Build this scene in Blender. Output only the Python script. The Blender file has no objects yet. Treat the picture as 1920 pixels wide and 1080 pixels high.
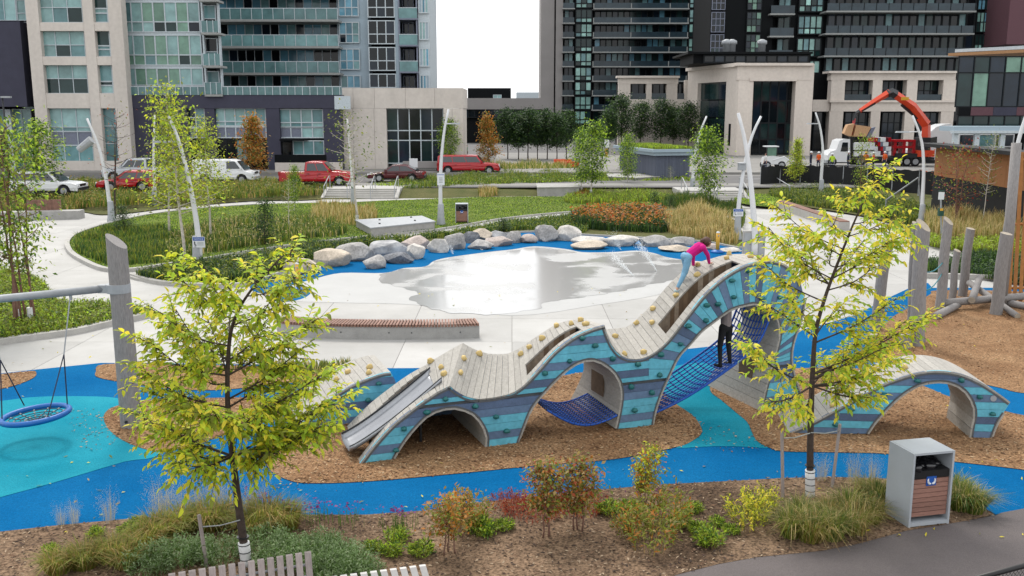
import bpy, bmesh, math, random
import numpy as np
from mathutils import Vector, Matrix, Euler
R = math.radians
random.seed(7); NP = np.random.RandomState(7)
SC = bpy.context.scene
COL = SC.collection
# ------------------------------------------------------------------ camera
CAMH, F, PITCH = 6.4, 1790.0, R(10.6)
cam_d = bpy.data.cameras.new('camera'); cam = bpy.data.objects.new('camera', cam_d); COL.objects.link(cam)
cam.location = (0, 0, CAMH); cam.rotation_euler = (math.pi/2 - PITCH, 0, 0)
cam_d.sensor_width = 36.0; cam_d.lens = 36.0*F/1920; cam_d.clip_start = 0.1; cam_d.clip_end = 3000
SC.camera = cam
# ------------------------------------------------------------------ sky, sun, exposure
SUN_EL, SUN_AZ = R(52), R(-18)          # azimuth measured from +Y towards +X
wd = bpy.data.worlds.new('World'); SC.world = wd; wd.use_nodes = True
nt = wd.node_tree; nt.nodes.clear()
sky = nt.nodes.new('ShaderNodeTexSky'); sky.sky_type = 'NISHITA'; sky.sun_disc = False
sky.sun_elevation = SUN_EL; sky.sun_rotation = SUN_AZ; sky.dust_density = 3.0
bg1 = nt.nodes.new('ShaderNodeBackground'); bg1.inputs[1].default_value = 0.10
nt.links.new(sky.outputs[0], bg1.inputs[0])
bg2 = nt.nodes.new('ShaderNodeBackground'); bg2.inputs[0].default_value = (0.97, 0.985, 1.0, 1); bg2.inputs[1].default_value = 0.95
tc = nt.nodes.new('ShaderNodeTexCoord'); nz = nt.nodes.new('ShaderNodeTexNoise'); nz.inputs['Scale'].default_value = 2.5
nz.inputs['Detail'].default_value = 5
nt.links.new(tc.outputs['Generated'], nz.inputs['Vector'])
cr = nt.nodes.new('ShaderNodeMapRange'); cr.inputs[1].default_value = 0.30; cr.inputs[2].default_value = 0.55
cr.inputs[3].default_value = 0.72; cr.inputs[4].default_value = 0.97
nt.links.new(nz.outputs[0], cr.inputs[0])
mx = nt.nodes.new('ShaderNodeMixShader'); nt.links.new(cr.outputs[0], mx.inputs[0])
nt.links.new(bg1.outputs[0], mx.inputs[1]); nt.links.new(bg2.outputs[0], mx.inputs[2])
wo = nt.nodes.new('ShaderNodeOutputWorld'); nt.links.new(mx.outputs[0], wo.inputs[0])
sl = bpy.data.lights.new('sun', 'SUN'); sl.energy = 1.5; sl.angle = R(14); sl.color = (1, .95, .88)
so = bpy.data.objects.new('sun', sl); COL.objects.link(so)
sdir = Vector((math.sin(SUN_AZ)*math.cos(SUN_EL), math.cos(SUN_AZ)*math.cos(SUN_EL), math.sin(SUN_EL)))
so.rotation_euler = sdir.to_track_quat('Z', 'Y').to_euler(); so.location = (0, 30, 60)
SC.view_settings.view_transform = 'Standard'; SC.view_settings.look = 'None'
SC.view_settings.exposure = 0.88; SC.view_settings.gamma = 1; SC.view_settings.use_curve_mapping = False
SC.render.engine = 'CYCLES'
SC.cycles.max_bounces = 6; SC.cycles.diffuse_bounces = 3; SC.cycles.glossy_bounces = 3; SC.cycles.transparent_max_bounces = 8
# ------------------------------------------------------------------ pixel rays of the photograph (1920 x 1080)
FW = Vector((0, math.cos(PITCH), -math.sin(PITCH))); UP = Vector((0, math.sin(PITCH), math.cos(PITCH)))
C0 = Vector((0, 0, CAMH))
def ray(px, py): return FW + Vector((1, 0, 0))*((px-960)/F) - UP*((py-540)/F)
def G(px, py, z=0.0):
    d = ray(px, py); return C0 + d*((z-CAMH)/d.z)
def V(px, py, Y):
    d = ray(px, py); return C0 + d*(Y/d.y)
def PL(px, py, O, n):
    d = ray(px, py); return C0 + d*((O-C0).dot(n)/d.dot(n))
def smooth(pts, k=6, closed=False):
    P = [Vector(p) for p in pts]; n = len(P); out = []
    rng = range(n) if closed else range(n-1)
    for i in rng:
        if closed: a, b, c, d = P[i-1], P[i], P[(i+1) % n], P[(i+2) % n]
        else: a, b, c, d = P[max(i-1, 0)], P[i], P[i+1], P[min(i+2, n-1)]
        for j in range(k):
            t = j/k
            out.append(0.5*((2*b) + (c-a)*t + (2*a-5*b+4*c-d)*t*t + (3*b-a-3*c+d)*t**3))
    if not closed: out.append(P[-1])
    return out
def resample(pts, step):
    P = [Vector(p) for p in pts]; L = [0]
    for a, b in zip(P, P[1:]): L.append(L[-1]+(b-a).length)
    n = max(1, round(L[-1]/step)); out = []; j = 0
    for i in range(n+1):
        s = L[-1]*i/n
        while j < len(P)-2 and L[j+1] < s: j += 1
        seg = L[j+1]-L[j]; t = 0 if seg < 1e-9 else (s-L[j])/seg
        out.append(P[j].lerp(P[j+1], min(max(t, 0), 1)))
    return out
# ------------------------------------------------------------------ materials
def lin(c):
    c /= 255.0
    return c/12.92 if c <= 0.04045 else ((c+0.055)/1.055)**2.4
def C(r, g, b, k=2.0): return tuple(min(lin(v)/k, .85) for v in (r, g, b))
MATS = {}
def mat(name, col, rough=.8, var=.15, scale=8, col2=None, bump=0, bscale=40, metal=0, spec=.4, rnd=0, trans=0, wave=None, fine=0):
    """principled surface: colour broken up by two noises (world space), optional per-object jitter, bump, leaf translucency"""
    if name in MATS: return MATS[name]
    m = bpy.data.materials.new(name); m.use_nodes = True; t = m.node_tree; N = t.nodes; L = t.links; N.clear()
    out = N.new('ShaderNodeOutputMaterial'); p = N.new('ShaderNodeBsdfPrincipled')
    p.inputs['Roughness'].default_value = rough; p.inputs['Metallic'].default_value = metal
    p.inputs['Specular IOR Level'].default_value = spec
    geo = N.new('ShaderNodeNewGeometry'); pos = geo.outputs['Position']
    n1 = N.new('ShaderNodeTexNoise'); n1.inputs['Scale'].default_value = scale; n1.inputs['Detail'].default_value = 6
    n1.inputs['Roughness'].default_value = .65
    if wave:
        mp = N.new('ShaderNodeMapping'); mp.inputs['Scale'].default_value = wave; L.new(pos, mp.inputs[0]); L.new(mp.outputs[0], n1.inputs['Vector'])
    else: L.new(pos, n1.inputs['Vector'])
    r = N.new('ShaderNodeMapRange'); r.inputs[1].default_value = .3; r.inputs[2].default_value = .7; L.new(n1.outputs[0], r.inputs[0])
    mixc = N.new('ShaderNodeMix'); mixc.data_type = 'RGBA'
    c2 = col2 or tuple(min(v*(1+var), .9) for v in col); c1 = col if col2 else tuple(v*(1-var) for v in col)
    mixc.inputs[6].default_value = (*c1, 1); mixc.inputs[7].default_value = (*c2, 1)
    L.new(r.outputs[0], mixc.inputs[0]); cur = mixc.outputs[2]
    if fine:
        n3 = N.new('ShaderNodeTexNoise'); n3.inputs['Scale'].default_value = bscale; n3.inputs['Detail'].default_value = 3; L.new(pos, n3.inputs['Vector'])
        r3 = N.new('ShaderNodeMapRange'); r3.inputs[1].default_value = .3; r3.inputs[2].default_value = .7
        r3.inputs[3].default_value = 1-fine; r3.inputs[4].default_value = 1+fine; L.new(n3.outputs[0], r3.inputs[0])
        h3 = N.new('ShaderNodeHueSaturation'); L.new(r3.outputs[0], h3.inputs['Value']); L.new(cur, h3.inputs['Color']); cur = h3.outputs[0]
    if rnd:
        oi = N.new('ShaderNodeObjectInfo'); r2 = N.new('ShaderNodeMapRange'); r2.inputs[3].default_value = 1-rnd; r2.inputs[4].default_value = 1+rnd
        L.new(oi.outputs['Random'], r2.inputs[0]); h = N.new('ShaderNodeHueSaturation'); L.new(r2.outputs[0], h.inputs['Value']); L.new(cur, h.inputs['Color']); cur = h.outputs[0]
    L.new(cur, p.inputs['Base Color'])
    if bump:
        n2 = N.new('ShaderNodeTexNoise'); n2.inputs['Scale'].default_value = bscale; n2.inputs['Detail'].default_value = 4; L.new(pos, n2.inputs['Vector'])
        b = N.new('ShaderNodeBump'); b.inputs['Strength'].default_value = bump; b.inputs['Distance'].default_value = .02
        L.new(n2.outputs[0], b.inputs['Height']); L.new(b.outputs[0], p.inputs['Normal'])
    sh = p.outputs[0]
    if trans:
        tr = N.new('ShaderNodeBsdfTranslucent'); L.new(cur, tr.inputs[0]); ms = N.new('ShaderNodeMixShader'); ms.inputs[0].default_value = trans
        L.new(sh, ms.inputs[1]); L.new(tr.outputs[0], ms.inputs[2]); sh = ms.outputs[0]
    L.new(sh, out.inputs[0]); MATS[name] = m; return m
def glass(name, col, rough=.08, spec=.32, rnd=.25):
    return mat(name, col, rough=rough, var=.25, scale=.9, spec=spec, rnd=rnd)
CONC = C(202, 200, 195)
M = dict(
 earth=mat('earth', C(120, 110, 90), var=.3, scale=.4),
 slab=mat('pale_concrete', CONC, .75, scale=.5, col2=C(224, 222, 218), bump=.1, bscale=60, rnd=.09, fine=.05),
 joint=mat('slab_joint', C(170, 166, 160), .9),
 pad=mat('pad_concrete', C(210, 210, 208), .7, scale=.6, col2=C(220, 220, 218), fine=.03),
 curb=mat('curb_concrete', C(205, 202, 196, 1.8), .8, scale=2.5, var=.12, fine=.08),
 concv=mat('cast_concrete', C(186, 184, 180, 1.7), .75, scale=3, var=.14, fine=.08, bump=.1),
 blue=mat('blue_rubber', C(0, 108, 172), .95, scale=.35, col2=C(26, 128, 190), bump=.25, bscale=48, fine=.22, spec=.03),
 teal=mat('teal_rubber', C(24, 154, 182), .95, scale=.35, col2=C(60, 184, 206), bump=.25, bscale=48, fine=.18, spec=.03),
 chips=mat('wood_chips', C(150, 112, 80), .95, scale=.8, col2=C(190, 152, 114), bump=1, bscale=28, fine=.55, spec=.1),
 mulch=mat('bark_mulch', C(92, 74, 60), .95, scale=.5, col2=C(180, 150, 122), bump=1, bscale=26, fine=.6, spec=.1),
 asphalt=mat('asphalt', C(112, 104, 104), .9, scale=1, col2=C(126, 117, 116), bump=.3, bscale=90, fine=.2),
 street=mat('street_asphalt', C(128, 126, 125), .9, scale=.3, var=.12, fine=.1),
 walk=mat('far_pavement', C(168, 165, 160), .85, scale=.4, var=.1),
 lawn=mat('lawn_turf', C(92, 118, 46), .95, scale=.45, col2=C(138, 154, 70), bump=.8, bscale=14, fine=.3, spec=.1),
 soil=mat('bed_soil', C(96, 104, 58), .95, scale=.7, col2=C(124, 120, 78), bump=.8, bscale=18, fine=.35, spec=.1),
 white=mat('white_paint', C(235, 236, 238, 1.5), .4, var=.05, scale=3),
 galv=mat('galvanised_steel', C(176, 180, 184, 1.5), .55, metal=.2, var=.12, scale=4),
 steel=mat('slide_steel', (.30, .31, .33), .42, metal=.85, var=.1, scale=3),
 dark=mat('dark_metal', C(40, 42, 46, 1.4), .5, var=.1),
 black=mat('black_plastic', C(24, 24, 26, 1.4), .45, var=.1),
 log=mat('grey_log', C(150, 146, 144, 1.5), .85, scale=6, var=.28, wave=(9, 9, 1.2), bump=.3, bscale=30, rnd=.1),
 logend=mat('log_end', C(190, 178, 160, 1.7), .9, var=.2, scale=12),
 deck=mat('pale_deck_wood', C(206, 201, 192), .8, scale=5, var=.13, wave=(4, 1.2, 4), rnd=.09, fine=.1, bscale=25),
 inner=mat('weathered_wood', C(166, 150, 132, 1.6), .85, scale=4, var=.25, rnd=.16, fine=.15, bscale=22),
 oldwood=mat('brown_wood', C(128, 106, 84, 1.6), .85, scale=4, var=.25, rnd=.2),
 trim=mat('edge_trim', C(96, 98, 100, 1.4), .6),
 tealw=mat('teal_plank', C(92, 166, 186, 1.0), .75, scale=3, var=.12, rnd=.08, fine=.1, bscale=14),
 slatew=mat('slate_plank', C(92, 114, 142, 1.05), .75, scale=3, var=.12, rnd=.08, fine=.1, bscale=14),
 darkw=mat('dark_slate_plank', C(76, 92, 118, 1.0), .7, scale=5, var=.12, rnd=.1, fine=.1),
 yhold=mat('yellow_hold', C(236, 206, 134, 1.8), .6, var=.1), ghold=mat('green_hold', C(30, 104, 104, 1.3), .5, var=.1),
 rope=mat('blue_rope', C(18, 76, 166, 1.1), .6, var=.2, scale=20), knot=mat('dark_rope', C(40, 46, 66, 1.3), .7), paler=mat('grey_rope', C(200, 205, 205), .7),
 bluep=mat('blue_plastic', C(0, 98, 178, 1.4), .45, var=.06),
 benchw=mat('bench_wood', C(150, 112, 96, 1.6), .7, scale=6, var=.22, rnd=.16),
 greyw=mat('silvered_wood', C(176, 164, 160, 1.5), .75, scale=6, var=.18, rnd=.1, wave=(8, 8, 1)),
 whitew=mat('pale_bench_slat', C(225, 222, 218, 1.6), .7, scale=6, var=.08, rnd=.04),
 binm=mat('bin_grey', C(186, 192, 198, 1.5), .5, var=.06, scale=2),
 binw=mat('bin_slat', C(160, 118, 104, 1.5), .65, scale=7, var=.22, rnd=.15, wave=(1.5, 1.5, 9)),
 yel=mat('yellow_paint', C(238, 182, 62, 1.5), .45, var=.06),
 cedar=mat('cedar_board', C(190, 130, 72, 1.5), .75, scale=5, var=.2, rnd=.12),
 red=mat('red_paint', C(176, 14, 28, 1.3), .25, var=.05, spec=.6), dred=mat('maroon_paint', C(84, 26, 34, 1.2), .25, spec=.6),
 silver=mat('silver_paint', C(196, 200, 206, 1.4), .3, metal=.2, var=.04), cwhite=mat('car_white', C(238, 240, 242, 1.4), .25, var=.03),
 tyre=mat('tyre', C(30, 30, 32, 1.3), .85), rim=mat('wheel_rim', C(180, 182, 186, 1.4), .35, metal=.5),
 cglass=mat('car_glass', (.012, .016, .02), .05, spec=.8), orange=mat('crane_orange', C(226, 76, 40, 1.3), .4, var=.08),
 tail=mat('tail_light', C(160, 10, 16, 1.3), .3), head=mat('head_light', (.7, .72, .75), .15),
 signw=mat('sign_white', C(240, 243, 246, 1.5), .5, var=.02), signb=mat('sign_blue', C(24, 84, 170, 1.3), .5, var=.02),
 sgreen=mat('box_green', C(24, 74, 60, 1.3), .5), tan=mat('tan_panel', C(206, 164, 124, 1.4), .8),
 bark=mat('dark_bark', C(74, 62, 56, 1.4), .9, scale=10, var=.35, bump=.5, bscale=40),
 birch=mat('birch_bark', C(206, 198, 186, 1.4), .85, scale=9, var=.3), wrap=mat('white_tree_wrap', C(236, 236, 236, 1.5), .7, var=.06, scale=20),
 redbark=mat('reddish_bark', C(132, 98, 84, 1.4), .85, scale=9, var=.25),
 water=mat('water_spray', (.85, .88, .9), .2, var=.02, trans=.4),
)
LEAF = {}
def leafmat(k, r, g, b, kk=1.7, tr=.4): LEAF[k] = mat('leaf_'+k, C(r, g, b, kk), .55, var=.22, scale=1.6, trans=tr, spec=.3)
for k, c in dict(lime=(208, 214, 60), yellow=(234, 214, 70), fresh=(166, 194, 60), green=(98, 134, 52), deep=(66, 98, 52), dark=(50, 76, 50),
                 olive=(132, 138, 62), straw=(218, 198, 138), tan=(188, 160, 98), orange=(206, 134, 56), rust=(186, 92, 52), red=(170, 62, 46),
                 sage=(166, 186, 140), grey=(132, 160, 104), pale=(206, 204, 196), purple=(160, 84, 160), gold=(214, 146, 52), moss=(150, 160, 60)).items():
    leafmat(k, *c, *((1.05, .5) if k in ('lime', 'yellow', 'fresh') else (1.35, .45) if k in ('sage', 'grey', 'moss', 'olive', 'tan', 'orange', 'rust', 'straw') else ()))
# ------------------------------------------------------------------ mesh helpers
class MB:
    def __init__(s): s.v = []; s.f = []; s.m = []
    def add(s, vs, fs, mi=0):
        o = len(s.v); s.v += [tuple(v) for v in vs]; s.f += [tuple(i+o for i in f) for f in fs]; s.m += [mi]*len(fs)
    def hexa(s, p, mi=0):       # 8 points: bottom 4, top 4
        s.add(p, [(0, 3, 2, 1), (4, 5, 6, 7), (0, 1, 5, 4), (1, 2, 6, 5), (2, 3, 7, 6), (3, 0, 4, 7)], mi)
    def box(s, c, d, rz=0, mi=0, M4=None):
        x, y, z = d[0]/2, d[1]/2, d[2]/2; ca, sa = math.cos(rz), math.sin(rz); p = []
        for (a, b, e) in ((-x, -y, -z), (x, -y, -z), (x, y, -z), (-x, y, -z), (-x, -y, z), (x, -y, z), (x, y, z), (-x, y, z)):
            q = Vector((c[0]+a*ca-b*sa, c[1]+a*sa+b*ca, c[2]+e)); p.append(M4 @ q if M4 else q)
        s.hexa(p, mi)
    def tube(s, pts, rad, n=8, mi=0, cap=True):
        P = [Vector(p) for p in pts]; r = rad if hasattr(rad, '__len__') else [rad]*len(P); vs = []; fs = []
        up = Vector((0, 0, 1)); d0 = (P[1]-P[0]).normalized()
        a = d0.cross(up if abs(d0.z) < .9 else Vector((1, 0, 0))).normalized()
        for i, p in enumerate(P):
            d = (P[min(i+1, len(P)-1)]-P[max(i-1, 0)]).normalized(); a = (a-d*a.dot(d)).normalized(); b = d.cross(a)
            for k in range(n):
                t = 2*math.pi*k/n; vs.append(p+(a*math.cos(t)+b*math.sin(t))*r[i])
        for i in range(len(P)-1):
            for k in range(n):
                fs.append((i*n+k, i*n+(k+1) % n, (i+1)*n+(k+1) % n, (i+1)*n+k))
        if cap: fs.append(tuple(range(n-1, -1, -1))); fs.append(tuple(range((len(P)-1)*n, len(P)*n)))
        s.add(vs, fs, mi)
    def prism(s, poly, z0, z1, mi=0):
        n = len(poly); vs = [(p[0], p[1], z0) for p in poly]+[(p[0], p[1], z1) for p in poly]
        fs = [tuple(range(n-1, -1, -1)), tuple(range(n, 2*n))]+[(i, (i+1) % n, n+(i+1) % n, n+i) for i in range(n)]
        s.add(vs, fs, mi)
    def extr(s, poly, vec, mi=0):   # planar 3D polygon swept by vec
        n = len(poly); P = [Vector(p) for p in poly]; v = Vector(vec)
        s.add(P+[p+v for p in P], [tuple(range(n-1, -1, -1)), tuple(range(n, 2*n))]+[(i, (i+1) % n, n+(i+1) % n, n+i) for i in range(n)], mi)
    def lathe(s, prof, n=16, c=(0, 0, 0), mi=0):
        vs = []; fs = []
        for (r, z) in prof:
            for k in range(n):
                t = 2*math.pi*k/n; vs.append((c[0]+r*math.cos(t), c[1]+r*math.sin(t), c[2]+z))
        for i in range(len(prof)-1):
            for k in range(n): fs.append((i*n+k, i*n+(k+1) % n, (i+1)*n+(k+1) % n, (i+1)*n+k))
        fs.append(tuple(range(n-1, -1, -1))); fs.append(tuple(range((len(prof)-1)*n, len(prof)*n)))
        s.add(vs, fs, mi)
    def blob(s, c, r, seed=0, amp=.15, nu=10, nv=7, mi=0, flat=0):
        rs = random.Random(seed); ph = [rs.uniform(0, 6.3) for _ in range(9)]; vs = []; fs = []
        for j in range(nv+1):
            th = math.pi*j/nv
            for i in range(nu):
                a = 2*math.pi*i/nu; d = Vector((math.sin(th)*math.cos(a), math.sin(th)*math.sin(a), math.cos(th)))
                k = 1+amp*(math.sin(3*d.x+ph[0])+math.sin(4*d.y+ph[1])+math.sin(5*d.z+ph[2])+.6*math.sin(7*d.x+5*d.y+ph[3]))/2
                vs.append((c[0]+d.x*r[0]*k, c[1]+d.y*r[1]*k, max(c[2]+d.z*r[2]*k, c[2]-r[2]*(1-flat))))
        for j in range(nv):
            for i in range(nu): fs.append((j*nu+i, (j+1)*nu+i, (j+1)*nu+(i+1) % nu, j*nu+(i+1) % nu))
        s.add(vs, fs, mi)
    def mesh(s, name, mats, smooth=False):
        me = bpy.data.meshes.new(name); me.from_pydata(s.v, [], s.f)
        mats = mats if isinstance(mats, (list, tuple)) else [mats]
        for m in mats: me.materials.append(m)
        if len(mats) > 1: me.polygons.foreach_set('material_index', s.m)
        if smooth: me.polygons.foreach_set('use_smooth', [True]*len(me.polygons))
        me.update(); return me
    def build(s, name, mats, parent=None, smooth=False):
        o = bpy.data.objects.new(name, s.mesh(name, mats, smooth)); COL.objects.link(o)
        if parent: o.parent = parent
        return o
def fixn(o):
    bm = bmesh.new(); bm.from_mesh(o.data); bmesh.ops.recalc_face_normals(bm, faces=bm.faces); bm.to_mesh(o.data); bm.free(); return o
def tag(o, label, cat, group=None):
    o['label'] = label; o['category'] = cat
    if group: o['group'] = group
    return o
def thing(name, label, cat, loc=(0, 0, 0), rz=0, group=None):
    o = bpy.data.objects.new(name, None); COL.objects.link(o); o.location = loc; o.rotation_euler = (0, 0, rz); o.empty_display_size = .2
    return tag(o, label, cat, group)
def struct(o, kind='structure'): o['kind'] = kind; return o
def inst(me, name, parent=None, loc=(0, 0, 0), rz=0, sc=(1, 1, 1)):
    o = bpy.data.objects.new(name, me); COL.objects.link(o); o.location = loc; o.rotation_euler = (0, 0, rz); o.scale = sc
    if parent: o.parent = parent
    return o
UNIT = {}
def piece(name, m, parent, c, d, rz=0):     # a box part that shares one unit mesh per material
    k = m.name
    if k not in UNIT:
        b = MB(); b.box((0, 0, 0), (1, 1, 1)); UNIT[k] = b.mesh('box_'+k, m)
    return inst(UNIT[k], name, parent, c, rz, d)
def copy_tree(o, parent=None):
    c = o.copy(); COL.objects.link(c); c.parent = parent
    for ch in list(o.children): copy_tree(ch, c)
    return c
def npmesh(name, verts, quads, tris, mats, qm=None, tm=None, parent=None):
    """fast mesh from numpy arrays"""
    me = bpy.data.meshes.new(name); nq, ntr = len(quads), len(tris)
    me.vertices.add(len(verts)); me.vertices.foreach_set('co', np.asarray(verts, np.float32).ravel())
    loops = np.concatenate([np.asarray(quads, np.int32).ravel(), np.asarray(tris, np.int32).ravel()])
    me.loops.add(len(loops)); me.loops.foreach_set('vertex_index', loops.astype(np.int32))
    me.polygons.add(nq+ntr)
    st = np.concatenate([np.arange(nq)*4, nq*4+np.arange(ntr)*3]).astype(np.int32)
    me.polygons.foreach_set('loop_start', st)
    for m in mats: me.materials.append(m)
    if len(mats) > 1:
        mi = np.concatenate([qm if qm is not None else np.zeros(nq), tm if tm is not None else np.zeros(ntr)]).astype(np.int32)
        me.polygons.foreach_set('material_index', mi)
    me.update(calc_edges=True); me.validate()
    return me
def leaves_np(P, D, size, ratio=.5, nm=1, near=False, rs=NP, droop=.25):
    """leaf-shaped faces at points P, axis D (n,3). returns verts, quads, tris, qm, tm"""
    n = len(P); P = np.asarray(P, float); D = np.asarray(D, float); D /= np.linalg.norm(D, axis=1, keepdims=True)+1e-9
    L = (size*rs.uniform(.5, 1.3, n))[:, None]
    up = np.stack([rs.normal(0, .45, n), rs.normal(0, .45, n), np.ones(n)], 1); S = np.cross(D, up); S /= np.linalg.norm(S, axis=1, keepdims=True)+1e-9
    Nn = np.cross(S, D); w = L*ratio*.5; mi = rs.randint(0, nm, n)
    if near:
        b = P; t = P+D*L-Nn*L*droop; c1 = P+D*L*.33; c2 = P+D*L*.68-Nn*L*droop*.4
        l1 = c1+S*w*.9+Nn*w*.35; r1 = c1-S*w*.9+Nn*w*.35; l2 = c2+S*w*.75+Nn*w*.3; r2 = c2-S*w*.75+Nn*w*.3
        v = np.stack([b, l1, r1, c1, l2, r2, c2, t], 1).reshape(-1, 3); o = (np.arange(n)*8)[:, None]
        q = np.concatenate([o+np.array([3, 1, 4, 6]), o+np.array([2, 3, 6, 5])]); tr = np.concatenate([o+np.array(a) for a in ([0, 1, 3], [0, 3, 2], [6, 4, 7], [5, 6, 7])])
        return v, q, tr, np.tile(mi, 2), np.tile(mi, 4)
    b = P; t = P+D*L-Nn*L*droop; c = P+D*L*.5
    v = np.stack([b, c+S*w, t, c-S*w], 1).reshape(-1, 3); o = (np.arange(n)*4)[:, None]
    return v, o+np.array([0, 1, 2, 3]), np.zeros((0, 3), int), mi, np.zeros(0, int)
def blades_np(P, h, w, lean, nm=1, rs=NP, flop=.5, dirs=None):
    """bent grass blades rooted at P"""
    n = len(P); P = np.asarray(P, float); a = rs.uniform(0, 2*np.pi, n); H = (h*rs.uniform(.6, 1.15, n))[:, None]
    d = np.stack([np.cos(a), np.sin(a), np.zeros(n)], 1) if dirs is None else dirs
    s = np.stack([-d[:, 1], d[:, 0], np.zeros(n)], 1)*(w*rs.uniform(.6, 1.2, n))[:, None]/2
    ln = (lean*rs.uniform(.2, 1.1, n))[:, None]; z = np.array([0, 0, 1.])
    m1 = P+d*H*ln*.35+z*H*.62; tip = P+d*H*ln+z*H*(1-flop*ln*rs.uniform(.3, 1, n)[:, None])
    v = np.stack([P+s, P-s, m1+s*.75, m1-s*.75, tip], 1).reshape(-1, 3); o = (np.arange(n)*5)[:, None]; mi = rs.randint(0, nm, n)
    return v, o+np.array([0, 1, 3, 2]), o+np.array([2, 3, 4]), mi, mi
def joinnp(parts):
    V_, Q, T, qm, tm = [], [], [], [], []; o = 0
    for (v, q, t, a, b) in parts:
        V_.append(v); Q.append(np.asarray(q).reshape(-1, 4)+o); T.append(np.asarray(t).reshape(-1, 3)+o); qm.append(a); tm.append(b); o += len(v)
    return np.concatenate(V_), np.concatenate(Q), np.concatenate(T), np.concatenate(qm), np.concatenate(tm)
def inpoly(P, poly):
    x, y = P[:, 0], P[:, 1]; r = np.zeros(len(P), bool); n = len(poly)
    for i in range(n):
        x0, y0 = poly[i][0], poly[i][1]; x1, y1 = poly[i-1][0], poly[i-1][1]
        c = ((y0 > y) != (y1 > y)) & (x < (x1-x0)*(y-y0)/((y1-y0) or 1e-9)+x0); r ^= c
    return r
def sample(poly, n, z=0.0, rs=NP, avoid=()):
    xs = [p[0] for p in poly]; ys = [p[1] for p in poly]; out = []; k = 0
    while k < n:
        P = np.stack([rs.uniform(min(xs), max(xs), n*2), rs.uniform(min(ys), max(ys), n*2)], 1); ok = inpoly(P, poly)
        for a in avoid: ok &= ~inpoly(P, a)
        P = P[ok]; out.append(P); k += len(P)
        if len(P) == 0: break
    P = np.concatenate(out)[:n]; return np.concatenate([P, np.full((len(P), 1), z)], 1)
# ================================================================== THE SETTING
def gp(px, k=5, closed=True, z=0.0, sm=True):
    P = [G(x, y, z) for x, y in px]
    P = [Vector((p.x, p.y, 0)) for p in P]
    return smooth(P, k, closed) if sm else P
def sheet(name, poly, z, m, kind='structure'):
    b = MB(); b.add([(p[0], p[1], z) for p in poly], [tuple(range(len(poly)))]); o = fixn(b.build(name, m))
    if o.data.polygons[0].normal.z < 0: o.data.flip_normals()
    return struct(o, kind)
def rect(x0, x1, y0, y1): return [Vector((x0, y0, 0)), Vector((x1, y0, 0)), Vector((x1, y1, 0)), Vector((x0, y1, 0))]
def band(name, line, w, z0, z1, m, parent=None):      # kerb: extruded strip along a ground polyline
    b = MB(); P = line; n = len(P); L, Rr = [], []
    for i, p in enumerate(P):
        d = (P[min(i+1, n-1)]-P[max(i-1, 0)]); d.z = 0; d.normalize(); s = Vector((-d.y, d.x, 0))*w/2; L.append(p+s); Rr.append(p-s)
    vs = []
    for l, r in zip(L, Rr): vs += [(l.x, l.y, z0), (r.x, r.y, z0), (r.x, r.y, z1), (l.x, l.y, z1)]
    fs = [(0, 1, 2, 3), tuple(4*(n-1)+k for k in (3, 2, 1, 0))]
    for i in range(n-1):
        a, c = 4*i, 4*i+4; fs += [(a, a+1, c+1, c), (a+1, a+2, c+2, c+1), (a+2, a+3, c+3, c+2), (a+3, a, c, c+3)]
    b.add(vs, fs); return fixn(b.build(name, m, parent))
STREET = .55
struct(sheet('path', rect(-34, 34, 62.9, 73.2), -.004, M['slab']))
sheet('ground', rect(-1500, 1500, -40, 2500), -.05, M['earth'])
plaza = sheet('plaza', rect(-34, 34, 5, 72), -.014, M['joint'])
sb = MB(); sb.box((0, 0, -.006), (2.985, 2.985, .012)); slab_me = sb.mesh('slab', M['slab'])
for i in range(-11, 11):
    for j in range(14):
        x, y = i*3+1.5, 21.5+j*3
        if abs(x) < y*.62+3 and not (abs(x) < 9 and 32 < y < 36 and False): inst(slab_me, 'slab', plaza, (x, y, 0))
# ---- outlines measured on the photograph's ground plane
BLUE_EDGE = [(520, 548), (545, 536), (590, 523), (640, 512), (720, 512), (757, 503), (797, 500), (813, 490), (840, 483), (913, 473), (960, 468), (1003, 462), (1060, 467), (1093, 473), (1147, 473), (1193, 470), (1227, 475), (1253, 483), (1310, 490)]
PAD = BLUE_EDGE[1:] + [(1330, 500), (1260, 545), (1120, 572), (960, 592), (780, 572), (647, 568), (560, 565), (540, 556)]
sheet('splash_pad', gp(PAD, 4), .006, M['pad'])
WET = [(712, 516), (757, 505), (797, 502), (813, 492), (840, 485), (913, 475), (960, 470), (1003, 464), (1060, 469), (1093, 475), (1147, 475), (1193, 472), (1227, 477), (1253, 485), (1300, 492), (1300, 512), (1260, 527), (1213, 535), (1127, 553), (1060, 563), (1027, 567), (1010, 578), (960, 587), (900, 590), (847, 586), (797, 576), (770, 562), (782, 551), (745, 538), (712, 528)]
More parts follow.
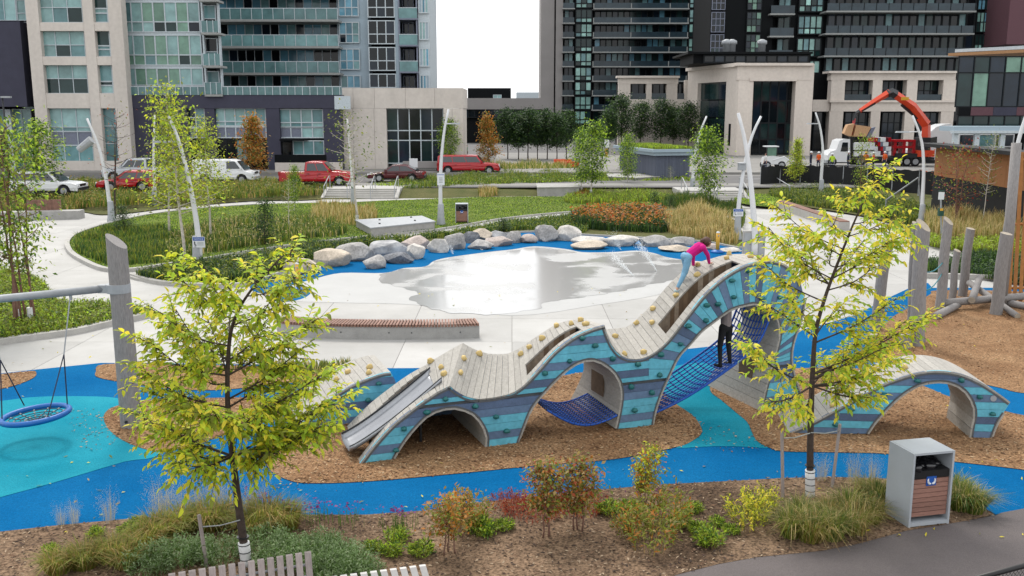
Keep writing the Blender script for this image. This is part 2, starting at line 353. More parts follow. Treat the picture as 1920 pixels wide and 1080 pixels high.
def wetmat():
    m = bpy.data.materials.new('wet_concrete'); m.use_nodes = True; t = m.node_tree; N = t.nodes; L = t.links; p = N['Principled BSDF']
    geo = N.new('ShaderNodeNewGeometry'); n = N.new('ShaderNodeTexNoise'); n.inputs['Scale'].default_value = .42; n.inputs['Detail'].default_value = 6; n.inputs['Distortion'].default_value = .5
    L.new(geo.outputs['Position'], n.inputs['Vector'])
    r = N.new('ShaderNodeMapRange'); r.inputs[1].default_value = .40; r.inputs[2].default_value = .50; L.new(n.outputs[0], r.inputs[0])
    c = N.new('ShaderNodeMix'); c.data_type = 'RGBA'; c.inputs[6].default_value = (*C(212, 211, 208), 1); c.inputs[7].default_value = (*C(206, 205, 202), 1)
    L.new(r.outputs[0], c.inputs[0]); L.new(c.outputs[2], p.inputs['Base Color'])
    q = N.new('ShaderNodeMapRange'); q.inputs[3].default_value = .35; q.inputs[4].default_value = .12; L.new(r.outputs[0], q.inputs[0]); L.new(q.outputs[0], p.inputs['Roughness'])
    n2 = N.new('ShaderNodeTexNoise'); n2.inputs['Scale'].default_value = 9; L.new(geo.outputs['Position'], n2.inputs['Vector'])
    b = N.new('ShaderNodeBump'); b.inputs['Strength'].default_value = .025; b.inputs['Distance'].default_value = .02; L.new(n2.outputs[0], b.inputs['Height']); L.new(b.outputs[0], p.inputs['Normal'])
    p.inputs['Specular IOR Level'].default_value = .75; p.inputs['IOR'].default_value = 1.5
    return m
wp = resample(gp(WET, 4)+[gp(WET, 4)[0]], .14)[:-1]; rw_ = random.Random(4)
wp = [p+Vector((.10*math.sin(p.x*5+p.y*3)+rw_.uniform(-.02, .02), .10*math.sin(p.y*6-p.x*4)+rw_.uniform(-.02, .02), 0)) for p in wp]
sheet('water', wp, .011, wetmat())
RIVER = BLUE_EDGE + [(1330, 486), (1400, 478), (1400, 462), (1330, 452), (1250, 446), (1100, 438), (1000, 432), (930, 437), (860, 444), (790, 455), (700, 465), (620, 480), (560, 495), (520, 508), (470, 530), (480, 548)]
sheet('blue_river_surface', gp(RIVER, 4), .008, M['blue'])
sheet('blue_post_surround', gp([(545, 540), (572, 537), (584, 546), (574, 557), (552, 564), (520, 566), (505, 556), (520, 545)], 4), .0095, M['blue'])
# ---- playground: blue rubber field, teal patches, chip islands
PLAY = [(-120, 715), (0, 701), (63, 694), (190, 681), (330, 682), (450, 684), (600, 688), (735, 691), (900, 690), (1090, 682), (1200, 668), (1287, 655), (1343, 649), (1440, 632), (1490, 622), (1553, 606), (1607, 590), (1657, 563), (1693, 546), (1722, 533), (1740, 531), (1748, 540), (1990, 540), (2200, 560), (2200, 900), (1990, 945), (1920, 955), (1877, 963), (1867, 966), (1807, 931), (1740, 906), (1661, 898), (1559, 895), (1470, 897), (1382, 902), (1240, 909), (1123, 919), (988, 933), (923, 940), (841, 949), (800, 958), (686, 966), (605, 966), (505, 965), (373, 966), (249, 973), (117, 985), (0, 998), (-150, 1020)]
sheet('rubber_play_surface', gp(PLAY, 2, sm=False), .010, M['blue'])
TEAL1 = [(-140, 765), (0, 753), (58, 746), (136, 744), (222, 748), (240, 770), (300, 848), (233, 867), (156, 890), (78, 913), (0, 934), (-140, 975)]
sheet('teal_swing_surface', gp(TEAL1, 4), .016, M['teal'])
TEAL2 = [(1215, 700), (1268, 687), (1310, 681), (1345, 690), (1331, 731), (1353, 752), (1379, 774), (1401, 793), (1410, 812), (1420, 829), (1440, 841), (1400, 839), (1340, 838), (1268, 841), (1300, 827), (1317, 812), (1309, 793), (1294, 777), (1270, 761), (1240, 735)]
sheet('teal_path', gp(TEAL2, 4), .016, M['teal'])
CH = [
 [(545, 812), (512, 828), (499, 850), (505, 882), (547, 904), (597, 908), (680, 905), (780, 897), (895, 886), (1004, 875), (1156, 862), (1268, 840), (1300, 827), (1316, 812), (1309, 793), (1294, 777), (1270, 761), (1235, 735), (1180, 715), (1100, 700), (1054, 706), (960, 720), (800, 735), (680, 750), (600, 785)],
 [(195, 780), (202, 804), (230, 827), (272, 844), (303, 848), (366, 836), (420, 816), (480, 796), (545, 772), (565, 757), (520, 748), (430, 747), (330, 750), (264, 753), (215, 764)],
 [(1331, 731), (1353, 752), (1379, 774), (1401, 793), (1410, 812), (1420, 829), (1445, 842), (1473, 848), (1573, 850), (1667, 853), (1777, 866), (1857, 875), (1930, 884), (2200, 920), (2200, 830), (1930, 782), (1887, 773), (1783, 746), (1733, 726), (1650, 700), (1580, 690), (1500, 692), (1420, 690), (1350, 700)],
 [(1752, 546), (1745, 552), (1723, 566), (1700, 580), (1673, 596), (1645, 625), (1637, 650), (1660, 680), (1730, 700), (1800, 712), (1877, 729), (1930, 740), (2200, 770), (2200, 560), (1920, 548), (1830, 545)],
 [(197, 684), (330, 685), (450, 687), (600, 691), (650, 696), (640, 708), (520, 722), (400, 733), (300, 728), (230, 718), (184, 709), (180, 698)],
 [(-100, 714), (0, 703), (58, 697), (68, 700), (64, 709), (40, 720), (0, 731), (-100, 748)]]
CHP = [gp(c, 4) for c in CH]
for c in CHP: sheet('wood_chip_bed', c, .022, M['chips'], 'structure')
BEDT = [(-300, 1052), (-150, 1021), (0, 999), (117, 986), (249, 974), (373, 967), (505, 966), (605, 967), (686, 967), (800, 959), (841, 950), (923, 941), (988, 934), (1123, 920), (1240, 910), (1382, 903), (1470, 898), (1559, 896), (1661, 899), (1740, 907), (1807, 932), (1864, 967)]
ASPH = [(1867, 968), (1830, 975), (1768, 986), (1700, 997), (1612, 1021), (1541, 1035), (1417, 1047), (1346, 1060), (1268, 1080), (1150, 1130), (1000, 1260)]
bed = gp(BEDT, 1, sm=False) + gp(ASPH[1:], 1, sm=False) + [Vector((0, 7.2, 0)), Vector((-9, 7.2, 0)), Vector((-12, 11, 0))]
sheet('mulch_bed', bed, .020, M['mulch'])
asp = gp([(2300, 900), (1920, 955), (1877, 963)] + ASPH, 1, sm=False) + [Vector((0, 7.1, 0)), Vector((-9, 7.1, 0)), Vector((-9, 4, 0)), Vector((16, 4, 0)), Vector((16, 16, 0))]
sheet('asphalt_path', asp, .016, M['asphalt'])
# ---- lawn islands with kerbs
ISA_L = [(330, 497), (250, 509), (197, 508), (157, 492), (133, 476), (126, 460), (133, 448), (150, 439), (187, 426), (253, 410), (300, 402), (367, 394), (480, 386)]
ISA_T = [(580, 383), (647, 382), (713, 379), (847, 374), (900, 372), (1000, 371), (1100, 371), (1200, 374), (1270, 377)]
ISA_B = [(1250, 384), (1193, 390), (1093, 397), (1000, 405), (927, 414), (820, 432), (700, 444), (573, 458), (450, 476)]
ISA = gp(ISA_L+ISA_T+ISA_B, 4)
sheet('lawn', ISA, .10, M['lawn'])
band('kerb', [p for p in gp(ISA_L, 5, closed=False)], .22, -.01, .15, M['curb']); struct(bpy.data.objects['kerb'])
struct(band('kerb', ISA+[ISA[0]], .12, -.01, .105, M['curb']))
ISC_T = [(247, 519), (345, 503), (460, 482), (575, 466), (640, 459), (820, 441), (927, 422), (1000, 414), (1093, 405), (1200, 398), (1290, 396), (1372, 412), (1392, 435), (1396, 466)]
ISC_B = [(1330, 456), (1250, 450), (1100, 442), (1000, 436), (930, 441), (860, 448), (790, 459), (700, 469), (620, 485), (560, 500), (520, 515), (460, 535), (400, 538), (330, 536), (287, 531)]
ISC = gp(ISC_T+ISC_B, 4)
sheet('planting_strip', ISC, .09, M['soil'])
struct(band('kerb', gp([(247, 519), (287, 531), (330, 536), (400, 539), (460, 537)], 5, False), .22, -.01, .15, M['curb']))
struct(band('kerb', ISC+[ISC[0]], .10, -.01, .094, M['curb']))
ISD_C = [(-120, 672), (0, 646), (107, 631), (150, 624), (200, 612), (247, 602), (289, 592)]
ISD = gp(ISD_C+[(255, 586), (190, 577), (110, 572), (92, 550), (60, 528), (0, 514), (-120, 500)], 4)
sheet('planting_island', ISD, .12, M['soil'])
struct(band('kerb', gp(ISD_C, 5, False), .26, -.01, .17, M['curb']))
# right-hand beds beyond the paving and behind the log posts
ISE = gp([(1735, 512), (1745, 498), (1790, 490), (1850, 488), (1960, 492), (2100, 505), (2100, 545), (1930, 538), (1830, 524)], 4)
sheet('shrub_bed', ISE, .10, M['soil'])
struct(band('kerb', gp([(1728, 521), (1800, 523), (1865, 526), (1990, 538)], 4, False), .2, -.01, .2, M['curb']))
ISF = gp([(1400, 372), (1430, 366), (1500, 388), (1560, 398), (1640, 412), (1720, 440), (1745, 462), (1850, 476), (2100, 490), (2300, 420), (2000, 385), (1750, 372), (1550, 362), (1440, 356)], 3)
sheet('far_bed', ISF, .10, M['soil'])
ISG = gp([(1380, 372), (1415, 362), (1455, 368), (1470, 385), (1440, 392), (1385, 384)], 4)
sheet('lawn', ISG, .16, M['lawn'])
ISH = gp([(-200, 402), (0, 398), (60, 392), (150, 398), (190, 404), (250, 400), (330, 390), (470, 378), (600, 375), (605, 360), (400, 352), (200, 358), (0, 366), (-200, 372)], 3)
# sloping bank up to the street
def bank():
    b = MB(); xs = np.linspace(-60, 60, 61); rows = [(0, -.03), (.9, .14), (1.9, .34), (2.9, .50), (4.6, STREET-.03)]; vs = []; fs = []
    for (y, z) in rows:
        for x in xs: f_ = min(max((x+12)/12, 0), 1); vs.append((x, 69.0+1.7*f_*f_*(3-2*f_)+y+.12*math.sin(x*.5), z+.03*math.sin(x*.9+y)))
    n = len(xs)
    for j in range(len(rows)-1):
        for i in range(n-1): fs.append((j*n+i, j*n+i+1, (j+1)*n+i+1, (j+1)*n+i))
    b.add(vs, fs); return struct(b.build('bank', M['soil'], None, True))
bank()
sheet('far_bed', ISH, .06, M['soil'])
b = MB(); b.box((0, 75.6, .26), (150, 2.6, .62)); struct(b.build('pavement', M['walk']))            # near pavement z .57
sheet('street', rect(-200, 200, 73, 260), STREET, M['street'])
b = MB(); b.box((-14, 90.3, .64), (110, 6, .26)); struct(b.build('pavement', M['walk']))           # far pavement z .77
sheet('far_plaza', rect(-2, 120, 86, 132), STREET+.006, M['walk'])
for x in range(-58, 60, 6):
    b = MB(); b.add([(x, 81.9, STREET+.004), (x+3, 81.9, STREET+.004), (x+3, 82.05, STREET+.004), (x, 82.05, STREET+.004)], [(0, 1, 2, 3)]); struct(b.build('lane_marking', M['white']))
# loose chips on the chip beds and mulch (real slivers)
def litter(name, polys, n, size, mats, label, cat, z=.024):
    P = np.concatenate([sample(p, k, z) for p, k in zip(polys, n)]); a = NP.uniform(0, 6.28, len(P))
    D = np.stack([np.cos(a), np.sin(a), NP.normal(0, .25, len(P))], 1)
    v, q, t, qm, tm = leaves_np(P+np.array([0, 0, .006]), D, size, .35, len(mats), droop=.1)
    me = npmesh(name, v, q, t, mats, qm, tm); o = inst(me, name); tag(o, label, cat); o['kind'] = 'stuff'; return o
cm = [mat('chip_a', C(206, 164, 118), .9), mat('chip_b', C(150, 104, 66), .9), mat('chip_c', C(112, 76, 48), .9), mat('chip_d', C(222, 190, 150), .9)]
litter('loose_wood_chips', CHP, (9000, 2500, 7000, 6000, 900, 600), .075, cm, 'loose tan wood chips scattered over the play beds', 'wood chips')
mm = [mat('mulch_a', C(206, 180, 150), .9), mat('mulch_b', C(84, 62, 50), .9), mat('mulch_c', C(76, 60, 50), .9), mat('mulch_d', C(150, 116, 90), .9)]
litter('loose_bark_mulch', [bed], (16000,), .07, mm, 'loose brown and grey bark mulch over the front planting bed', 'mulch')
# chips kicked on to the rubber
sp = [gp([(120, 770), (195, 775), (215, 830), (170, 850), (140, 820)], 3), gp([(1262, 800), (1330, 790), (1440, 845), (1280, 842)], 3), gp([(500, 880), (640, 905), (620, 925), (490, 915)], 3)]
litter('spilled_wood_chips', sp, (160, 130, 40), .06, cm, 'stray wood chips spilled on to the blue and teal rubber', 'wood chips', .020)
# ================================================================== WAVE CLIMBING SCULPTURES
class Wave:
    """plank-built wave: a front face in the vertical plane through O along u, n points into the depth"""
    def __init__(s, O, u, label):
        s.O = Vector((O.x, O.y, 0)); s.u = Vector((u[0], u[1], 0)).normalized(); s.n = Vector((-s.u.y, s.u.x, 0))
        s.root = thing('climbing_sculpture', label, 'climber', s.O); s.rs = random.Random(3)
    def w(s, a, t, z): return s.u*a + s.n*t + Vector((0, 0, z))           # local to root (root unrotated)
    def px(s, x, y, t=0):
        p = PL(x, y, s.O+s.n*t, s.n)-s.O; return Vector((p.dot(s.u), p.z, 0))
    def pxs(s, L): return [s.px(x, y) for x, y in L]
    def bk(s, x, y):
        t = 1.4
        for _ in range(8): q = s.px(x, y, t); t = s.Wz(q.y)
        return q
    def setup(s, segs, rest, Wz, step=.15):
        """segs: (front top edge pixels, back top edge pixels or None) from left to right; rest: other runs, each (pixels, soffit?)"""
        s.Wz = Wz; s.fr = []; s.bkp = []; s.top = []
        for i, (fp, bp) in enumerate(segs):
            P = smooth(s.pxs(fp), 6); Q = smooth([s.bk(*c) for c in bp], 6) if bp else [p.copy() for p in P]
            L = sum((b-a).length for a, b in zip(P, P[1:])); n = max(2, round(L/step)); LQ = sum((b-a).length for a, b in zip(Q, Q[1:])); n = max(n, round(LQ/.2))
            A = resample(P, L/n); B = resample(Q, LQ/n) if LQ > 1e-6 else A
            A = A[:n+1]; B = B[:n+1]
            s.fr += A if i == 0 else A[1:]; s.bkp += B if i == 0 else B[1:]; s.top += P if i == 0 else P[1:]
        s.runs = []; out = list(s.top)
        for pts, sm in rest:
            q = s.pxs(pts); q = smooth(q, 4) if sm else q; s.runs.append((q, sm)); out += q
        for p in out+s.fr+s.bkp: p.y = max(p.y, 0.01)
        s.outline = [p for i, p in enumerate(out) if i == 0 or (p-out[i-1]).length > .006]
        vs, fs = [], []; K = 5
        for p, q in zip(s.fr, s.bkp):
            for k in range(K+1): vs.append(s.O+s.at(p, q, k/K))
        for i in range(len(s.fr)-1):
            for k in range(K): a = i*(K+1)+k; fs.append((a, a+K+1, a+K+2, a+1))
        from mathutils.bvhtree import BVHTree
        s.bvh = BVHTree.FromPolygons(vs, fs)
    def at(s, p, q, f): return s.w(p.x, 0, p.y).lerp(s.w(q.x, s.Wz(q.y), q.y), f)
    def W(s, a): return 1.35
    def face(s, regions, thick=.035):
        bm0 = bmesh.new(); vs = [bm0.verts.new((p.x, p.y, 0)) for p in s.outline]; f = bm0.faces.new(vs)
        bmesh.ops.triangulate(bm0, faces=[f])
        cols = ['tealw', 'slatew', 'tealw', 'darkw', 'tealw', 'slatew', 'tealw', 'tealw', 'slatew', 'darkw']; k = 0; last = None
        PAT = 'tstdttstsdtsttdtst'; KEY = dict(t='tealw', s='slatew', d='darkw')
        for ri, cuts in enumerate(regions):
            key = None
            if isinstance(cuts[0], str): key, cuts = cuts[0], cuts[1:]
            bm = bm0.copy()
            for (co, no) in cuts: bmesh.ops.bisect_plane(bm, geom=bm.verts[:]+bm.edges[:]+bm.faces[:], plane_co=co, plane_no=no, clear_outer=True)
            if not bm.faces: bm.free(); continue
            bmesh.ops.dissolve_limit(bm, angle_limit=.01, verts=bm.verts[:], edges=bm.edges[:])
            k += 1; c = KEY[key or PAT[k % len(PAT)]]
            for fc in bm.faces:
                if fc.calc_area() < .0015: continue
                b = MB(); P = [s.w(v.co.x, 0, v.co.y) for v in fc.verts]; b.extr(P, -s.n*thick); fixn(b.build('plank', M[c], s.root))
            bm.free()
        bm0.free()
        # plain back skin
        rest = [p for q, sm in s.runs for p in q]; loop = [s.w(p.x, s.Wz(p.y), p.y-.03) for p in s.bkp]+[s.w(p.x, s.Wz(p.y), p.y) for p in rest]; b = MB(); b.add(loop, [tuple(range(len(loop)))]); o = b.build('back_panel', M['slatew'], s.root)
        b = MB(); b.add([s.w(p.x, .012, p.y) for p in s.outline], [tuple(range(len(s.outline)))]); b.build('backing_panel', M['trim'], s.root)
    def strip(s, name, p, q, t0, t1, th, m, gap=.004):
        """one plank across the width between profile points p and q"""
        d = (q-p); L = d.length
        if L < .01: return
        d /= L; nn = Vector((d.y, -d.x, 0)); p2 = p+d*gap; q2 = q-d*gap
        if isinstance(t1, tuple): ta, tb = t1
        else: ta = tb = t1
        b = MB(); lo = [p2+nn*th, q2+nn*th]
        b.hexa([s.w(lo[0].x, t0, lo[0].y), s.w(lo[1].x, t0, lo[1].y), s.w(lo[1].x, tb, lo[1].y), s.w(lo[0].x, ta, lo[0].y),
                s.w(p2.x, t0, p2.y), s.w(q2.x, t0, q2.y), s.w(q2.x, tb, q2.y), s.w(p2.x, ta, p2.y)])
        return fixn(b.build(name, m, s.root))
    def plank(s, name, m, i, f0, f1, th=.035, drop=0, gap=.006, over=0):
        """deck plank i between width fractions f0 and f1 of the twisted deck surface"""
        p, q, P, Q = s.fr[i], s.fr[i+1], s.bkp[i], s.bkp[i+1]; z = Vector((0, 0, drop)); b = MB()
        c = [s.at(p, P, f0), s.at(q, Q, f0), s.at(q, Q, f1), s.at(p, P, f1)]
        for a, e in ((0, 1), (3, 2)):
            d = c[e]-c[a]; L = d.length
            if L < .02: continue
            d /= L; c[a] = c[a]+d*gap/2; c[e] = c[e]-d*gap/2
        nn = (c[1]-c[0]).cross(c[3]-c[0]); nn = nn.normalized() if nn.length > 1e-6 else Vector((0, 0, 1)); nn = nn if nn.z > 0 else -nn
        if over: c[0] -= s.n*over; c[1] -= s.n*over
        c = [v-z for v in c]; b.hexa([v-nn*th for v in c]+c); return fixn(b.build(name, m, s.root))
    def deck(s, slots, over=.04):
        for i in range(len(s.fr)-1):
            a = (s.fr[i].x+s.fr[i+1].x)/2; sl = [x for x in slots if x[0] <= a <= x[1]]; W = s.Wz(s.bkp[i].y)
            if not sl: s.plank('deck_plank', M['deck'], i, 0, 1, over=over); continue
            a0, a1, t0, t1, deep, both = sl[0]; f0, f1 = t0/W, t1/W
            s.plank('deck_plank', M['deck'], i, 0, f0, over=over); s.plank('deck_plank', M['deck'], i, f1, 1)
            m = M['inner'] if s.rs.random() < .65 else M['oldwood']
            for f, sg in ((f1, 1), (f0, -1)):
                if sg < 0 and not both: continue
                A, B = s.at(s.fr[i], s.bkp[i], f)-Vector((0, 0, .037)), s.at(s.fr[i+1], s.bkp[i+1], f)-Vector((0, 0, .037)); e = s.n*.03*sg; g = (B-A)*.015; A = A+g+s.n*.012*sg; B = B-g+s.n*.012*sg
                la, lb = Vector((A.x, A.y, max(.02, A.z-deep))), Vector((B.x, B.y, max(.02, B.z-deep)))
                if A.z < .05 or B.z < .05: continue
                b = MB(); b.hexa([la, lb, lb+e, la+e, A, B, B+e, A+e]); fixn(b.build('slot_plank', m, s.root))
            if both: s.plank('slot_floor_plank', M['oldwood'], i, f0, f1, .03, deep-.05)
        b = MB()
        for p, q in zip(s.top, s.top[1:]):
            d = (q-p)
            if d.length < 1e-4: continue
            d.normalize(); nn = Vector((d.y, -d.x, 0))
            b.hexa([s.w(*(v.x, tt, v.y)) for v, tt in ((p+nn*.075, -.042), (q+nn*.075, -.042), (q+nn*.075, -.036), (p+nn*.075, -.036), (p+nn*.036, -.042), (q+nn*.036, -.042), (q+nn*.036, -.036), (p+nn*.036, -.036))])
        fixn(b.build('edge_trim', M['trim'], s.root))
        for run, sm in s.runs:
            if not sm: continue
            for p, q in zip(resample(run, .2), resample(run, .2)[1:]):
                s.strip('soffit_plank', p, q, -.04, (s.Wz(p.y), s.Wz(q.y)), -.04, M['deck'])
            b = MB()
            for p, q in zip(run, run[1:]):
                d = (q-p)
                if d.length < 1e-4: continue
                d.normalize(); nn = Vector((d.y, -d.x, 0))*.03
                b.hexa([s.w(v.x, tt, v.y) for v, tt in ((p-nn*0, -.046), (q-nn*0, -.046), (q-nn*0, -.041), (p-nn*0, -.041), (p+nn, -.046), (q+nn, -.046), (q+nn, -.041), (p+nn, -.041))])
            if b.f: fixn(b.build('edge_trim', M['trim'], s.root))
    def hit(s, x, y):
        r = s.bvh.ray_cast(C0, ray(x, y).normalized())
        if r[0] is None: return None
        p = r[0]-s.O; return p, p.dot(s.u), p.dot(s.n)
    def holds(s, green, yellow):
        for i, (x, y) in enumerate(green):
            q = s.px(x, y, -.05); b = MB(); r = s.rs.uniform(.058, .074); b.blob((0, 0, 0), (r, .06, r*.72), i, .2, 8, 6)
            o = b.build('climbing_hold', M['ghold'], s.root, True); o.location = s.w(q.x, -.06, q.y); o.rotation_euler = (0, 0, math.atan2(s.u.y, s.u.x))
        for i, (x, y) in enumerate(yellow):
            h = s.hit(x, y+4)
            if not h: continue
            b = MB(); b.blob((0, 0, 0), (.066, .058, .062), i+50, .25, 8, 6); o = b.build('climbing_hold', M['yhold'], s.root, True); o.location = h[0]+Vector((0, 0, .03))
def hcuts(z0, z1, extra=()): return [(Vector((0, z1, 0)), Vector((0, 1, 0))), (Vector((0, z0, 0)), Vector((0, -1, 0)))]+list(extra)
# ---- the long main wave
O1 = G(673, 870); E1 = G(1426, 771)
W1 = Wave(O1, (E1.x-O1.x, E1.y-O1.y), 'long blue and teal wave-shaped plank climber with slide, tall arch and rope nets')
top1 = [(673, 869), (700, 834), (735, 796), (780, 760), (818, 734), (842, 722), (856, 733), (875, 743), (897, 747), (930, 743), (960, 735), (985, 717), (1010, 690), (1040, 657), (1075, 631), (1105, 617), (1132, 609), (1137, 625), (1147, 647), (1160, 663), (1176, 671), (1197, 672), (1222, 662), (1250, 638), (1285, 594), (1320, 551), (1360, 516), (1400, 495), (1440, 487), (1466, 493), (1488, 510), (1500, 533)]
right1 = [(1500, 533), (1507, 562), (1500, 600), (1486, 640), (1482, 675), (1489, 710), (1506, 757), (1508, 762)]
op3 = [(1426, 772), (1438, 720), (1452, 670), (1462, 628), (1456, 594), (1438, 575), (1413, 568), (1400, 570), (1369, 579), (1342, 598), (1312, 621), (1294, 642), (1270, 668), (1253, 703), (1240, 731), (1227, 768), (1221, 801)]
op2 = [(1155, 803), (1163, 765), (1166, 736), (1160, 711), (1146, 692), (1124, 677), (1102, 673), (1076, 682), (1048, 704), (1020, 733), (995, 764), (979, 802), (967, 836)]
op1 = [(912, 844), (913, 817), (905, 797), (890, 777), (867, 766), (847, 763), (823, 767), (800, 778), (780, 797), (763, 817), (747, 840), (735, 861)]
def SX(x, y): return W1.px(x, y).x
def lean(z): return max(2.15-.52*z, 1.36-.02*z) if z < 1.6 else 1.33
def cut(L, a, b): return L[L.index(a):L.index(b)+1]
segs1 = [(cut(top1, (673, 869), (818, 734)), [(650, 800), (690, 760), (730, 728), (765, 703), (797, 685)]),
 (cut(top1, (818, 734), (842, 722)), [(797, 685), (830, 664), (868, 643)]),
 (cut(top1, (842, 722), (897, 747)), [(868, 643), (890, 655), (915, 663)]),
 (cut(top1, (897, 747), (1132, 609)), [(915, 663), (938, 664), (960, 660), (1000, 635), (1043, 608), (1071, 600), (1092, 597)]),
 (cut(top1, (1132, 609), (1176, 671)), [(1092, 597), (1108, 603), (1124, 613), (1140, 617)]),
 (cut(top1, (1176, 671), (1440, 487)), [(1140, 617), (1160, 615), (1180, 610), (1220, 573), (1254, 533), (1293, 500), (1327, 487), (1360, 478), (1392, 476)]),
 (cut(top1, (1440, 487), (1500, 533)), [(1392, 476), (1418, 479), (1440, 492), (1452, 512)])]
W1.setup(segs1, [(right1[1:], True), (op3, True), (op2, True), (op1, True), ([(690, 867)], False)], lean)
regs = []
cc = W1.px(1408, 690)      # centre of the fan of radial planks
aL = W1.px(1236, 700)
zc = cc.y
h = .155
zz = 0
vl = [(Vector((cc.x, 0, 0)), Vector((1, 0, 0)))]; vr = [(Vector((cc.x, 0, 0)), Vector((-1, 0, 0)))]
while zz < 2.2:
    z1 = zz+h
    if z1 <= zc+.01: ky = 'tsttsdtstdtstts'[int(zz/h+.5)]; regs.append([ky]+hcuts(zz+.003, z1-.003, vl)); regs.append([ky]+hcuts(zz+.003, z1-.003, vr))
    else: regs.append(hcuts(max(zz, zc)+.003, z1-.003, [(Vector((SX(1215, 690), 0, 0)), Vector((1, 0, 0)))]))
    zz = z1
nf = 34
for i in range(nf):
    a0, a1 = math.pi-math.pi*i/nf, math.pi-math.pi*(i+1)/nf
    e0 = Vector((math.cos(a0), math.sin(a0), 0)); e1 = Vector((math.cos(a1), math.sin(a1), 0))
    n0 = Vector((-e0.y, e0.x, 0)); n1 = Vector((e1.y, -e1.x, 0))
    regs.append([(cc+n0*-.004, n0), (cc+n1*-.004, n1), (Vector((SX(1215, 690)+.004, 0, 0)), Vector((-1, 0, 0)))])
W1.face(regs)
sl1 = (W1.top[0].x, SX(820, 733), .20, 1.28, .62, False)
sl2 = (SX(985, 717), SX(1098, 619), .18, .60, .45, True)
sl3 = (SX(1256, 632), SX(1394, 497), .18, .64, .5, True)
W1.deck([sl1, sl2, sl3])
# steel slide lying in the first slot
def slide():
    b = MB(); s0, s1 = SX(835, 726), W1.top[0].x-.12; n = 18; rows = []
    for i in range(n+1):
        f = i/n; a = s0+(s1-s0)*f; z = 1.14*(1-f)**1.2+.17
        rows.append((a, z))
    prof = [(.23, .10), (.235, .03), (.29, .0), (.5, -.02), (.74, -.025), (.95, -.01), (1.01, .03), (1.02, .10)]; vs = []; fs = []; k = len(prof)
    for a, z in rows:
        for t, dz in prof: vs.append(W1.w(a, t, z+dz))
    for i in range(n):
        for j in range(k-1): fs.append((i*k+j, i*k+j+1, (i+1)*k+j+1, (i+1)*k+j))
    b.add(vs, fs); o = b.build('slide', M['steel'], W1.root, True); md = o.modifiers.new('thick', 'SOLIDIFY'); md.thickness = .02
    for t in (.23, 1.02):
        r = MB(); r.tube([W1.w(a, t, z+.10) for a, z in rows], .016, 6); r.build('slide_rail', M['dark'], o, True)
    for f in (3, 8, 13): 
        r = MB(); r.tube([W1.w(rows[f][0], .72, 0), W1.w(rows[f][0], .72, rows[f][1]-.04)], .03, 6); r.build('slide_support', M['dark'], o)
slide()
def net(root, Pf, nu, nv, r, m, name='rope_net', knots=None):
    b = MB()
    for i in range(nu+1): b.tube([Pf(i/nu, j/nv) for j in range(nv+1)], r, 5, 0, False)
    for j in range(nv+1): b.tube([Pf(i/nu, j/nv) for i in range(nu+1)], r*(1.8 if j in (0, nv) else 1), 5, 0, False)
    for i in range(nu+1):
        for j in range(nv+1): b.blob(Pf(i/nu, j/nv), (r*2.1,)*3, i, 0, 5, 3, 1)
    return b.build(name, [m, knots or m], root, True)
aA, aB = SX(1024, 742), SX(1156, 792)
net(W1.root, lambda u, v: W1.w(aA+(aB-aA)*u, -.02+1.4*v, .62-.30*u-.35*math.sin(math.pi*min(max(u, 0), 1))*.75+.05*v), 13, 15, .013, M['rope'], knots=M['knot'])
nl = smooth([Vector((SX(1226, 775)-.02, .22, 0)), Vector((SX(1290, 745), .50, 0)), Vector((SX(1360, 705), .95, 0)), Vector((SX(1420, 660), 1.45, 0)), Vector((SX(1448, 600), 2.1, 0))], 8)
nl = resample(nl, .15); NN = len(nl)-1
def netp(u, v):
    p = nl[round(u*NN)]; k = v*(W1.W(p.x)-.15)+.05; return W1.w(p.x, k, p.y-.10*math.sin(math.pi*v)*min(1, u*4))
net(W1.root, netp, NN, 11, .014, M['rope'], knots=M['rope'])
# box recess on the inner face of the right leg and of the middle leg
for (px, py, t0, t1, zz0, zz1) in ((1163, 740, .7, 1.25, .5, 1.15), (1440, 690, .5, 1.0, .05, 1.2)):
    q = W1.px(px, py); b = MB()
    b.hexa([W1.w(q.x-.05, t0, zz0), W1.w(q.x+.25, t0, zz0), W1.w(q.x+.25, t1, zz0), W1.w(q.x-.05, t1, zz0), W1.w(q.x-.05, t0, zz1), W1.w(q.x+.25, t0, zz1), W1.w(q.x+.25, t1, zz1), W1.w(q.x-.05, t1, zz1)])
    fixn(b.build('recess_panel', M['oldwood'], W1.root))
W1.holds([(742, 844), (757, 804), (800, 773), (835, 748), (891, 762), (930, 781), (950, 808), (1022, 700), (1068, 677), (1092, 634), (1116, 648), (1149, 672), (1196, 683), (1183, 725), (1221, 736), (1239, 665), (1237, 703), (1276, 645), (1189, 769), (1291, 611), (1324, 572), (1323, 601), (1346, 570), (1375, 557), (1372, 526), (1404, 508), (1430, 560), (1462, 558), (1470, 535), (1487, 590)],
 [(808, 676), (827, 687), (832, 700), (870, 671), (898, 662), (863, 698), (976, 662), (992, 649), (1017, 633), (1043, 609), (1071, 605), (1089, 598), (1098, 606), (1154, 629), (1171, 662), (1207, 659), (1193, 604), (1222, 603), (1224, 577), (1268, 552), (1307, 514), (1308, 494), (1362, 482), (1367, 474), (1407, 479), (1424, 482)])
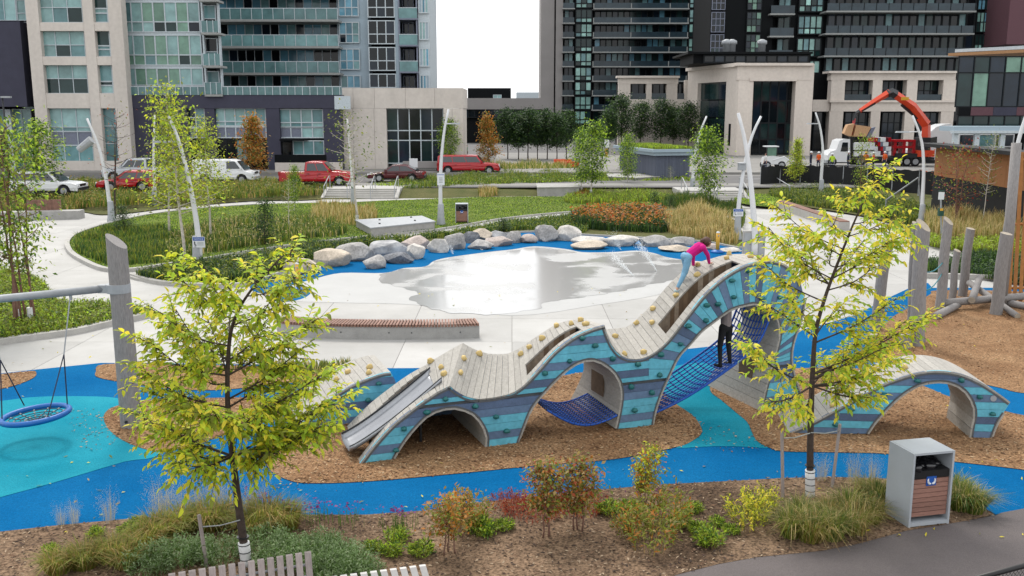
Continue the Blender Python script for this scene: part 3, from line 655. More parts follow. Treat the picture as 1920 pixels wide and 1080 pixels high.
# ---- the short ramp behind
O2 = G(552, 807)
W2 = Wave(O2, (W1.u.x, W1.u.y), 'short blue plank ramp with pale deck and square cut end behind the slide')
W2.setup([([(552, 806), (580, 778), (607, 754), (647, 728), (680, 712), (713, 700), (732, 697)], None)], [([(740, 712), (746, 740), (752, 800)], False), ([(700, 808)], False), ([(640, 806)], False)], lambda z: 1.5)
W2.face([hcuts(.155*i+.003, .155*(i+1)-.003) for i in range(9)])
W2.deck([])
W2.holds([(710, 719), (661, 743), (625, 764), (690, 750)], [(582, 742), (631, 709), (652, 696), (692, 697), (693, 687)])
# ---- the low arch on the right
O3 = G(1477, 812); E3 = G(1855, 822)
W3 = Wave(O3, (E3.x-O3.x, E3.y-O3.y), 'low blue and slate arched plank bridge with pale deck standing alone on wood chips')
top3 = [(1477, 811), (1523, 790), (1573, 763), (1623, 735), (1657, 718), (1707, 701), (1740, 695), (1773, 695), (1807, 702), (1840, 717), (1873, 738), (1893, 753)]
op3b = [(1820, 820), (1823, 800), (1828, 776), (1823, 753), (1807, 730), (1783, 717), (1757, 714), (1723, 720), (1693, 737), (1667, 760), (1640, 790), (1625, 812)]
W3.setup([(top3, None)], [([(1893, 753), (1880, 773), (1867, 793), (1856, 823)][1:], True), (op3b, True), ([(1500, 812)], False)], lambda z: 1.2)
W3.face([hcuts(.150*i+.003, .150*(i+1)-.003) for i in range(12)])
W3.deck([])
W3.holds([(1720, 714), (1802, 713), (1658, 740), (1597, 767), (1567, 796), (1837, 744), (1861, 776)], [(1503, 759), (1560, 758), (1639, 689), (1697, 687), (1802, 674), (1838, 697), (1873, 727)])
b = MB(); b.tube([W3.w(W3.px(1861, 746).x, -.05, W3.px(1861, 746).y), W3.w(W3.px(1861, 746).x, -.038, W3.px(1861, 746).y)], .06, 14); b.build('badge', M['galv'], W3.root)
# ================================================================== PEOPLE (one continuous remeshed body each)
SKIN = mat('skin', C(214, 170, 146, 1.5), .6, var=.06); HAIR = mat('brown_hair', C(84, 54, 44, 1.4), .7, var=.25, scale=30)
def cloth(n, r, g, b_): return mat('cloth_'+n, C(r, g, b_, 1.5), .9, var=.12, scale=9)
CL = dict(pink=cloth('pink', 226, 20, 140), jeans=cloth('jeans', 132, 182, 214), black=cloth('black', 26, 26, 30), grey=cloth('grey', 158, 146, 146), shoe=cloth('shoe', 190, 214, 222),
          navy=cloth('navy', 44, 48, 70), orange=cloth('orange_vest', 240, 104, 40), lime=cloth('lime_vest', 196, 232, 60), white=cloth('white', 232, 232, 232), green=cloth('green_top', 110, 150, 120), sole=cloth('sole', 232, 232, 232))
def capsule(b, p, q, r0, r1, n=10):
    p, q = Vector(p), Vector(q); d = q-p; L = d.length
    if L < 1e-5: b.blob(p, (r0, r0, r0), 0, 0, n, 8); return
    b.tube([p-d/L*r0*.85, p-d/L*r0*.5, p, q, q+d/L*r1*.5, q+d/L*r1*.85], [r0*.5, r0*.86, r0, r1, r1*.86, r1*.5], n)
def body(name, segs, root, vox=.02):
    """segs: (p, q, r0, r1, material) tapered limbs fused by a voxel remesh; faces take the material of the nearest limb"""
    b = MB()
    for (p, q, r0, r1, m) in segs: capsule(b, p, q, r0, r1)
    tmp = bpy.data.objects.new('tmp', b.mesh('tmp', SKIN)); COL.objects.link(tmp)
    md = tmp.modifiers.new('r', 'REMESH'); md.mode = 'VOXEL'; md.voxel_size = vox
    m2 = tmp.modifiers.new('s', 'SMOOTH'); m2.iterations = 2; m2.factor = .5
    dg = bpy.context.evaluated_depsgraph_get(); me = bpy.data.meshes.new_from_object(tmp.evaluated_get(dg)); bpy.data.objects.remove(tmp)
    me.name = name; me.materials.clear(); mats = []
    for s_ in segs:
        if s_[4] not in mats: mats.append(s_[4])
    for m in mats: me.materials.append(m)
    n = len(me.polygons); cen = np.zeros(n*3, np.float32); me.polygons.foreach_get('center', cen); cen = cen.reshape(-1, 3)
    best = np.full(n, 1e9); idx = np.zeros(n, np.int32)
    for (p, q, r0, r1, m) in segs:
        p, q = np.array(p), np.array(q); d = q-p; t = np.clip(((cen-p)@d)/max(d@d, 1e-9), 0, 1); dist = np.linalg.norm(cen-(p+t[:, None]*d), axis=1)-(r0+(r1-r0)*t)
        k = dist < best; best[k] = dist[k]; idx[k] = mats.index(m)
    me.polygons.foreach_set('material_index', idx); me.polygons.foreach_set('use_smooth', [True]*n)
    return inst(me, name, root)
def hand(segs, wrist, dirv, up, m, s=1.0):
    w, d, u = Vector(wrist), Vector(dirv).normalized(), Vector(up).normalized(); sd = d.cross(u).normalized()
    segs.append((w, w+d*.06*s, .024*s, .030*s, m)); segs.append((w+d*.05*s-sd*.015*s, w+d*.05*s+sd*.015*s, .02*s, .02*s, m))
    for i, L in enumerate((.062, .072, .067, .052)):
        o = w+d*.075*s+sd*(i-1.5)*.017*s; segs.append((o, o+d*L*.5*s, .009*s, .0085*s, m)); segs.append((o+d*L*.5*s, o+d*L*.9*s-u*L*.35*s, .0085*s, .007*s, m))
    segs.append((w+d*.02*s-sd*.02*s, w+d*.05*s-sd*.048*s, .012*s, .010*s, m)); segs.append((w+d*.05*s-sd*.048*s, w+d*.08*s-sd*.05*s, .010*s, .008*s, m))
def headparts(root, hc, r, fwd, hairm, long=False, tail=None):
    f = Vector(fwd).normalized(); side = Vector((f.y, -f.x, 0)).normalized(); up = side.cross(f); up = up if up.z > 0 else -up
    b = MB(); b.blob(hc-f*r*.18+up*r*.16, (r*1.08, r*1.08, r*1.05), 4, .05, 12, 8)
    if tail: 
        for p in tail: b.blob(p[0], (p[1],)*3, 6, .15, 8, 6)
    b.build('hair', hairm, root, True)
    e = MB()
    for k in (-1, 1): e.blob(hc+f*r*.93+side*k*r*.36+up*r*.02, (r*.12,)*3, 0, 0, 8, 5)
    e.build('eyes', M['black'], root, True)
def girl():
    rt = thing('person', 'child in pink top and light blue jeans climbing the tall arch on hands and feet', 'person', W1.O)
    f1 = W1.hit(1268, 549)[0]; f2 = W1.hit(1278, 527)[0]; h1 = W1.hit(1334, 496)[0]; h2 = W1.hit(1304, 500)[0]
    Y0 = (W1.O+f1).y
    def q(x, y, dy=0): return V(x, y, Y0+.15+dy)-W1.O
    hip = q(1287, 481); sh = q(1312, 463); hd = q(1312, 459); seg = []
    fw = (h1-f1); fw.z = 0; fw.normalize(); sd = Vector((fw.y, -fw.x, 0))
    a1 = f1+Vector((0, 0, .06)); a2 = f2+Vector((0, 0, .06)); J = CL['jeans']; Pk = CL['pink']
    for (ft, an, k) in ((f1, a1, 1), (f2, a2, -1)):
        hp = hip+sd*.075*k; kn = (hp+an)/2+fw*.07+Vector((0, 0, .02))
        seg.append((hp, kn, .085, .062, J)); seg.append((kn, an+(kn-an)*.2, .058, .042, J)); seg.append((an+(kn-an)*.2, an, .032, .032, SKIN))
        seg.append((an-fw*.02-Vector((0, 0, .015)), an+fw*.13-Vector((0, 0, .03)), .036, .03, CL['shoe']))
    seg.append((hip-sd*.05, hip+sd*.05, .10, .10, J)); seg.append((hip, hip+(sh-hip)*.25, .098, .095, CL['navy']))
    seg.append((hip+(sh-hip)*.3, sh, .105, .115, Pk)); seg.append((sh-sd*.11, sh+sd*.11, .075, .075, Pk))
    for (hh, k) in ((h1, 1), (h2, -1)):
        s0 = sh+sd*.13*k; wr = hh+Vector((0, 0, .03))-fw*.06; el = (s0+wr)/2+sd*.05*k+Vector((0, 0, .02))
        seg.append((s0, el, .055, .046, Pk)); seg.append((el, wr-(wr-el)*.12, .044, .034, Pk)); seg.append((wr-(wr-el)*.12, wr, .024, .024, SKIN)); hand(seg, wr, fw+Vector((0, 0, .1)), (0, 0, 1), SKIN, .85)
    nd = (sh-hip).normalized()*.4+fw*.8+Vector((0, 0, .35)); nd.normalize()
    hc = sh+nd*.19; seg.append((sh, hc, .05, .045, SKIN)); seg.append((hc, hc+Vector((0, 0, -.03))+fw*.02, .092, .075, SKIN)); seg.append((hc+fw*.085-Vector((0, 0, .012)), hc+fw*.1-Vector((0, 0, .02)), .014, .016, SKIN))
    for k in (-1, 1): seg.append((hc+sd*.088*k, hc+sd*.092*k+Vector((0, 0, .015)), .018, .016, SKIN))
    body('body', seg, rt, .009)
    headparts(rt, hc, .098, fw, HAIR, tail=[(hc-fw*.12+Vector((0, 0, .04)), .05), (hc-fw*.16+Vector((0, 0, -.01)), .04), (hc-fw*.17-Vector((0, 0, .06)), .03)])
girl()
def stand(rt, z=0, H=1.7, top=None, legs=None, shoe=None, fw=(0, 1, 0), vox=.02, arms='down', hairm=HAIR, rs=random, helmet=None, stance=.1, hands=True):
    k = H/1.7; f = Vector(fw).normalized(); s = Vector((f.y, -f.x, 0)); U = Vector((0, 0, 1)); seg = []
    top = top or CL['grey']; legs = legs or CL['black']; shoe = shoe or CL['black']
    hip = U*.92*k; sh = U*1.40*k+f*.02; hc = U*1.59*k+f*.03
    for e in (-1, 1):
        hp = hip+s*.09*e*k; kn = U*.50*k+s*(.09+stance*.4)*e*k+f*.03; an = U*.09*k+s*(.09+stance*.6)*e*k-f*.02
        seg += [(hp, kn, .092*k, .062*k, legs), (kn, an, .06*k, .043*k, legs), (an-U*.03-f*.02, an-U*.045+f*.15, .042*k, .034*k, shoe)]
    seg += [(hip-s*.06, hip+s*.06, .11*k, .11*k, legs), (hip+U*.09, sh-U*.1, .12*k, .13*k, top), (sh-s*.13*k, sh+s*.13*k, .08*k, .08*k, top)]
    for e in (-1, 1):
        s0 = sh+s*.19*e*k-U*.01
        if arms == 'up': el = s0+s*.06*e+U*.18+f*.12; wr = el+U*.22+f*.06
        elif arms == 'fold': el = s0-U*.27+s*.06*e; wr = el+f*.2+U*.03-s*.06*e
        else: el = s0-U*.28*k+s*.04*e; wr = el-U*.24*k+f*.07
        seg += [(s0, el, .055*k, .045*k, top), (el, wr, .042*k, .03*k, top if top in (CL['grey'], CL['black'], CL['navy']) else SKIN)]
        if hands: hand(seg, wr, (wr-el), s*e, SKIN, 1.0)
        else: seg.append((wr, wr+(wr-el).normalized()*.1, .035, .03, SKIN))
    seg += [(sh, hc, .055*k, .05*k, SKIN), (hc, hc-U*.06+f*.015, .098*k, .08*k, SKIN), (hc+f*.09-U*.02, hc+f*.105-U*.03, .015, .017, SKIN)]
    for e in (-1, 1): seg.append((hc+s*.092*e, hc+s*.098*e+U*.015, .018, .016, SKIN))
    body('body', seg, rt, vox)
    headparts(rt, hc, .1*k, f, hairm)
    if helmet:
        b = MB(); b.lathe([(.155, 0), (.15, .015), (.128, .02), (.125, .07), (.09, .115), (.03, .135)], 14, hc+U*.035); b.build('hard_hat', helmet, rt, True)
# adult on the rope net inside the tall arch
d_ = ray(1358, 688); k_ = 16.0; pst = None
while k_ < 26:
    p = C0+d_*k_-W1.O; a = p.dot(W1.u); t = p.dot(W1.n)
    zs = [q for q in nl if abs(q.x-a) < .1]
    if .2 < t < 1.6 and zs and p.z <= zs[0].y-.02: pst = (C0+d_*k_, zs[0].y); break
    k_ += .02
if pst is None: pst = (W1.O+W1.w(nl[NN//2].x, .8, nl[NN//2].y), nl[NN//2].y)
rt = thing('person', 'person in grey top and black trousers standing on the blue rope net under the arch', 'person', (pst[0].x, pst[0].y, pst[1]-.03))
stand(rt, 0, 1.62, CL['grey'], CL['black'], CL['black'], (-.5, .8, 0), .012, 'up', HAIR)
# ================================================================== PLAY AND STREET FURNITURE
def loc(o, p): o.location = p; return o
# ---- basket swing
pb = G(246, 800); D0 = pb.y
sw = thing('basket_swing', 'basket net swing with blue rim hung from a tall grey log post and steel beam', 'swing', (pb.x, pb.y, 0))
def S_(x, y, dy=0): return V(x, y, D0+dy)-Vector((pb.x, pb.y, 0))
pt = S_(216, 440); b = MB(); rr = .215
n = 20; ax = (S_(216, 440)-Vector((0, 0, 0))).normalized(); vs = []; fs = []
bot = S_(247, 800); bot.z = -.02
for lv in (0, 1, 2, 3):
    c = bot.lerp(S_(218, 452), lv/3)
    for k in range(n):
        t = 2*math.pi*k/n; zz = 0
        if lv == 3: zz = -.30*math.cos(t)*.5
        vs.append((c.x+rr*(1-.04*lv)*math.cos(t), c.y+rr*math.sin(t), c.z+zz))
for lv in range(3):
    for k in range(n): fs.append((lv*n+k, lv*n+(k+1) % n, (lv+1)*n+(k+1) % n, (lv+1)*n+k))
b.add(vs, fs); b.add(vs[3*n:], [tuple(range(n))]); post = b.build('post', M['log'], sw, True)
for p in post.data.polygons:
    if len(p.vertices) > 4: p.use_smooth = False
b = MB(); cb = S_(222, 540); b.lathe([(.225, -.09), (.235, -.085), (.235, .085), (.225, .09)], 24, cb); b.box(cb+Vector((-.27, -.02, -.01)), (.2, .16, .16)); b.build('clamp_collar', M['galv'], sw)
b = MB(); bl = S_(198, 541); br = V(-60, 566, D0-1.35)-Vector((pb.x, pb.y, 0)); dr = (br-bl); far = bl+dr*2.2; b.tube([bl, far], .075, 14); b.build('beam', M['galv'], sw, True)
b = MB(); fb = far.copy(); b.tube([Vector((fb.x-.2, fb.y, -.02)), Vector((fb.x-.1, fb.y, fb.z+.9))], [.21, .2], 16); b.build('post', M['log'], sw, True)
for i, (x, y) in enumerate(((235, 772), (237, 791), (254, 775))):
    q = V(x, y, D0-.215)-Vector((pb.x, pb.y, 0)); b = MB(); b.tube([q, q+Vector((0, -.03, 0))], .03, 8); b.build('bolt', M['dark'], sw)
bc = G(67, 778, .56)-Vector((pb.x, pb.y, 0)); rad = .60
b = MB(); nn = 36
ring = [bc+Vector((rad*math.cos(2*math.pi*k/nn), rad*math.sin(2*math.pi*k/nn), .05*math.cos(2*math.pi*k/nn))) for k in range(nn+1)]
b.tube(ring, .055, 10, 0, False); b.build('rim', M['bluep'], sw, True)
b = MB()
for k in range(12):
    t = 2*math.pi*k/12; b.tube([bc+Vector((rad*f*math.cos(t), rad*f*math.sin(t), -.10*(1-f*f)+.05*f*math.cos(t))) for f in (0, .35, .7, 1)], .009, 5, 0, False)
for f in (.16, .32, .48, .64, .82):
    b.tube([bc+Vector((rad*f*math.cos(2*math.pi*k/24), rad*f*math.sin(2*math.pi*k/24), -.10*(1-f*f)+.05*f*math.cos(2*math.pi*k/24))) for k in range(25)], .009, 5, 0, False)
b.build('rope_net', M['knot'], sw, True)
b = MB()
for f in (.32, .64, .82):
    for k in range(12):
        t = 2*math.pi*k/12; b.blob(bc+Vector((rad*f*math.cos(t), rad*f*math.sin(t), -.085*(1-f*f)+.05*f*math.cos(t))), (.022,)*3, k, .1, 6, 4)
b.build('net_clips', M['paler'], sw, True)
hb = bl+dr*((S_(148, 550).x-bl.x)/dr.x); hb2 = bl+dr*(((hb.x-bl.x)+2*(bc.x-hb.x))/dr.x)
for (hh, sg) in ((hb, 1), (hb2, -1)):
    j = hh.lerp(bc+Vector((sg*rad*.75, 0, 0)), .55); j = hh+Vector((0, 0, -.05))+(bc+Vector((sg*rad*.7, 0, .05))-hh)*.50
    b = MB(); b.tube([hh+Vector((0, 0, -.05)), j], .012, 6); b.build('chain', M['galv'], sw)
    b = MB(); b.tube([hh+Vector((0, 0, -.16)), hh+Vector((0, 0, -.04))], .03, 8); b.build('swivel', M['galv'], sw)
    for dy in (-.42, .42):
        b = MB(); b.tube([j, bc+Vector((sg*math.sqrt(rad**2-.42**2), dy, .06))], .012, 6); b.build('rope', M['knot'], sw)
# ---- upright logs
def logpost(base, topx, dia, label, group=None, cut=.25, name='log_post'):
    p = G(*base); px_m = F/(p-C0).length; r = dia/px_m/2; q = V(topx[0], topx[1], p.y); o = thing(name, label, 'log post', (p.x, p.y, 0), 0, group)
    b = MB(); n = 16; vs = []; fs = []; H = q.z; dx = q.x-p.x; rs = random.Random(int(base[0]))
    L = 6
    for i in range(L+1):
        f = i/L
        for k in range(n):
            t = 2*math.pi*k/n; w = r*(1-.08*f)*(1+.035*math.sin(3*t+i*.7)); vs.append((dx*f+w*math.cos(t)+.02*math.sin(i*1.3), w*math.sin(t), (H*f-.03)+(cut*math.cos(t-2.2) if i == L else 0)*r*2))
    for i in range(L):
        for k in range(n): fs.append((i*n+k, i*n+(k+1) % n, (i+1)*n+(k+1) % n, (i+1)*n+k))
    b.add(vs, fs); b.build('trunk', M['log'], o, True); e = MB(); e.add([(v[0], v[1], v[2]+.002) for v in vs[L*n:]], [tuple(range(n))]); e.build('cut_end', M['logend'], o)
    return o
LG = 'upright grey logs on the wood chips'
logpost((1641, 618), (1664, 448), 20, 'grey upright log at the edge of blue rubber nearest the yellow-leaved tree', LG)
logpost((1708, 640), (1718, 418), 17, 'slim tall grey log standing right behind a thicker one of a pair', LG)
logpost((1717, 648), (1730, 420), 25, 'thick tall grey log with slanted top in front of a slimmer twin', LG, .4)
logpost((1694, 652), (1694, 626), 26, 'short fat log stump at the foot of the paired tall logs', LG, .05)
logpost((1634, 648), (1634, 624), 22, 'short log stump beside the blue rubber under yellow leaves', LG, .05)
logpost((1727, 642), (1728, 612), 13, 'thin short log stub behind the thick tall log', LG, .05)
logpost((1762, 582), (1777, 412), 17, 'tall grey log with slanted top holding teal ropes', LG, .4)
logpost((1785, 561), (1794, 468), 12, 'short thin grey log between two taller log posts', LG, .2)
logpost((1804, 556), (1819, 427), 15, 'tall dark grey log next to leaning round timber', LG, .1)
logpost((1867, 590), (1886, 436), 20, 'thick grey log in front of the cedar slat tower', LG, .1)
def laylog(a, b_, za, zb, dia, label):
    p, q = G(a[0], a[1], za), G(b_[0], b_[1], zb); r = dia/(F/(p-C0).length)/2; o = thing('round_timber', label, 'log', (p.x, p.y, 0), 0, 'lying round timbers by the slat tower')
    b = MB(); d = q-p; pts = [Vector((0, 0, p.z))+d*f for f in (0, .25, .5, .75, 1)]; b.tube(pts, [r, r*1.03, r, r*.97, r*.93], 14); b.build('trunk', M['log'], o, True)
    dn = d.normalized(); e = MB(); e.tube([pts[0]-dn*.004, pts[0]], r*.95, 14); e.tube([pts[-1], pts[-1]+dn*.004], r*.88, 14); e.build('cut_end', M['logend'], o)
laylog((1752, 594), (1797, 571), .10, .16, 13, 'short lying round timber touching the rope-holding log')
laylog((1770, 568), (1960, 552), .25, .35, 13, 'long horizontal round timber crossing in front of the slat tower')
laylog((1822, 563), (1837, 520), .35, .75, 12, 'round timber leaning up over the long horizontal timber')
laylog((1817, 530), (1908, 593), .55, .08, 10, 'thin round timber slanting down beneath the long horizontal timber')
laylog((1880, 566), (1960, 582), .12, .12, 12, 'low round timber lying behind the thick log by the slat tower')
for i, (a, b_) in enumerate((((1733, 510), (1768, 492)), ((1735, 545), (1766, 513)))):
    p, q = V(*a, G(1717, 648).y), V(*b_, G(1762, 582).y); m_ = (p+q)/2-Vector((0, 0, .12)); b = MB(); b.tube([p, (p+m_)/2-Vector((0, 0, .03)), m_, (m_+q)/2-Vector((0, 0, .03)), q], .018, 6)
    tag(b.build('rope', mat('teal_rope', C(40, 120, 130, 1.3), .7), None, True), ['upper', 'lower'][i]+' teal rope slung between two tall grey logs', 'rope', 'teal ropes between logs')
# ---- cedar slat tower at the right edge
tb = G(1905, 575); tw = thing('slat_tower', 'cedar slatted play tower with a tall grey corner log', 'play tower', (tb.x, tb.y, 0))
def T_(x, y, dy=0): return V(x, y, tb.y+dy)-Vector((tb.x, tb.y, 0))
b = MB(); p0 = T_(1878, 560); p0.z = 0; b.tube([p0, T_(1893, 420), T_(1906, 268)], [.17, .165, .155], 14); b.build('corner_log', M['log'], tw, True)
for i, (x0, x1) in enumerate(((1890, 1902), (1900, 1913), (1911, 1926), (1924, 1941), (1938, 1956), (1952, 1972), (1968, 1990))):
    b = MB(); a = T_(x0, 556, .25+.06*i); c = T_(x1, 285, .25+.06*i); a.z = .05; w = .11
    b.hexa([a+Vector(v) for v in ((0, -.02, 0), (w, -.02, 0), (w, .02, 0), (0, .02, 0))]+[c+Vector(v) for v in ((0, -.02, 0), (w, -.02, 0), (w, .02, 0), (0, .02, 0))]); fixn(b.build('slat', M['cedar'], tw))
for y in (300, 420, 540):
    a, c = T_(1895, y, .42), T_(1990, y, .75); b = MB(); b.tube([a, c], .05, 4); b.build('cross_rail', M['cedar'], tw)
b = MB(); a = T_(2010, 560); a.z = 0; b.tube([a, a+Vector((.35, 0, 4.6))], .16, 14); b.build('corner_log', M['log'], tw, True)
# ---- long curved slatted bench
bl_ = [(520, 628), (560, 632.5), (650, 636), (760, 637), (850, 636), (899, 634)]
fr = resample(smooth([Vector((G(*p).x, G(*p).y, 0)) for p in bl_], 6), .092)
bo = fr[0].copy(); bench = thing('long_bench', 'long curved concrete bench with many wooden cross slats facing the splash pad', 'bench', bo)
nrm = [Vector((-(fr[min(i+1, len(fr)-1)]-fr[max(i-1, 0)]).y, (fr[min(i+1, len(fr)-1)]-fr[max(i-1, 0)]).x, 0)).normalized() for i in range(len(fr))]
b = MB(); vs = []; fs = []
for p, q in zip(fr, nrm):
    o_ = p-bo
    for (t, z) in ((0, 0), (.0, .36), (.62, .36), (.62, 0)): vs.append(o_+q*t+Vector((0, 0, z)))
for i in range(len(fr)-1):
    for k in range(4): fs.append((i*4+k, i*4+(k+1) % 4, i*4+4+(k+1) % 4, i*4+4+k))
fs += [(0, 1, 2, 3), tuple(4*(len(fr)-1)+k for k in (3, 2, 1, 0))]; b.add(vs, fs); fixn(b.build('concrete_base', M['concv'], bench))
for i in range(len(fr)-1):
    p = (fr[i]+fr[i+1])/2-bo; q = nrm[i]; b = piece('slat', M['benchw'], bench, p+q*.31+Vector((0, 0, .405)), (.062, .70, .075), math.atan2(q.y, q.x)-math.pi/2)
for x in (635, 725, 770, 865):
    q = V(x, 622, 1); j = min(range(len(fr)), key=lambda i: abs(960+F*fr[i].x/fr[i].y*.985-x)); p = fr[j]-bo-nrm[j]*.008; b = MB(); b.tube([p+Vector((0, 0, .2)), p+nrm[j]*.01+Vector((0, 0, .2))], .02, 8); b.build('tie_hole', M['dark'], bench)
# ---- two slatted seats at the bottom edge of the view
def slatbench(xa, ya, xb, yb, n, m, label, lean):
    zt = .86; A, B = G(xa, ya, zt), G(xb, yb, zt); o = thing('slatted_bench', label, 'bench', (A.x, A.y, 0)); d = (B-A)/(n-1); u = d.normalized(); q = Vector((-u.y, u.x, 0))
    for i in range(n):
        p = d*i; b = MB(); w = .04
        back = [(-.02, .86), (-.10-lean, .42), (-.13-lean, .40)]; t = .045
        pts = [p+Vector((0, 0, zt)), p-q*.05+Vector((lean, 0, .66))-Vector((lean*0, 0, 0)), p-q*.12+Vector((lean*2, 0, .44))]
        vs = []; fs = []
        for c in pts:
            for (e, f) in ((-w, -t/2), (w, -t/2), (w, t/2), (-w, t/2)): vs.append(c+u*e+q*f)
        for k in range(2):
            for j in range(4): fs.append((k*4+j, k*4+(j+1) % 4, k*4+4+(j+1) % 4, k*4+4+j))
        fs += [(0, 1, 2, 3), (11, 10, 9, 8)]; b.add(vs, fs); fixn(b.build('back_slat', m, o))
        b = MB(); c = p-q*.38+Vector((lean*2, 0, .43)); ang = math.atan2(u.y, u.x); b.box(c, (.08, .46, .04), ang); b.build('seat_slat', m, o)
    for z in (.68, .52):
        b = MB(); e = q*.02; b.tube([d*0+e+Vector((0, 0, z)), d*(n-1)+e+Vector((0, 0, z))], .018, 6); b.build('back_rail', M['galv'], o)
    for i in (1, n-2):
        for y in (-.12, -.52):
            b = MB(); c = d*i+q*y; b.box(c+Vector((0, 0, .205)), (.05, .05, .41), math.atan2(u.y, u.x)); b.build('leg', M['galv'], o)
slatbench(322, 1076, 577, 1035, 15, M['greyw'], 'silvered wooden slat bench with upright backrest in front of the staked tree', -.0)
slatbench(606, 1084, 792, 1060, 11, M['whitew'], 'pale whitish slat bench beside dark bark mulch', .05)
# ---- litter bins
def bin_(base, rz, label, H=1.2):
    p = G(*base); o = thing('litter_bin', label, 'bin', (p.x, p.y, .02), rz, 'slatted litter bins'); W_, D_, t = .72, .62, .035
    # local: front face at y = 0 looking to -y, body behind
    for nm, c, d in (('side_panel', (-W_/2+t/2, D_/2, H/2), (t, D_, H)), ('side_panel', (W_/2-t/2, D_/2, H/2), (t, D_, H)), ('back_panel', (0, D_-t/2-.002, H/2), (W_-2*t-.004, t, H-.004)), ('top_panel', (0, D_/2, H-t/2+.003), (W_-2*t-.004, D_-.006, t)), ('base_panel', (0, D_/2, .04), (W_-2*t-.004, D_-.006, .06))):
        piece(nm, M['binm'], o, c, d)
    n = 8; z0, z1 = .15, H*.64; h_ = (z1-z0)/n
    for i in range(n): piece('slat', M['binw'], o, (0, .05, z0+h_*(i+.5)), (W_-2*t-.02, .03, h_*.88))
    piece('door_backing', M['dark'], o, (0, .08, (z0+z1)/2), (W_-2*t-.03, .02, z1-z0))
    b = MB(); b.hexa([(-.31, .03, z1+.01), (.31, .03, z1+.01), (.31, .5, z1+.01), (-.31, .5, z1+.01), (-.31, .03, z1+.13), (.31, .03, z1+.13), (.31, .5, z1+.16), (-.31, .5, z1+.16)]); b.build('liner_rim', M['black'], o)
    rs = random.Random(2); b = MB()
    for i in range(9): b.blob((rs.uniform(-.25, .25), rs.uniform(.1, .45), z1+.16), (.11, .1, .06), i, .35, 9, 6)
    b.build('bin_bag', mat('bag_plastic', (.008, .008, .01), .2, spec=.7), o, True)
    pl = piece('sign_plate', M['signb'], o, (0, .029, z1-.04), (.17, .012, .15)); b = MB()
    for k in (-1, 1): b.tube([(k*x_, .0215, z1-.045+z_) for x_, z_ in ((.052, .05), (.062, .02), (.056, -.012), (.036, -.034), (.010, -.036))], [.006, .014, .016, .020, .012], 6)
    b.build('sign_emblem', M['signw'], o)
    return o
bin_((1741, 988), R(13), 'grey litter bin with brown slats and black bag beside the asphalt path')
bin_((866, 421), R(2), 'grey slatted litter bin on the lawn beside the concrete slab', 1.15)
# ---- lamp poles
def lamp(base, pts, label, r0=.11, arm=None, sleeve=True, zb=0.0, sign=None, group='white curved lamp poles'):
    p = G(base[0], base[1], zb); o = thing('lamp_pole', label, 'lamp post', (p.x, p.y, zb), 0, group); q = lambda x, y: V(x, y, p.y)-Vector((p.x, p.y, zb))
    P = [Vector((0, 0, 0))]+[q(*c) for c in pts]; P = resample(smooth(P, 5), .5); n = len(P)
    b = MB(); b.tube(P, [r0*(1-.55*i/(n-1)) for i in range(n)], 10); b.build('pole', M['white'], o, True)
    if sleeve: b = MB(); b.lathe([(r0*2.1, 0), (r0*2.0, .12), (r0*1.5, .5), (r0*1.25, 1.2), (r0*1.1, 1.25)], 12); b.build('base_sleeve', M['galv'], o, True)
    if arm:
        a = q(*arm[0]); e = q(*arm[1]); d = e-a; b = MB(); b.tube([a, a+d*.45], .035, 6); b.build('lamp_arm', M['white'], o)
        b = MB(); c = a+d*.7; L = d.length; b.hexa([c+Vector(v) for v in ((-L*.32, -.1, -.03), (L*.32, -.1, -.03), (L*.32, .1, -.03), (-L*.32, .1, -.03), (-L*.28, -.07, .05), (L*.28, -.07, .05), (L*.28, .07, .05), (-L*.28, .07, .05))]); b.build('lamp_head', M['galv'], o)
    if sign:
        x0, y0, x1, y1 = sign; a, e = q(x0, y0), q(x1, y1); c = (a+e)/2; w, h_ = abs(e.x-a.x), abs(a.z-e.z)
        s = piece('sign_plate', M['signw'], o, c+Vector((0, -r0-.03, 0)), (w, .02, h_)); sgn = h_ < w*1.1; piece('sign_header', M['signb'], o, c+Vector((0, -r0-.043, h_*(.3 if sgn else .36))), (w*.94, .008, h_*(.32 if sgn else .04)))
        if sgn: text('NOTICE', o, c+Vector((0, -r0-.0495, h_*.21)), h_*.24, M['signw'])
        for dz in ((-.02, -.14, -.26) if sgn else (.1, -.02, -.14, -.26)): piece('text_line', M['paler'], o, c+Vector((w*.14 if sgn else 0, -r0-.043, h_*dz)), (w*.5, .006, h_*.05))
        if sgn: b = MB(); b.tube([c+Vector((-w*.34, -r0-.042, h_*.06)), c+Vector((-w*.33, -r0-.042, -h_*.22)), c+Vector((-w*.2, -r0-.042, -h_*.3))], h_*.045, 6); b.build('sign_symbol', M['dark'], o)
    return o
def text(s, parent, c, size, m):
    cu = bpy.data.curves.new('lettering', 'FONT'); cu.body = s; cu.size = size; cu.align_x = 'CENTER'; cu.extrude = .001
    t = bpy.data.objects.new('tmp', cu); COL.objects.link(t); dg = bpy.context.evaluated_depsgraph_get(); me = bpy.data.meshes.new_from_object(t.evaluated_get(dg)); bpy.data.objects.remove(t)
    me.materials.clear(); me.materials.append(m); o = inst(me, 'lettering', parent, c); o.rotation_euler = (math.pi/2, 0, 0); return o
lamp((371, 498), [(374, 470), (366, 400), (350, 320), (333, 258), (316, 218)], 'white curved lamp pole with flat lamp arm and notice sign among the birches', .13, ((331, 265), (286, 267)), sign=(363, 443, 387, 463))
l2 = lamp((210, 418), [(206, 385), (198, 330), (185, 275), (163, 222)], 'white curved lamp pole with a floodlight beside the plaza lawn corner', .13)
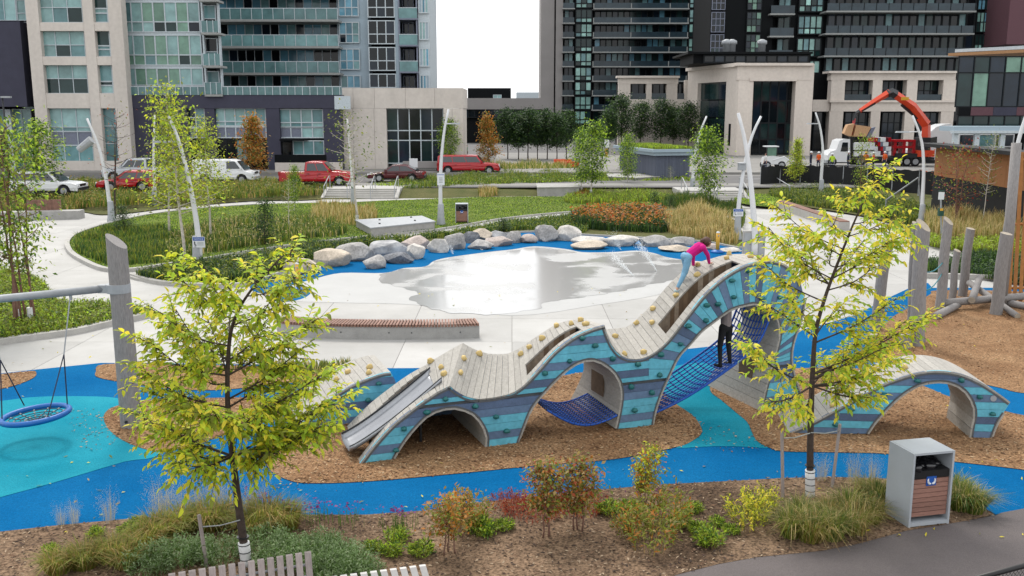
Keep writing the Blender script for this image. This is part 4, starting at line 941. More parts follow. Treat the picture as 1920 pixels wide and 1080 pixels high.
q = lambda x, y: V(x, y, G(210, 418).y)-Vector((G(210, 418).x, G(210, 418).y, 0))
b = MB(); b.tube([q(172, 262), q(148, 281)], [.24, .2], 10); b.build('floodlight', M['galv'], l2); b = MB(); b.tube([q(183, 268), q(164, 268)], .04, 6); b.build('lamp_arm', M['white'], l2)
lamp((291, 386), [(290, 350), (288, 290), (290, 215)], 'straight white lamp pole seen between birch leaves', .12, ((289, 238), (300, 239)))
lamp((663, 385), [(661, 350), (657, 290), (651, 222)], 'slim white leaning lamp pole at the far steps', .12)
lamp((827, 424), [(826, 390), (826, 330), (829, 280), (834, 240), (841, 205)], 'white curved lamp pole with lamp arm and paper notice beside the small bin', .13, ((835, 232), (862, 232)), sign=(820, 324, 834, 347))
lamp((1298, 364), [(1299, 335), (1303, 290), (1312, 250), (1325, 218)], 'white curved lamp pole by the hut and right-hand steps', .14)
lamp((1414, 482), [(1415, 440), (1412, 390), (1405, 320), (1396, 260), (1384, 212)], 'thick white curved lamp pole rising between two grey cabinets', .15, sleeve=False)
lx = lamp((1382, 452), [(1383, 410), (1388, 360), (1398, 300), (1411, 252), (1427, 218)], 'white curved lamp pole with notice sign crossing its thicker neighbour', .12, sign=(1374, 391, 1392, 405))
b = MB(); c = V(1391, 313, G(1382, 452).y)-Vector((G(1382, 452).x, G(1382, 452).y, 0)); b.box(c, (.35, .3, .3)); b.lathe([(.22, .15), (.24, .19), (.1, .22)], 10, c); b.build('control_box', M['galv'], lx)
lamp((1539, 368), [(1540, 330), (1543, 285), (1538, 240), (1529, 211)], 'white curved lamp pole in front of the crane truck cab', .13, ((1537, 232), (1513, 232)))
lamp((1727, 425), [(1730, 370), (1732, 310), (1727, 260), (1711, 217)], 'white curved lamp pole in front of the brown hoarding', .12, ((1720, 247), (1680, 248)))
lamp((1888, 455), [(1891, 400), (1899, 320), (1912, 255), (1930, 200)], 'white curved pole behind the cedar slat tower', .16)
for (x0, x1) in ((1393, 1408), (1420, 1433)):
    a = G((x0+x1)/2, 482); w = (x1-x0)/(F/(a-C0).length); h_ = 1.15
    o = thing('control_cabinet', ['grey control cabinet left of the thick lamp pole', 'grey control cabinet right of the thick lamp pole'][x0 > 1400], 'cabinet', (a.x, a.y, 0), 0, 'cabinets at the lamp pole')
    piece('casing', M['concv'], o, (0, .12, h_/2), (w, .24, h_)); piece('door', M['galv'], o, (0, -.006, h_/2), (w*.84, .012, h_*.85)); piece('handle', M['dark'], o, (w*.3, -.018, h_*.5), (.02, .015, .09))
# dark street lamps beyond
for (bx, by, tx, ty, lab) in ((773, 318, 773, 183, 'dark street lamp in front of the pale hall building'), (20, 345, 18, 182, 'dark street lamp in front of the charcoal building')):
    p = G(bx, by, STREET); o = thing('street_lamp', lab, 'street lamp', (p.x, p.y, STREET), 0, 'dark street lamps'); t = V(tx, ty, p.y); H = t.z-STREET
    b = MB(); b.tube([(0, 0, 0), (0, 0, H*.5), (0, 0, H)], [.11, .08, .06], 8); b.build('pole', M['dark'], o, True); b = MB(); b.box((.3, 0, H), (.75, .3, .14)); b.build('lamp_head', M['galv'], o)
# ---- yellow water posts
for (x, y, ty, lab) in ((560, 545, 494, 'yellow water spray post standing on blue rubber left of the boulders'), (1345, 474, 436, 'yellow water spray post on blue rubber behind the tall arch')):
    p = G(x, y); H = V(x, ty, p.y).z; o = thing('spray_post', lab, 'spray post', (p.x, p.y, .01)); b = MB(); b.tube([(0, 0, .1), (0, 0, H*.6), (.0, 0, H)], .085, 14); b.build('post', M['yel'], o, True)
    b = MB(); b.lathe([(.30, 0), (.29, .06), (.2, .1), (.11, .14)], 18); b.build('base_collar', M['bluep'], o, True); b = MB(); b.lathe([(.088, H-.03), (.09, H), (.05, H+.03)], 14); b.build('cap', M['white'], o, True)
    b = MB(); b.tube([(0, -.08, H-.14), (0, -.13, H-.15)], .03, 8); b.build('nozzle', M['galv'], o)
# ---- boulders
BO = [(252, 'x')]
ST = dict(pale=mat('pale_granite', C(212, 207, 200, 1.5), .85, scale=2.2, var=.25, bump=.6, bscale=12, fine=.2), tan=mat('tan_granite', C(206, 192, 174, 1.5), .85, scale=2.2, var=.25, bump=.6, bscale=12, fine=.2),
          pink=mat('pink_granite', C(196, 182, 174, 1.5), .85, scale=2.2, var=.25, bump=.6, bscale=12, fine=.2), grey=mat('grey_granite', C(176, 173, 170, 1.5), .8, scale=2.2, var=.35, bump=.6, bscale=12, fine=.25),
          dark=mat('dark_stone', C(112, 115, 122, 1.5), .75, scale=3, var=.4, bump=.6, bscale=12, fine=.3), white=mat('white_quartz', C(226, 226, 226, 1.6), .8, scale=1.6, col2=C(120, 122, 128, 1.6), bump=.6, bscale=12))
bl = [(532, 523, 22, 10, 'dark', 'flat dark boulder at the left end of the boulder row'), (566, 512, 28, 22, 'tan', 'low tan boulder behind the yellow spray post'), (622, 500, 32, 27, 'tan', 'rounded beige boulder next to the low tan one'), (664, 490, 32, 30, 'grey', 'large grey faceted boulder in the row behind the pad'), (700, 505, 20, 21, 'grey', 'small rounded grey boulder standing forward on the blue rubber'), (726, 478, 34, 23, 'white', 'white and grey streaked boulder in the row'), (743, 495, 28, 18, 'dark', 'dark slate boulder below the white streaked one'), (779, 468, 26, 20, 'pink', 'pinkish boulder at the back of the row'), (778, 486, 19, 26, 'pale', 'upright pale grey boulder in front of the pinkish one'), (822, 474, 17, 26, 'pale', 'egg shaped pale boulder with water running beside it'), (853, 468, 20, 26, 'grey', 'tall grey-brown boulder beside the small waterfall'), (883, 456, 19, 18, 'dark', 'dark grey boulder right of the small waterfall'), (905, 452, 22, 18, 'tan', 'brown-grey boulder behind the wet ones'), (902, 468, 22, 14, 'grey', 'low wet grey boulder at the water edge'), (935, 452, 20, 16, 'white', 'white topped boulder beneath the dark shrub'), (936, 462, 24, 16, 'pink', 'brownish boulder below the white topped one'), (964, 456, 13, 20, 'grey', 'narrow grey boulder at the shrub'), (992, 456, 15, 14, 'pink', 'small pinkish boulder between grey ones'), (1024, 453, 19, 28, 'grey', 'tall purplish grey boulder in front of the lawn path'), (1065, 452, 23, 25, 'pale', 'large pale boulder left of the orange flowers'), (1110, 462, 29, 17, 'pale', 'long pale boulder below the orange flowers'), (1102, 468, 28, 14, 'tan', 'flat sand-coloured boulder at the water edge'), (1170, 462, 26, 19, 'pale', 'wide light grey boulder under the orange flowers'), (1228, 463, 26, 18, 'grey', 'grey boulder in the spray below straw grass'), (1280, 461, 22, 14, 'grey', 'grey boulder behind the climbing child'), (1268, 473, 26, 11, 'tan', 'flat tan boulder left of the climbing child'), (1331, 468, 14, 10, 'pink', 'small pink boulder next to the second yellow post'), (1372, 473, 18, 7, 'pale', 'low flat pale stone near the grey cabinet')]
for i, (x, y, w, h_, k, lab) in enumerate(bl):
    p = G(x, y); s = (p-C0).length/F; rx, rz = w*s*1.14, h_*s*1.2
    b = MB(); b.blob((0, 0, 0), (1, 1, 1), i*7+3, .12, 34, 22); rs = random.Random(i)
    pls = [(Vector((rs.gauss(0, 1), rs.gauss(0, 1), rs.gauss(.3, .8))).normalized(), rs.uniform(.66, .9)) for _ in range(16)]
    V2 = []
    for v in b.v:
        v = Vector(v)
        for n_, d in pls:
            e = v.dot(n_)-d
            if e > 0: v -= n_*e*.985
        V2.append((v.x*rx*1.12, v.y*rx*.8, (v.z*.62+.38)*rz*1.0))
    b.v = V2; o = b.build('boulder', ST[k], None, True); o.location = (p.x, p.y+rx*.5, 0); o.rotation_euler = (0, 0, rs.uniform(-.3, .3)); tag(o, lab, 'boulder', 'boulders along the blue river')
    bm = bmesh.new(); bm.from_mesh(o.data); bmesh.ops.recalc_face_normals(bm, faces=bm.faces); bm.to_mesh(o.data); bm.free()
    o.data.set_sharp_from_angle(angle=R(24))
# ---- concrete pieces
def slabblock(c4, h_, label, m, name='concrete_block', lid=True):
    P = [G(x, y, h_ if False else 0) for x, y in c4]; o = thing(name, label, 'concrete block', (P[0].x, P[0].y, 0)); b = MB(); b.prism([p-P[0] for p in P], 0, h_-.06); fixn(b.build('base', m, o))
    cx = sum((p-P[0] for p in P), Vector())/len(P); b = MB(); b.prism([cx+(p-P[0]-cx)*1.03 for p in P], h_-.06, h_); fixn(b.build('top', M['galv'] if lid else m, o)); return o, P
o, P = slabblock([(696, 445), (815, 432), (790, 421), (668, 429)], .5, 'low rectangular concrete platform with grey metal lid on the lawn', M['concv'])
for f in ((.2, .3), (.75, .3), (.3, .75), (.8, .8)):
    c = (P[0]*(1-f[0])+P[1]*f[0])*(1-f[1])+(P[3]*(1-f[0])+P[2]*f[0])*f[1]-P[0]; b = MB(); b.lathe([(.06, .5), (.06, .54), (.03, .56)], 8, c); b.build('lid_bolt', M['dark'], o)
slabblock([(1008, 370), (1086, 369), (1084, 362), (1006, 362)], .75, 'pale concrete block standing on the far lawn', M['concv'], lid=False)
slabblock([(1140, 347), (1190, 350), (1235, 347), (1243, 343), (1200, 341), (1138, 341)], .75, 'low faceted concrete wall in front of the grey hut', M['concv'], 'concrete_seat_wall', False)
# left plaza seat wall with wooden backrest
A_, B_ = G(-10, 415), G(150, 411); o = thing('seat_wall', 'concrete seat wall with a small wooden slat backrest by the far left hedge', 'bench', (A_.x, A_.y, 0)); d = B_-A_
b = MB(); b.prism([Vector((0, 0, 0)), d, d+Vector((-.1, .9, 0)), Vector((0, .9, 0))], 0, .5); fixn(b.build('wall', M['concv'], o))
for i in range(26):
    c = d*(.34+.38*i/25)+Vector((0, .62, .5+.33)); piece('slat', M['benchw'], o, c, (.11, .06, .62))
# ---- steps with handrails
def steps(x0, x1, yb, n, label, rails, rise=.12, tread=.42):
    a, c = G(x0, yb), G(x1, yb); o = thing('steps', label, 'steps', (a.x, a.y, 0)); w = c.x-a.x
    for i in range(n): piece('step', M['curb'], o, (w/2, tread*(i+.5)+.0, rise*(i+.5)), (w, tread-.006, rise*(i+1)-.0+.0)).location.z = rise*(i+1)/2
    for k in (-.12, w+.12):
        b = MB(); b.hexa([(k-.12, -.1, 0), (k+.12, -.1, 0), (k+.12, n*tread, 0), (k-.12, n*tread, 0), (k-.12, -.1, .12), (k+.12, -.1, .12), (k+.12, n*tread, n*rise+.1), (k-.12, n*tread, n*rise+.1)]); b.build('cheek_wall', M['curb'], o)
    for f in rails:
        k = f*w; b = MB(); b.tube([(k, -.05, 0), (k, -.05, .9), (k, n*tread*.95, n*rise+.9), (k, n*tread+.3, n*rise+.9), (k, n*tread+.3, n*rise)], .03, 6); b.tube([(k, n*tread*.5, 0), (k, n*tread*.5, n*rise*.5+.9)], .025, 6); b.build('handrail', M['galv'], o)
    piece('landing', M['slab'], o, (w/2, n*tread+1.4, n*rise/2-.004), (w+.5, 2.8, n*rise))
steps(608, 740, 373, 5, 'wide concrete steps with four steel handrails up to the street by the red pickup', (0, .33, .66, 1))
steps(1288, 1400, 377, 5, 'wide concrete steps with handrails behind the thin pole right of the hut', (0, .5, 1))
# ---- dog-waste station
p = G(1765, 452); o = thing('notice_post', 'slim post with small white sign and green box in straw grass', 'sign', (p.x, p.y, 0)); q = lambda x, y: V(x, y, p.y)-Vector((p.x, p.y, 0))
b = MB(); b.tube([(0, 0, 0), q(1764, 360)], .04, 6); b.build('post', M['galv'], o); piece('sign_plate', M['signw'], o, q(1764, 367)+Vector((0, -.06, 0)), (.28, .02, .36)); piece('sign_border', M['sgreen'], o, q(1764, 357)+Vector((0, -.062, -.02)), (.28, .02, .05)); piece('bag_box', M['sgreen'], o, q(1762, 397)+Vector((0, -.12, 0)), (.24, .18, .38)); piece('box_label', M['yel'], o, q(1762, 392)+Vector((0, -.215, 0)), (.16, .01, .12))
# ---- chain link fence in the bottom right corner
A_, B_ = G(1818, 1088, 1.1), G(2050, 1026, 1.1); fo = thing('chain_link_fence', 'black chain-link fence with round top rail at the asphalt path', 'fence', (A_.x, A_.y, 0)); d = B_-A_; L = d.length; u = d/L
b = MB(); b.tube([Vector((0, 0, 1.1))-u*.6, u*(L+1)+Vector((0, 0, 1.1))], .032, 10); b.build('top_rail', M['black'], fo, True)
b = MB(); k = -.6
while k < L+.6:
    for sg in (1, -1):
        pts = []
        x0 = k; s0, s1 = x0, x0+sg*1.05; b.tube([u*s0+Vector((0, 0, .03)), u*s1+Vector((0, 0, 1.08))], .0028, 4, 0, False)
    k += .06
b.build('wire_mesh', M['black'], fo)
for s in (-.55, L*.5, L): b = MB(); b.tube([u*s+Vector((0, 0, 0)), u*s+Vector((0, 0, 1.14))], .035, 8); b.build('post', M['black'], fo)
# ---- water jets on the pad
def jet(base, tip, sp, n, label):
    p = G(*base); q = V(tip[0], tip[1], p.y+.6); d = q-p; rs = np.random.RandomState(base[0]); t = rs.uniform(0, 1, n)**.8
    P = np.array(p)[None]+t[:, None]*np.array(d)[None]; P[:, 2] -= .25*(t**2)*0; P += rs.normal(0, 1, (n, 3))*(sp*t[:, None]**1.3+.006); P[:, 2] = np.maximum(P[:, 2], .03); D = rs.normal(0, .35, (n, 3))+np.array(d.normalized())
    v, q_, tr, a, b_ = leaves_np(P, D, .035, .30, 1, rs=rs); me = npmesh('water_jet', v, q_, tr, [M['water']]); o = inst(me, 'water_jet'); tag(o, label, 'water jet', 'jets on the splash pad'); o['kind'] = 'stuff'
jet((1190, 519), (1148, 478), .10, 1300, 'thin white water jet spraying from the wet pad floor, lower one'); jet((1232, 509), (1195, 452), .13, 1600, 'taller white water jet spraying across the pad towards the boulders')
jet((850, 478), (843, 458), .10, 400, 'small waterfall splash between two boulders'); jet((905, 470), (898, 462), .14, 300, 'low splash at the wet grey boulder'); jet((1165, 470), (1150, 440), .2, 500, 'fine mist in front of the orange flowers')
# ================================================================== BUILDINGS
BM = dict(beige=mat('precast_beige', C(206, 198, 190, 1.25), .85, var=.09, scale=.35, fine=.06, bscale=3, wave=(1, 1, .25), rnd=.03), beige2=mat('limestone', C(214, 204, 194, 1.25), .85, var=.09, scale=.35, fine=.06, bscale=3, wave=(1, 1, .25), rnd=.03),
 plum=mat('charcoal_brick', C(62, 62, 78, 1.25), .85, var=.12, scale=1.2, fine=.1, bscale=20), mull=mat('white_mullion', C(190, 200, 206, 1.25), .5), frame=mat('dark_mullion', C(24, 29, 33, 1.4), .6, spec=.2),
 span=mat('grey_spandrel', C(118, 124, 142, 1.35), .5), pale=mat('pale_panel', C(160, 178, 190, 1.25), .55, var=.05), slabe=mat('slab_edge', C(150, 152, 150, 1.25), .8), concg=mat('tower_concrete', C(146, 142, 140, 1.25), .85, var=.06, scale=.3),
 blk=mat('black_cladding', C(15, 18, 21, 1.5), .7, var=.1, spec=.12), brown=mat('brown_cladding', C(98, 66, 74, 1.3), .8), wood=mat('soffit_wood', C(176, 132, 92, 1.3), .7, var=.12), shed=mat('grey_board', C(96, 102, 118, 1.35), .8, var=.16, scale=6, rnd=.14, wave=(9, 9, .8)),
 hoard=mat('brown_hoarding', C(150, 102, 64, 1.0), .75, var=.08, rnd=.08), mesh=mat('black_fence_cloth', C(22, 23, 26, 1.3), .8, var=.3, scale=2))
GL = dict(teal=glass('teal_blind_glass', C(136, 170, 170, 1.2)), teal2=glass('teal_glass', C(106, 144, 148, 1.25)), deep=glass('deep_glass', C(32, 54, 54, 1.3)), dark=glass('dark_glass', C(16, 22, 26, 1.4)), mint=glass('mint_glass', C(146, 188, 180, 1.2), rnd=.3), green=glass('green_glass', C(112, 146, 130, 1.25)), blue=glass('blue_glass', C(92, 138, 158, 1.1), rnd=.4),
 rail=glass('rail_glass', C(96, 130, 132, 1.1), .1), drail=glass('dark_rail_glass', C(44, 58, 66, 1.3), .12), navy=glass('navy_glass', C(26, 38, 50, 1.3)))
BR = random.Random(11)
class Bld:
    def __init__(s, name, label, px, Y, cat='building'):
        s.Y = Y; s.o = Vector((V(px, 300, Y).x, Y, STREET)); s.root = thing(name, label, cat, s.o)
    def box(s, name, m, x0, y0, x1, y1, dy=0, dep=.4, ref=None, parent=None):
        Y = s.Y+dy; yc = ref if ref is not None else (y0+y1)/2; xc = (x0+x1)/2
        a, b = V(x0, yc, Y).x, V(x1, yc, Y).x; zt, zb = V(xc, y0, Y).z, V(xc, y1, Y).z
        if zb < STREET+.3: zb = STREET-.3
        return piece(name, m, parent or s.root, Vector(((a+b)/2, Y+dep/2, (zt+zb)/2))-s.o, (abs(b-a), dep, abs(zt-zb)))
    def win(s, x0, y0, x1, y1, nx, ny, mats, fm, dy=.25, ref=None, fr=.06, hs=None, name='window'):
        """window: frame mesh with every pane a child of it"""
        Y = s.Y+dy; yc = ref if ref is not None else (y0+y1)/2; xc = (x0+x1)/2
        a, b = V(x0, yc, Y).x, V(x1, yc, Y).x; zt, zb = V(xc, y0, Y).z, V(xc, y1, Y).z; zb = max(zb, STREET+.15)
        o_ = Vector((a, Y, zb)); w, h = b-a, zt-zb; hs = hs or [j/ny for j in range(ny+1)]; m_ = MB()
        for i in range(nx+1): m_.box((w*i/nx, 0, h/2), (fr, .12, h+fr))
        for j in range(len(hs)): m_.box((w/2, -.004, h*hs[j]), (w-fr, .12, fr))
        f = m_.build(name, fm, s.root); f.location = o_-s.o
        for i in range(nx):
            for j in range(len(hs)-1):
                mm = mats(i, j) if callable(mats) else BR.choice(mats)
                piece('pane', mm, f, (w*(i+.5)/nx, .03, h*(hs[j]+hs[j+1])/2), (w/nx-fr, .03, h*(hs[j+1]-hs[j])-fr))
        return f
g = GL
# ---- charcoal building at the left edge
d = Bld('charcoal_building', 'charcoal clad building with glazed ground floor beside the beige apartments', 0, 91)
d.box('wall', BM['plum'], -500, 40, 44, 200, 0, 6, 120); d.box('wall', BM['blk'], -500, -70, 40, 330, 3, 10, 120)
d.win(-60, -45, 28, 38, 4, 2, [g['teal'], g['navy'], g['teal2']], BM['mull'], 2.6)
d.win(-60, 205, 12, 325, 3, 3, [g['dark'], g['teal2']], BM['mull'], 2.5); d.win(26, 205, 60, 270, 2, 1, [g['teal']], BM['mull'], 2.4); d.win(26, 272, 62, 320, 2, 1, [g['teal2'], g['dark']], BM['mull'], 2.4)
d.box('column', BM['mull'], 14, 205, 24, 330, 1.5, .5, 260)
for i in range(6): d.win(33+i*0+ (i*3.3-4), -42+i*42, 49+(i*3.3-4), -4+i*42, 1, 2, [g['teal'], g['teal2'], g['deep']], BM['mull'], 2.5, hs=[0, .35, 1])
# ---- beige apartment block
a = Bld('beige_apartment_block', 'beige precast apartment block with teal blinds in its windows', 150, 90)
a.box('core', BM['blk'], 64, -80, 236, 326, .9, 9, 175)
for x0, x1 in ((62, 85), (167, 186), (214, 239)): a.box('pier', BM['beige'], x0, -80, x1, 331, 0, 1.1, 175)
for y0, y1 in ((-80, -20), (42, 58), (106, 122), (175, 203), (302, 332)):
    for x0, x1 in ((85, 167), (186, 214)): a.box('spandrel', BM['beige'], x0+.1, y0, x1-.1, y1, .06, 1.0, 175)
blind = lambda i, j: g['teal'] if j == 1 else BR.choice([g['teal'], g['deep'], g['teal2']])
for r, (y0, y1) in enumerate(((-20, 42), (58, 106), (122, 175))):
    m_ = blind if r != 2 else (lambda i, j: g['teal'] if j == 1 else g['deep'])
    a.win(85.5, y0, 166.5, y1, 3, 2, m_, BM['mull'], .55, 175, hs=[0, .52 if r == 2 else .45, 1]); a.win(186.5, y0, 213.5, y1, 1, 3, [g['teal'], g['teal2'], g['deep']], BM['mull'], .55, 175, .12, hs=[0, .28, .42, 1])
a.win(85.5, 203, 166.5, 246, 3, 2, [g['teal'], g['teal2']], BM['mull'], .55, 175, hs=[0, .18, 1]); a.win(85.5, 247, 166.5, 272, 3, 1, [BM['span']], BM['mull'], .55, 175); a.win(85.5, 273, 166.5, 302, 3, 1, [g['teal2'], g['teal']], BM['mull'], .55, 175); a.win(186.5, 203, 213.5, 302, 1, 3, [g['teal2'], g['green']], BM['mull'], .55, 175)
# ---- glazed mid-rise next to it
c = Bld('glazed_midrise', 'teal curtain-wall mid-rise with white mullions beside the beige apartments', 300, 92)
c.box('core', BM['blk'], 236, -80, 404, 185, .8, 1.2, 100)
for y0, y1 in ((-58, -2), (4, 60), (66, 122), (128, 176)):
    c.win(231, y0, 292, y1, 3, 2, [g['teal'], g['teal2'], g['green']], BM['mull'], .3, 100, .1, hs=[0, .34, 1]); c.win(292.5, y0, 378, y1, 4, 2, lambda i, j: BR.choice([g['green'], g['teal'], g['teal']]) if j else BR.choice([g['deep'], g['green'], g['navy']]), BM['mull'], .28, 100, .1, hs=[0, .34, 1])
    c.box('floor_band', BM['mull'], 231, y1, 378, y1+6, .3, .3, 100)
    c.win(386, y0+6, 408, y1, 1, 2, [g['dark'], g['teal2']], BM['mull'], .6, 100, .08); c.box('balcony_slab', BM['slabe'], 379, y1+1, 413, y1+5, -1.3, 2.0, 100)
    c.box('balcony_rail', g['rail'], 380, y1-21, 412, y1+0, -1.25, .04, 100)
    for x in (380, 391, 402, 412): c.box('rail_post', BM['mull'], x-.6, y1-22, x+.6, y1+1, -1.3, .08, 100)
for x in (381, 411): c.box('column', BM['mull'], x, -80, x+3, 176, -.2, .4, 100)
# ---- tall glass tower with balconies
t = Bld('glass_condo_tower', 'glass condominium tower with long glazed balconies above the charcoal podium', 600, 106)
t.box('core', BM['blk'], 398, -100, 800, 300, 3.2, 12, 100); t.box('pale_wall', BM['pale'], 634, -100, 692, 300, 1.2, 3, 100); t.box('pale_wall', BM['pale'], 742, -100, 748, 300, .3, 3, 100); t.box('side_wall', BM['mull'], 785, -100, 806, 300, .4, 10, 100)
for f in range(4):
    yb = -12+50*f
    t.box('balcony_slab', BM['slabe'], 396, yb-1.5, 636, yb+2.5, -1.2, 4.0, 100); t.box('balcony_rail', g['rail'], 396, yb-22, 635, yb-2, -1.1, .05, 100); t.box('rail_cap', BM['mull'], 405, yb-23.2, 635.4, yb-22, -1.12, .09, 100)
    for x in range(415, 640, 20): t.box('rail_post', BM['mull'], x-.5, yb-22, x+.5, yb-1, -1.16, .05, 100)
    y0, y1 = yb+3, yb+48
    t.win(398, y0, 636, y1, 15, 2, lambda i, j: BR.choice([g['blue'], g['teal2'], g['navy'], g['dark'], g['blue']]), BM['mull'], 2.6, 100, .08, hs=[0, .3, 1])
    t.win(638, y0+1, 674, y1-6, 3, 2, [g['blue'], g['navy'], g['teal2'], g['blue']], BM['mull'], 1.0, 100, .09, hs=[0, .42, 1])
    t.win(692, y0-2, 741, y1-4, 3, 2, [g['dark'], g['navy'], g['dark']], BM['mull'], .3, 100, .1, hs=[0, .42, 1])
    t.win(756, y0+2, 777, y1-2, 2, 2, [g['dark'], g['navy']], BM['span'], 2.4, 100, .1); t.box('balcony_slab', BM['span'], 748, yb-4, 784, yb-1, -.3, 3.0, 100); t.box('balcony_rail', g['rail'], 749, yb-23, 783, yb-4, -.2, .05, 100); t.box('rail_cap', BM['mull'], 748.5, yb-24.2, 783.5, yb-23, -.22, .09, 100)
    t.win(787, y0, 804, y1-12, 3, 1, [g['teal'], BM['pale'], g['blue']], BM['mull'], .22, 100, .12)
for x in (748, 781): t.box('column', BM['span'], x, -100, x+2.5, 300, .0, .4, 100)
# ---- charcoal podium
p_ = Bld('charcoal_podium', 'low charcoal brick podium of townhouses with a glass terrace rail', 440, 91)
for x0, x1 in ((243, 352), (386, 404), (500, 525), (607, 640)): p_.box('wall', BM['plum'], x0, 198, x1, 335, 0, 1.2, 250)
p_.box('wall', BM['plum'], 243, 178, 640, 203, -.05, 4, 190); p_.box('core', BM['blk'], 243, 203, 640, 335, 1.3, 8, 250)
p_.win(352.5, 203, 385.5, 238, 2, 2, [g['teal2'], g['deep']], BM['mull'], .5, 250, .1); p_.win(352.5, 240, 385.5, 258, 2, 1, [BM['span']], BM['mull'], .5, 250, .1)
p_.win(404.5, 203, 499.5, 236, 5, 2, [g['teal'], g['teal2']], BM['mull'], .5, 250, .1, hs=[0, .25, 1]); p_.win(404.5, 238, 499.5, 258, 5, 1, [BM['span']], BM['mull'], .5, 250, .1); p_.win(404.5, 262, 499.5, 300, 5, 1, [g['dark'], g['teal2']], BM['frame'], .5, 250, .1)
p_.win(525.5, 205, 606.5, 238, 4, 2, [g['teal'], g['teal2']], BM['mull'], .5, 250, .1, hs=[0, .25, 1]); p_.win(525.5, 239, 606.5, 258, 4, 1, lambda i, j: BM['span'] if i < 2 else g['teal'], BM['mull'], .5, 250, .1); p_.win(549, 264, 606.5, 290, 3, 1, [g['teal2']], BM['mull'], .5, 250, .1)
p_.win(527, 266, 546, 318, 1, 1, [g['dark']], BM['frame'], .4, 250, .1, name='door'); p_.win(352.5, 262, 385.5, 318, 2, 1, [g['dark']], BM['frame'], .4, 250, .1, name='door')
p_.box('canopy', BM['blk'], 523, 261, 570, 264, -1.2, 2.2, 250); p_.box('terrace_fence', BM['blk'], 515, 290, 612, 305, -2.5, .1, 300); p_.box('planter', BM['beige'], 515, 305, 640, 322, -2.6, .6, 300)
p_.box('terrace_rail', g['rail'], 242, 163, 640, 178, -.1, .05, 170); p_.box('rail_cap', BM['mull'], 242, 161.5, 640, 163, -.12, .09, 170)
for x in range(245, 642, 14): p_.box('rail_post', BM['mull'], x-.6, 162, x+.6, 178, -.15, .05, 170)
p_.box('sign_panel', BM['mull'], 627, 180, 657, 205, -.12, .1, 190)
# ---- pale hall
h_ = Bld('pale_hall', 'pale precast hall with one large dark window grid right of the charcoal podium', 750, 92.5)
for x0, x1 in ((642, 662), (662.4, 702), (702.4, 725), (832, 848), (848.4, 868)): h_.box('wall_panel', BM['beige'], x0, 203.3, x1, 330, 0, 1.2, 250)
for x0, x1 in ((642, 662), (662.4, 702), (702.4, 760), (760.4, 815), (815.4, 868)): h_.box('wall_panel', BM['beige'], x0, 165, x1, 203, 0, 9, 190)
h_.box('core', BM['blk'], 644, 204, 866, 330, 4.5, 4, 250); h_.box('side_wall', BM['beige'], 860, 204, 868, 330, 1.25, 8, 250)
h_.win(725.5, 203.5, 831.5, 306, 5, 3, [g['dark'], g['dark'], g['navy'], g['deep']], BM['mull'], .6, 250, .1, hs=[0, .42, .6, 1]); h_.box('planter', BM['concg'], 755, 303, 860, 315, -3, .8, 305)
# ---- distant low building in the gap
l = Bld('distant_low_building', 'distant low building with concrete band and dark penthouse under the bright sky', 940, 170)
l.box('band', BM['concg'], 860, 184, 1030, 205, 0, 10, 195); l.box('penthouse', BM['blk'], 877, 165, 958, 184, 2, 8, 175); l.win(866, 205.5, 1010, 220, 12, 1, [g['dark'], g['navy']], BM['frame'], .4, 210, .12); l.box('core', BM['blk'], 862, 205, 1028, 300, 1, 8, 250); l.box('roof_vent', BM['mull'], 866, 177, 874, 184, 1, 2, 180); l.box('roof_unit', BM['mull'], 968, 173, 1010, 184, 1, 3, 180); l.win(925, 178, 940, 184, 2, 1, [g['teal']], BM['mull'], 1.8, 180, .1)
# ---- concrete and mint tower in the middle
m = Bld('mint_window_tower', 'grey concrete tower with mint windows and stacked dark balconies', 1150, 200)
m.box('side_wall', BM['concg'], 1014, -120, 1039, 290, 1, 14, 100); m.box('recess', BM['blk'], 1039, -120, 1042, 290, 1.6, 8, 100); m.box('end_wall', BM['concg'], 1042, -120, 1055, 290, .4, 12, 100); m.box('core', BM['blk'], 1055, -120, 1345, 300, 2, 12, 100)
for f in range(9):
    yb = -11+27.2*f; y0, y1 = yb+1.5, yb+25.5
    m.box('balcony_slab', BM['slabe'], 1054, yb-1, 1077, yb+1, -1, 3, 100); m.box('balcony_rail', g['drail'], 1055, yb-11, 1076, yb-1, -.9, .06, 100); m.win(1058, y0, 1074, y1, 2, 1, [g['navy'], g['teal2'], g['deep']], BM['frame'], 1.6, 100, .14)
    m.win(1079, y0, 1109, y1, 3, 2, [g['mint'], g['mint'], g['mint'], g['teal2'], g['deep']], BM['frame'], .9, 100, .2, hs=[0, .33, 1])
    m.box('balcony_slab', BM['slabe'], 1112, yb-1, 1290, yb+1.2, -1.2, 3.4, 100); m.box('balcony_rail', g['drail'], 1113, yb-11, 1289, yb-1, -1.1, .06, 100)
    for x in (1112, 1182, 1254, 1288): m.box('balcony_divider', BM['slabe'], x-.6, yb-10, x+.9, yb-1, -1.2, .2, 100)
    m.win(1114, y0, 1288, y1, 16, 1, [g['navy'], g['dark'], g['teal2'], g['dark'], g['deep'], g['blue']], BM['frame'], 1.6, 100, .22); m.win(1290.5, y0, 1313, y1, 3, 2, [g['mint'], g['teal'], g['deep']], BM['frame'], .9, 100, .2, hs=[0, .33, 1]); m.win(1314, y0, 1340, y1, 3, 2, [g['mint'], g['teal2'], g['deep']], BM['frame'], .9, 100, .2, hs=[0, .33, 1])
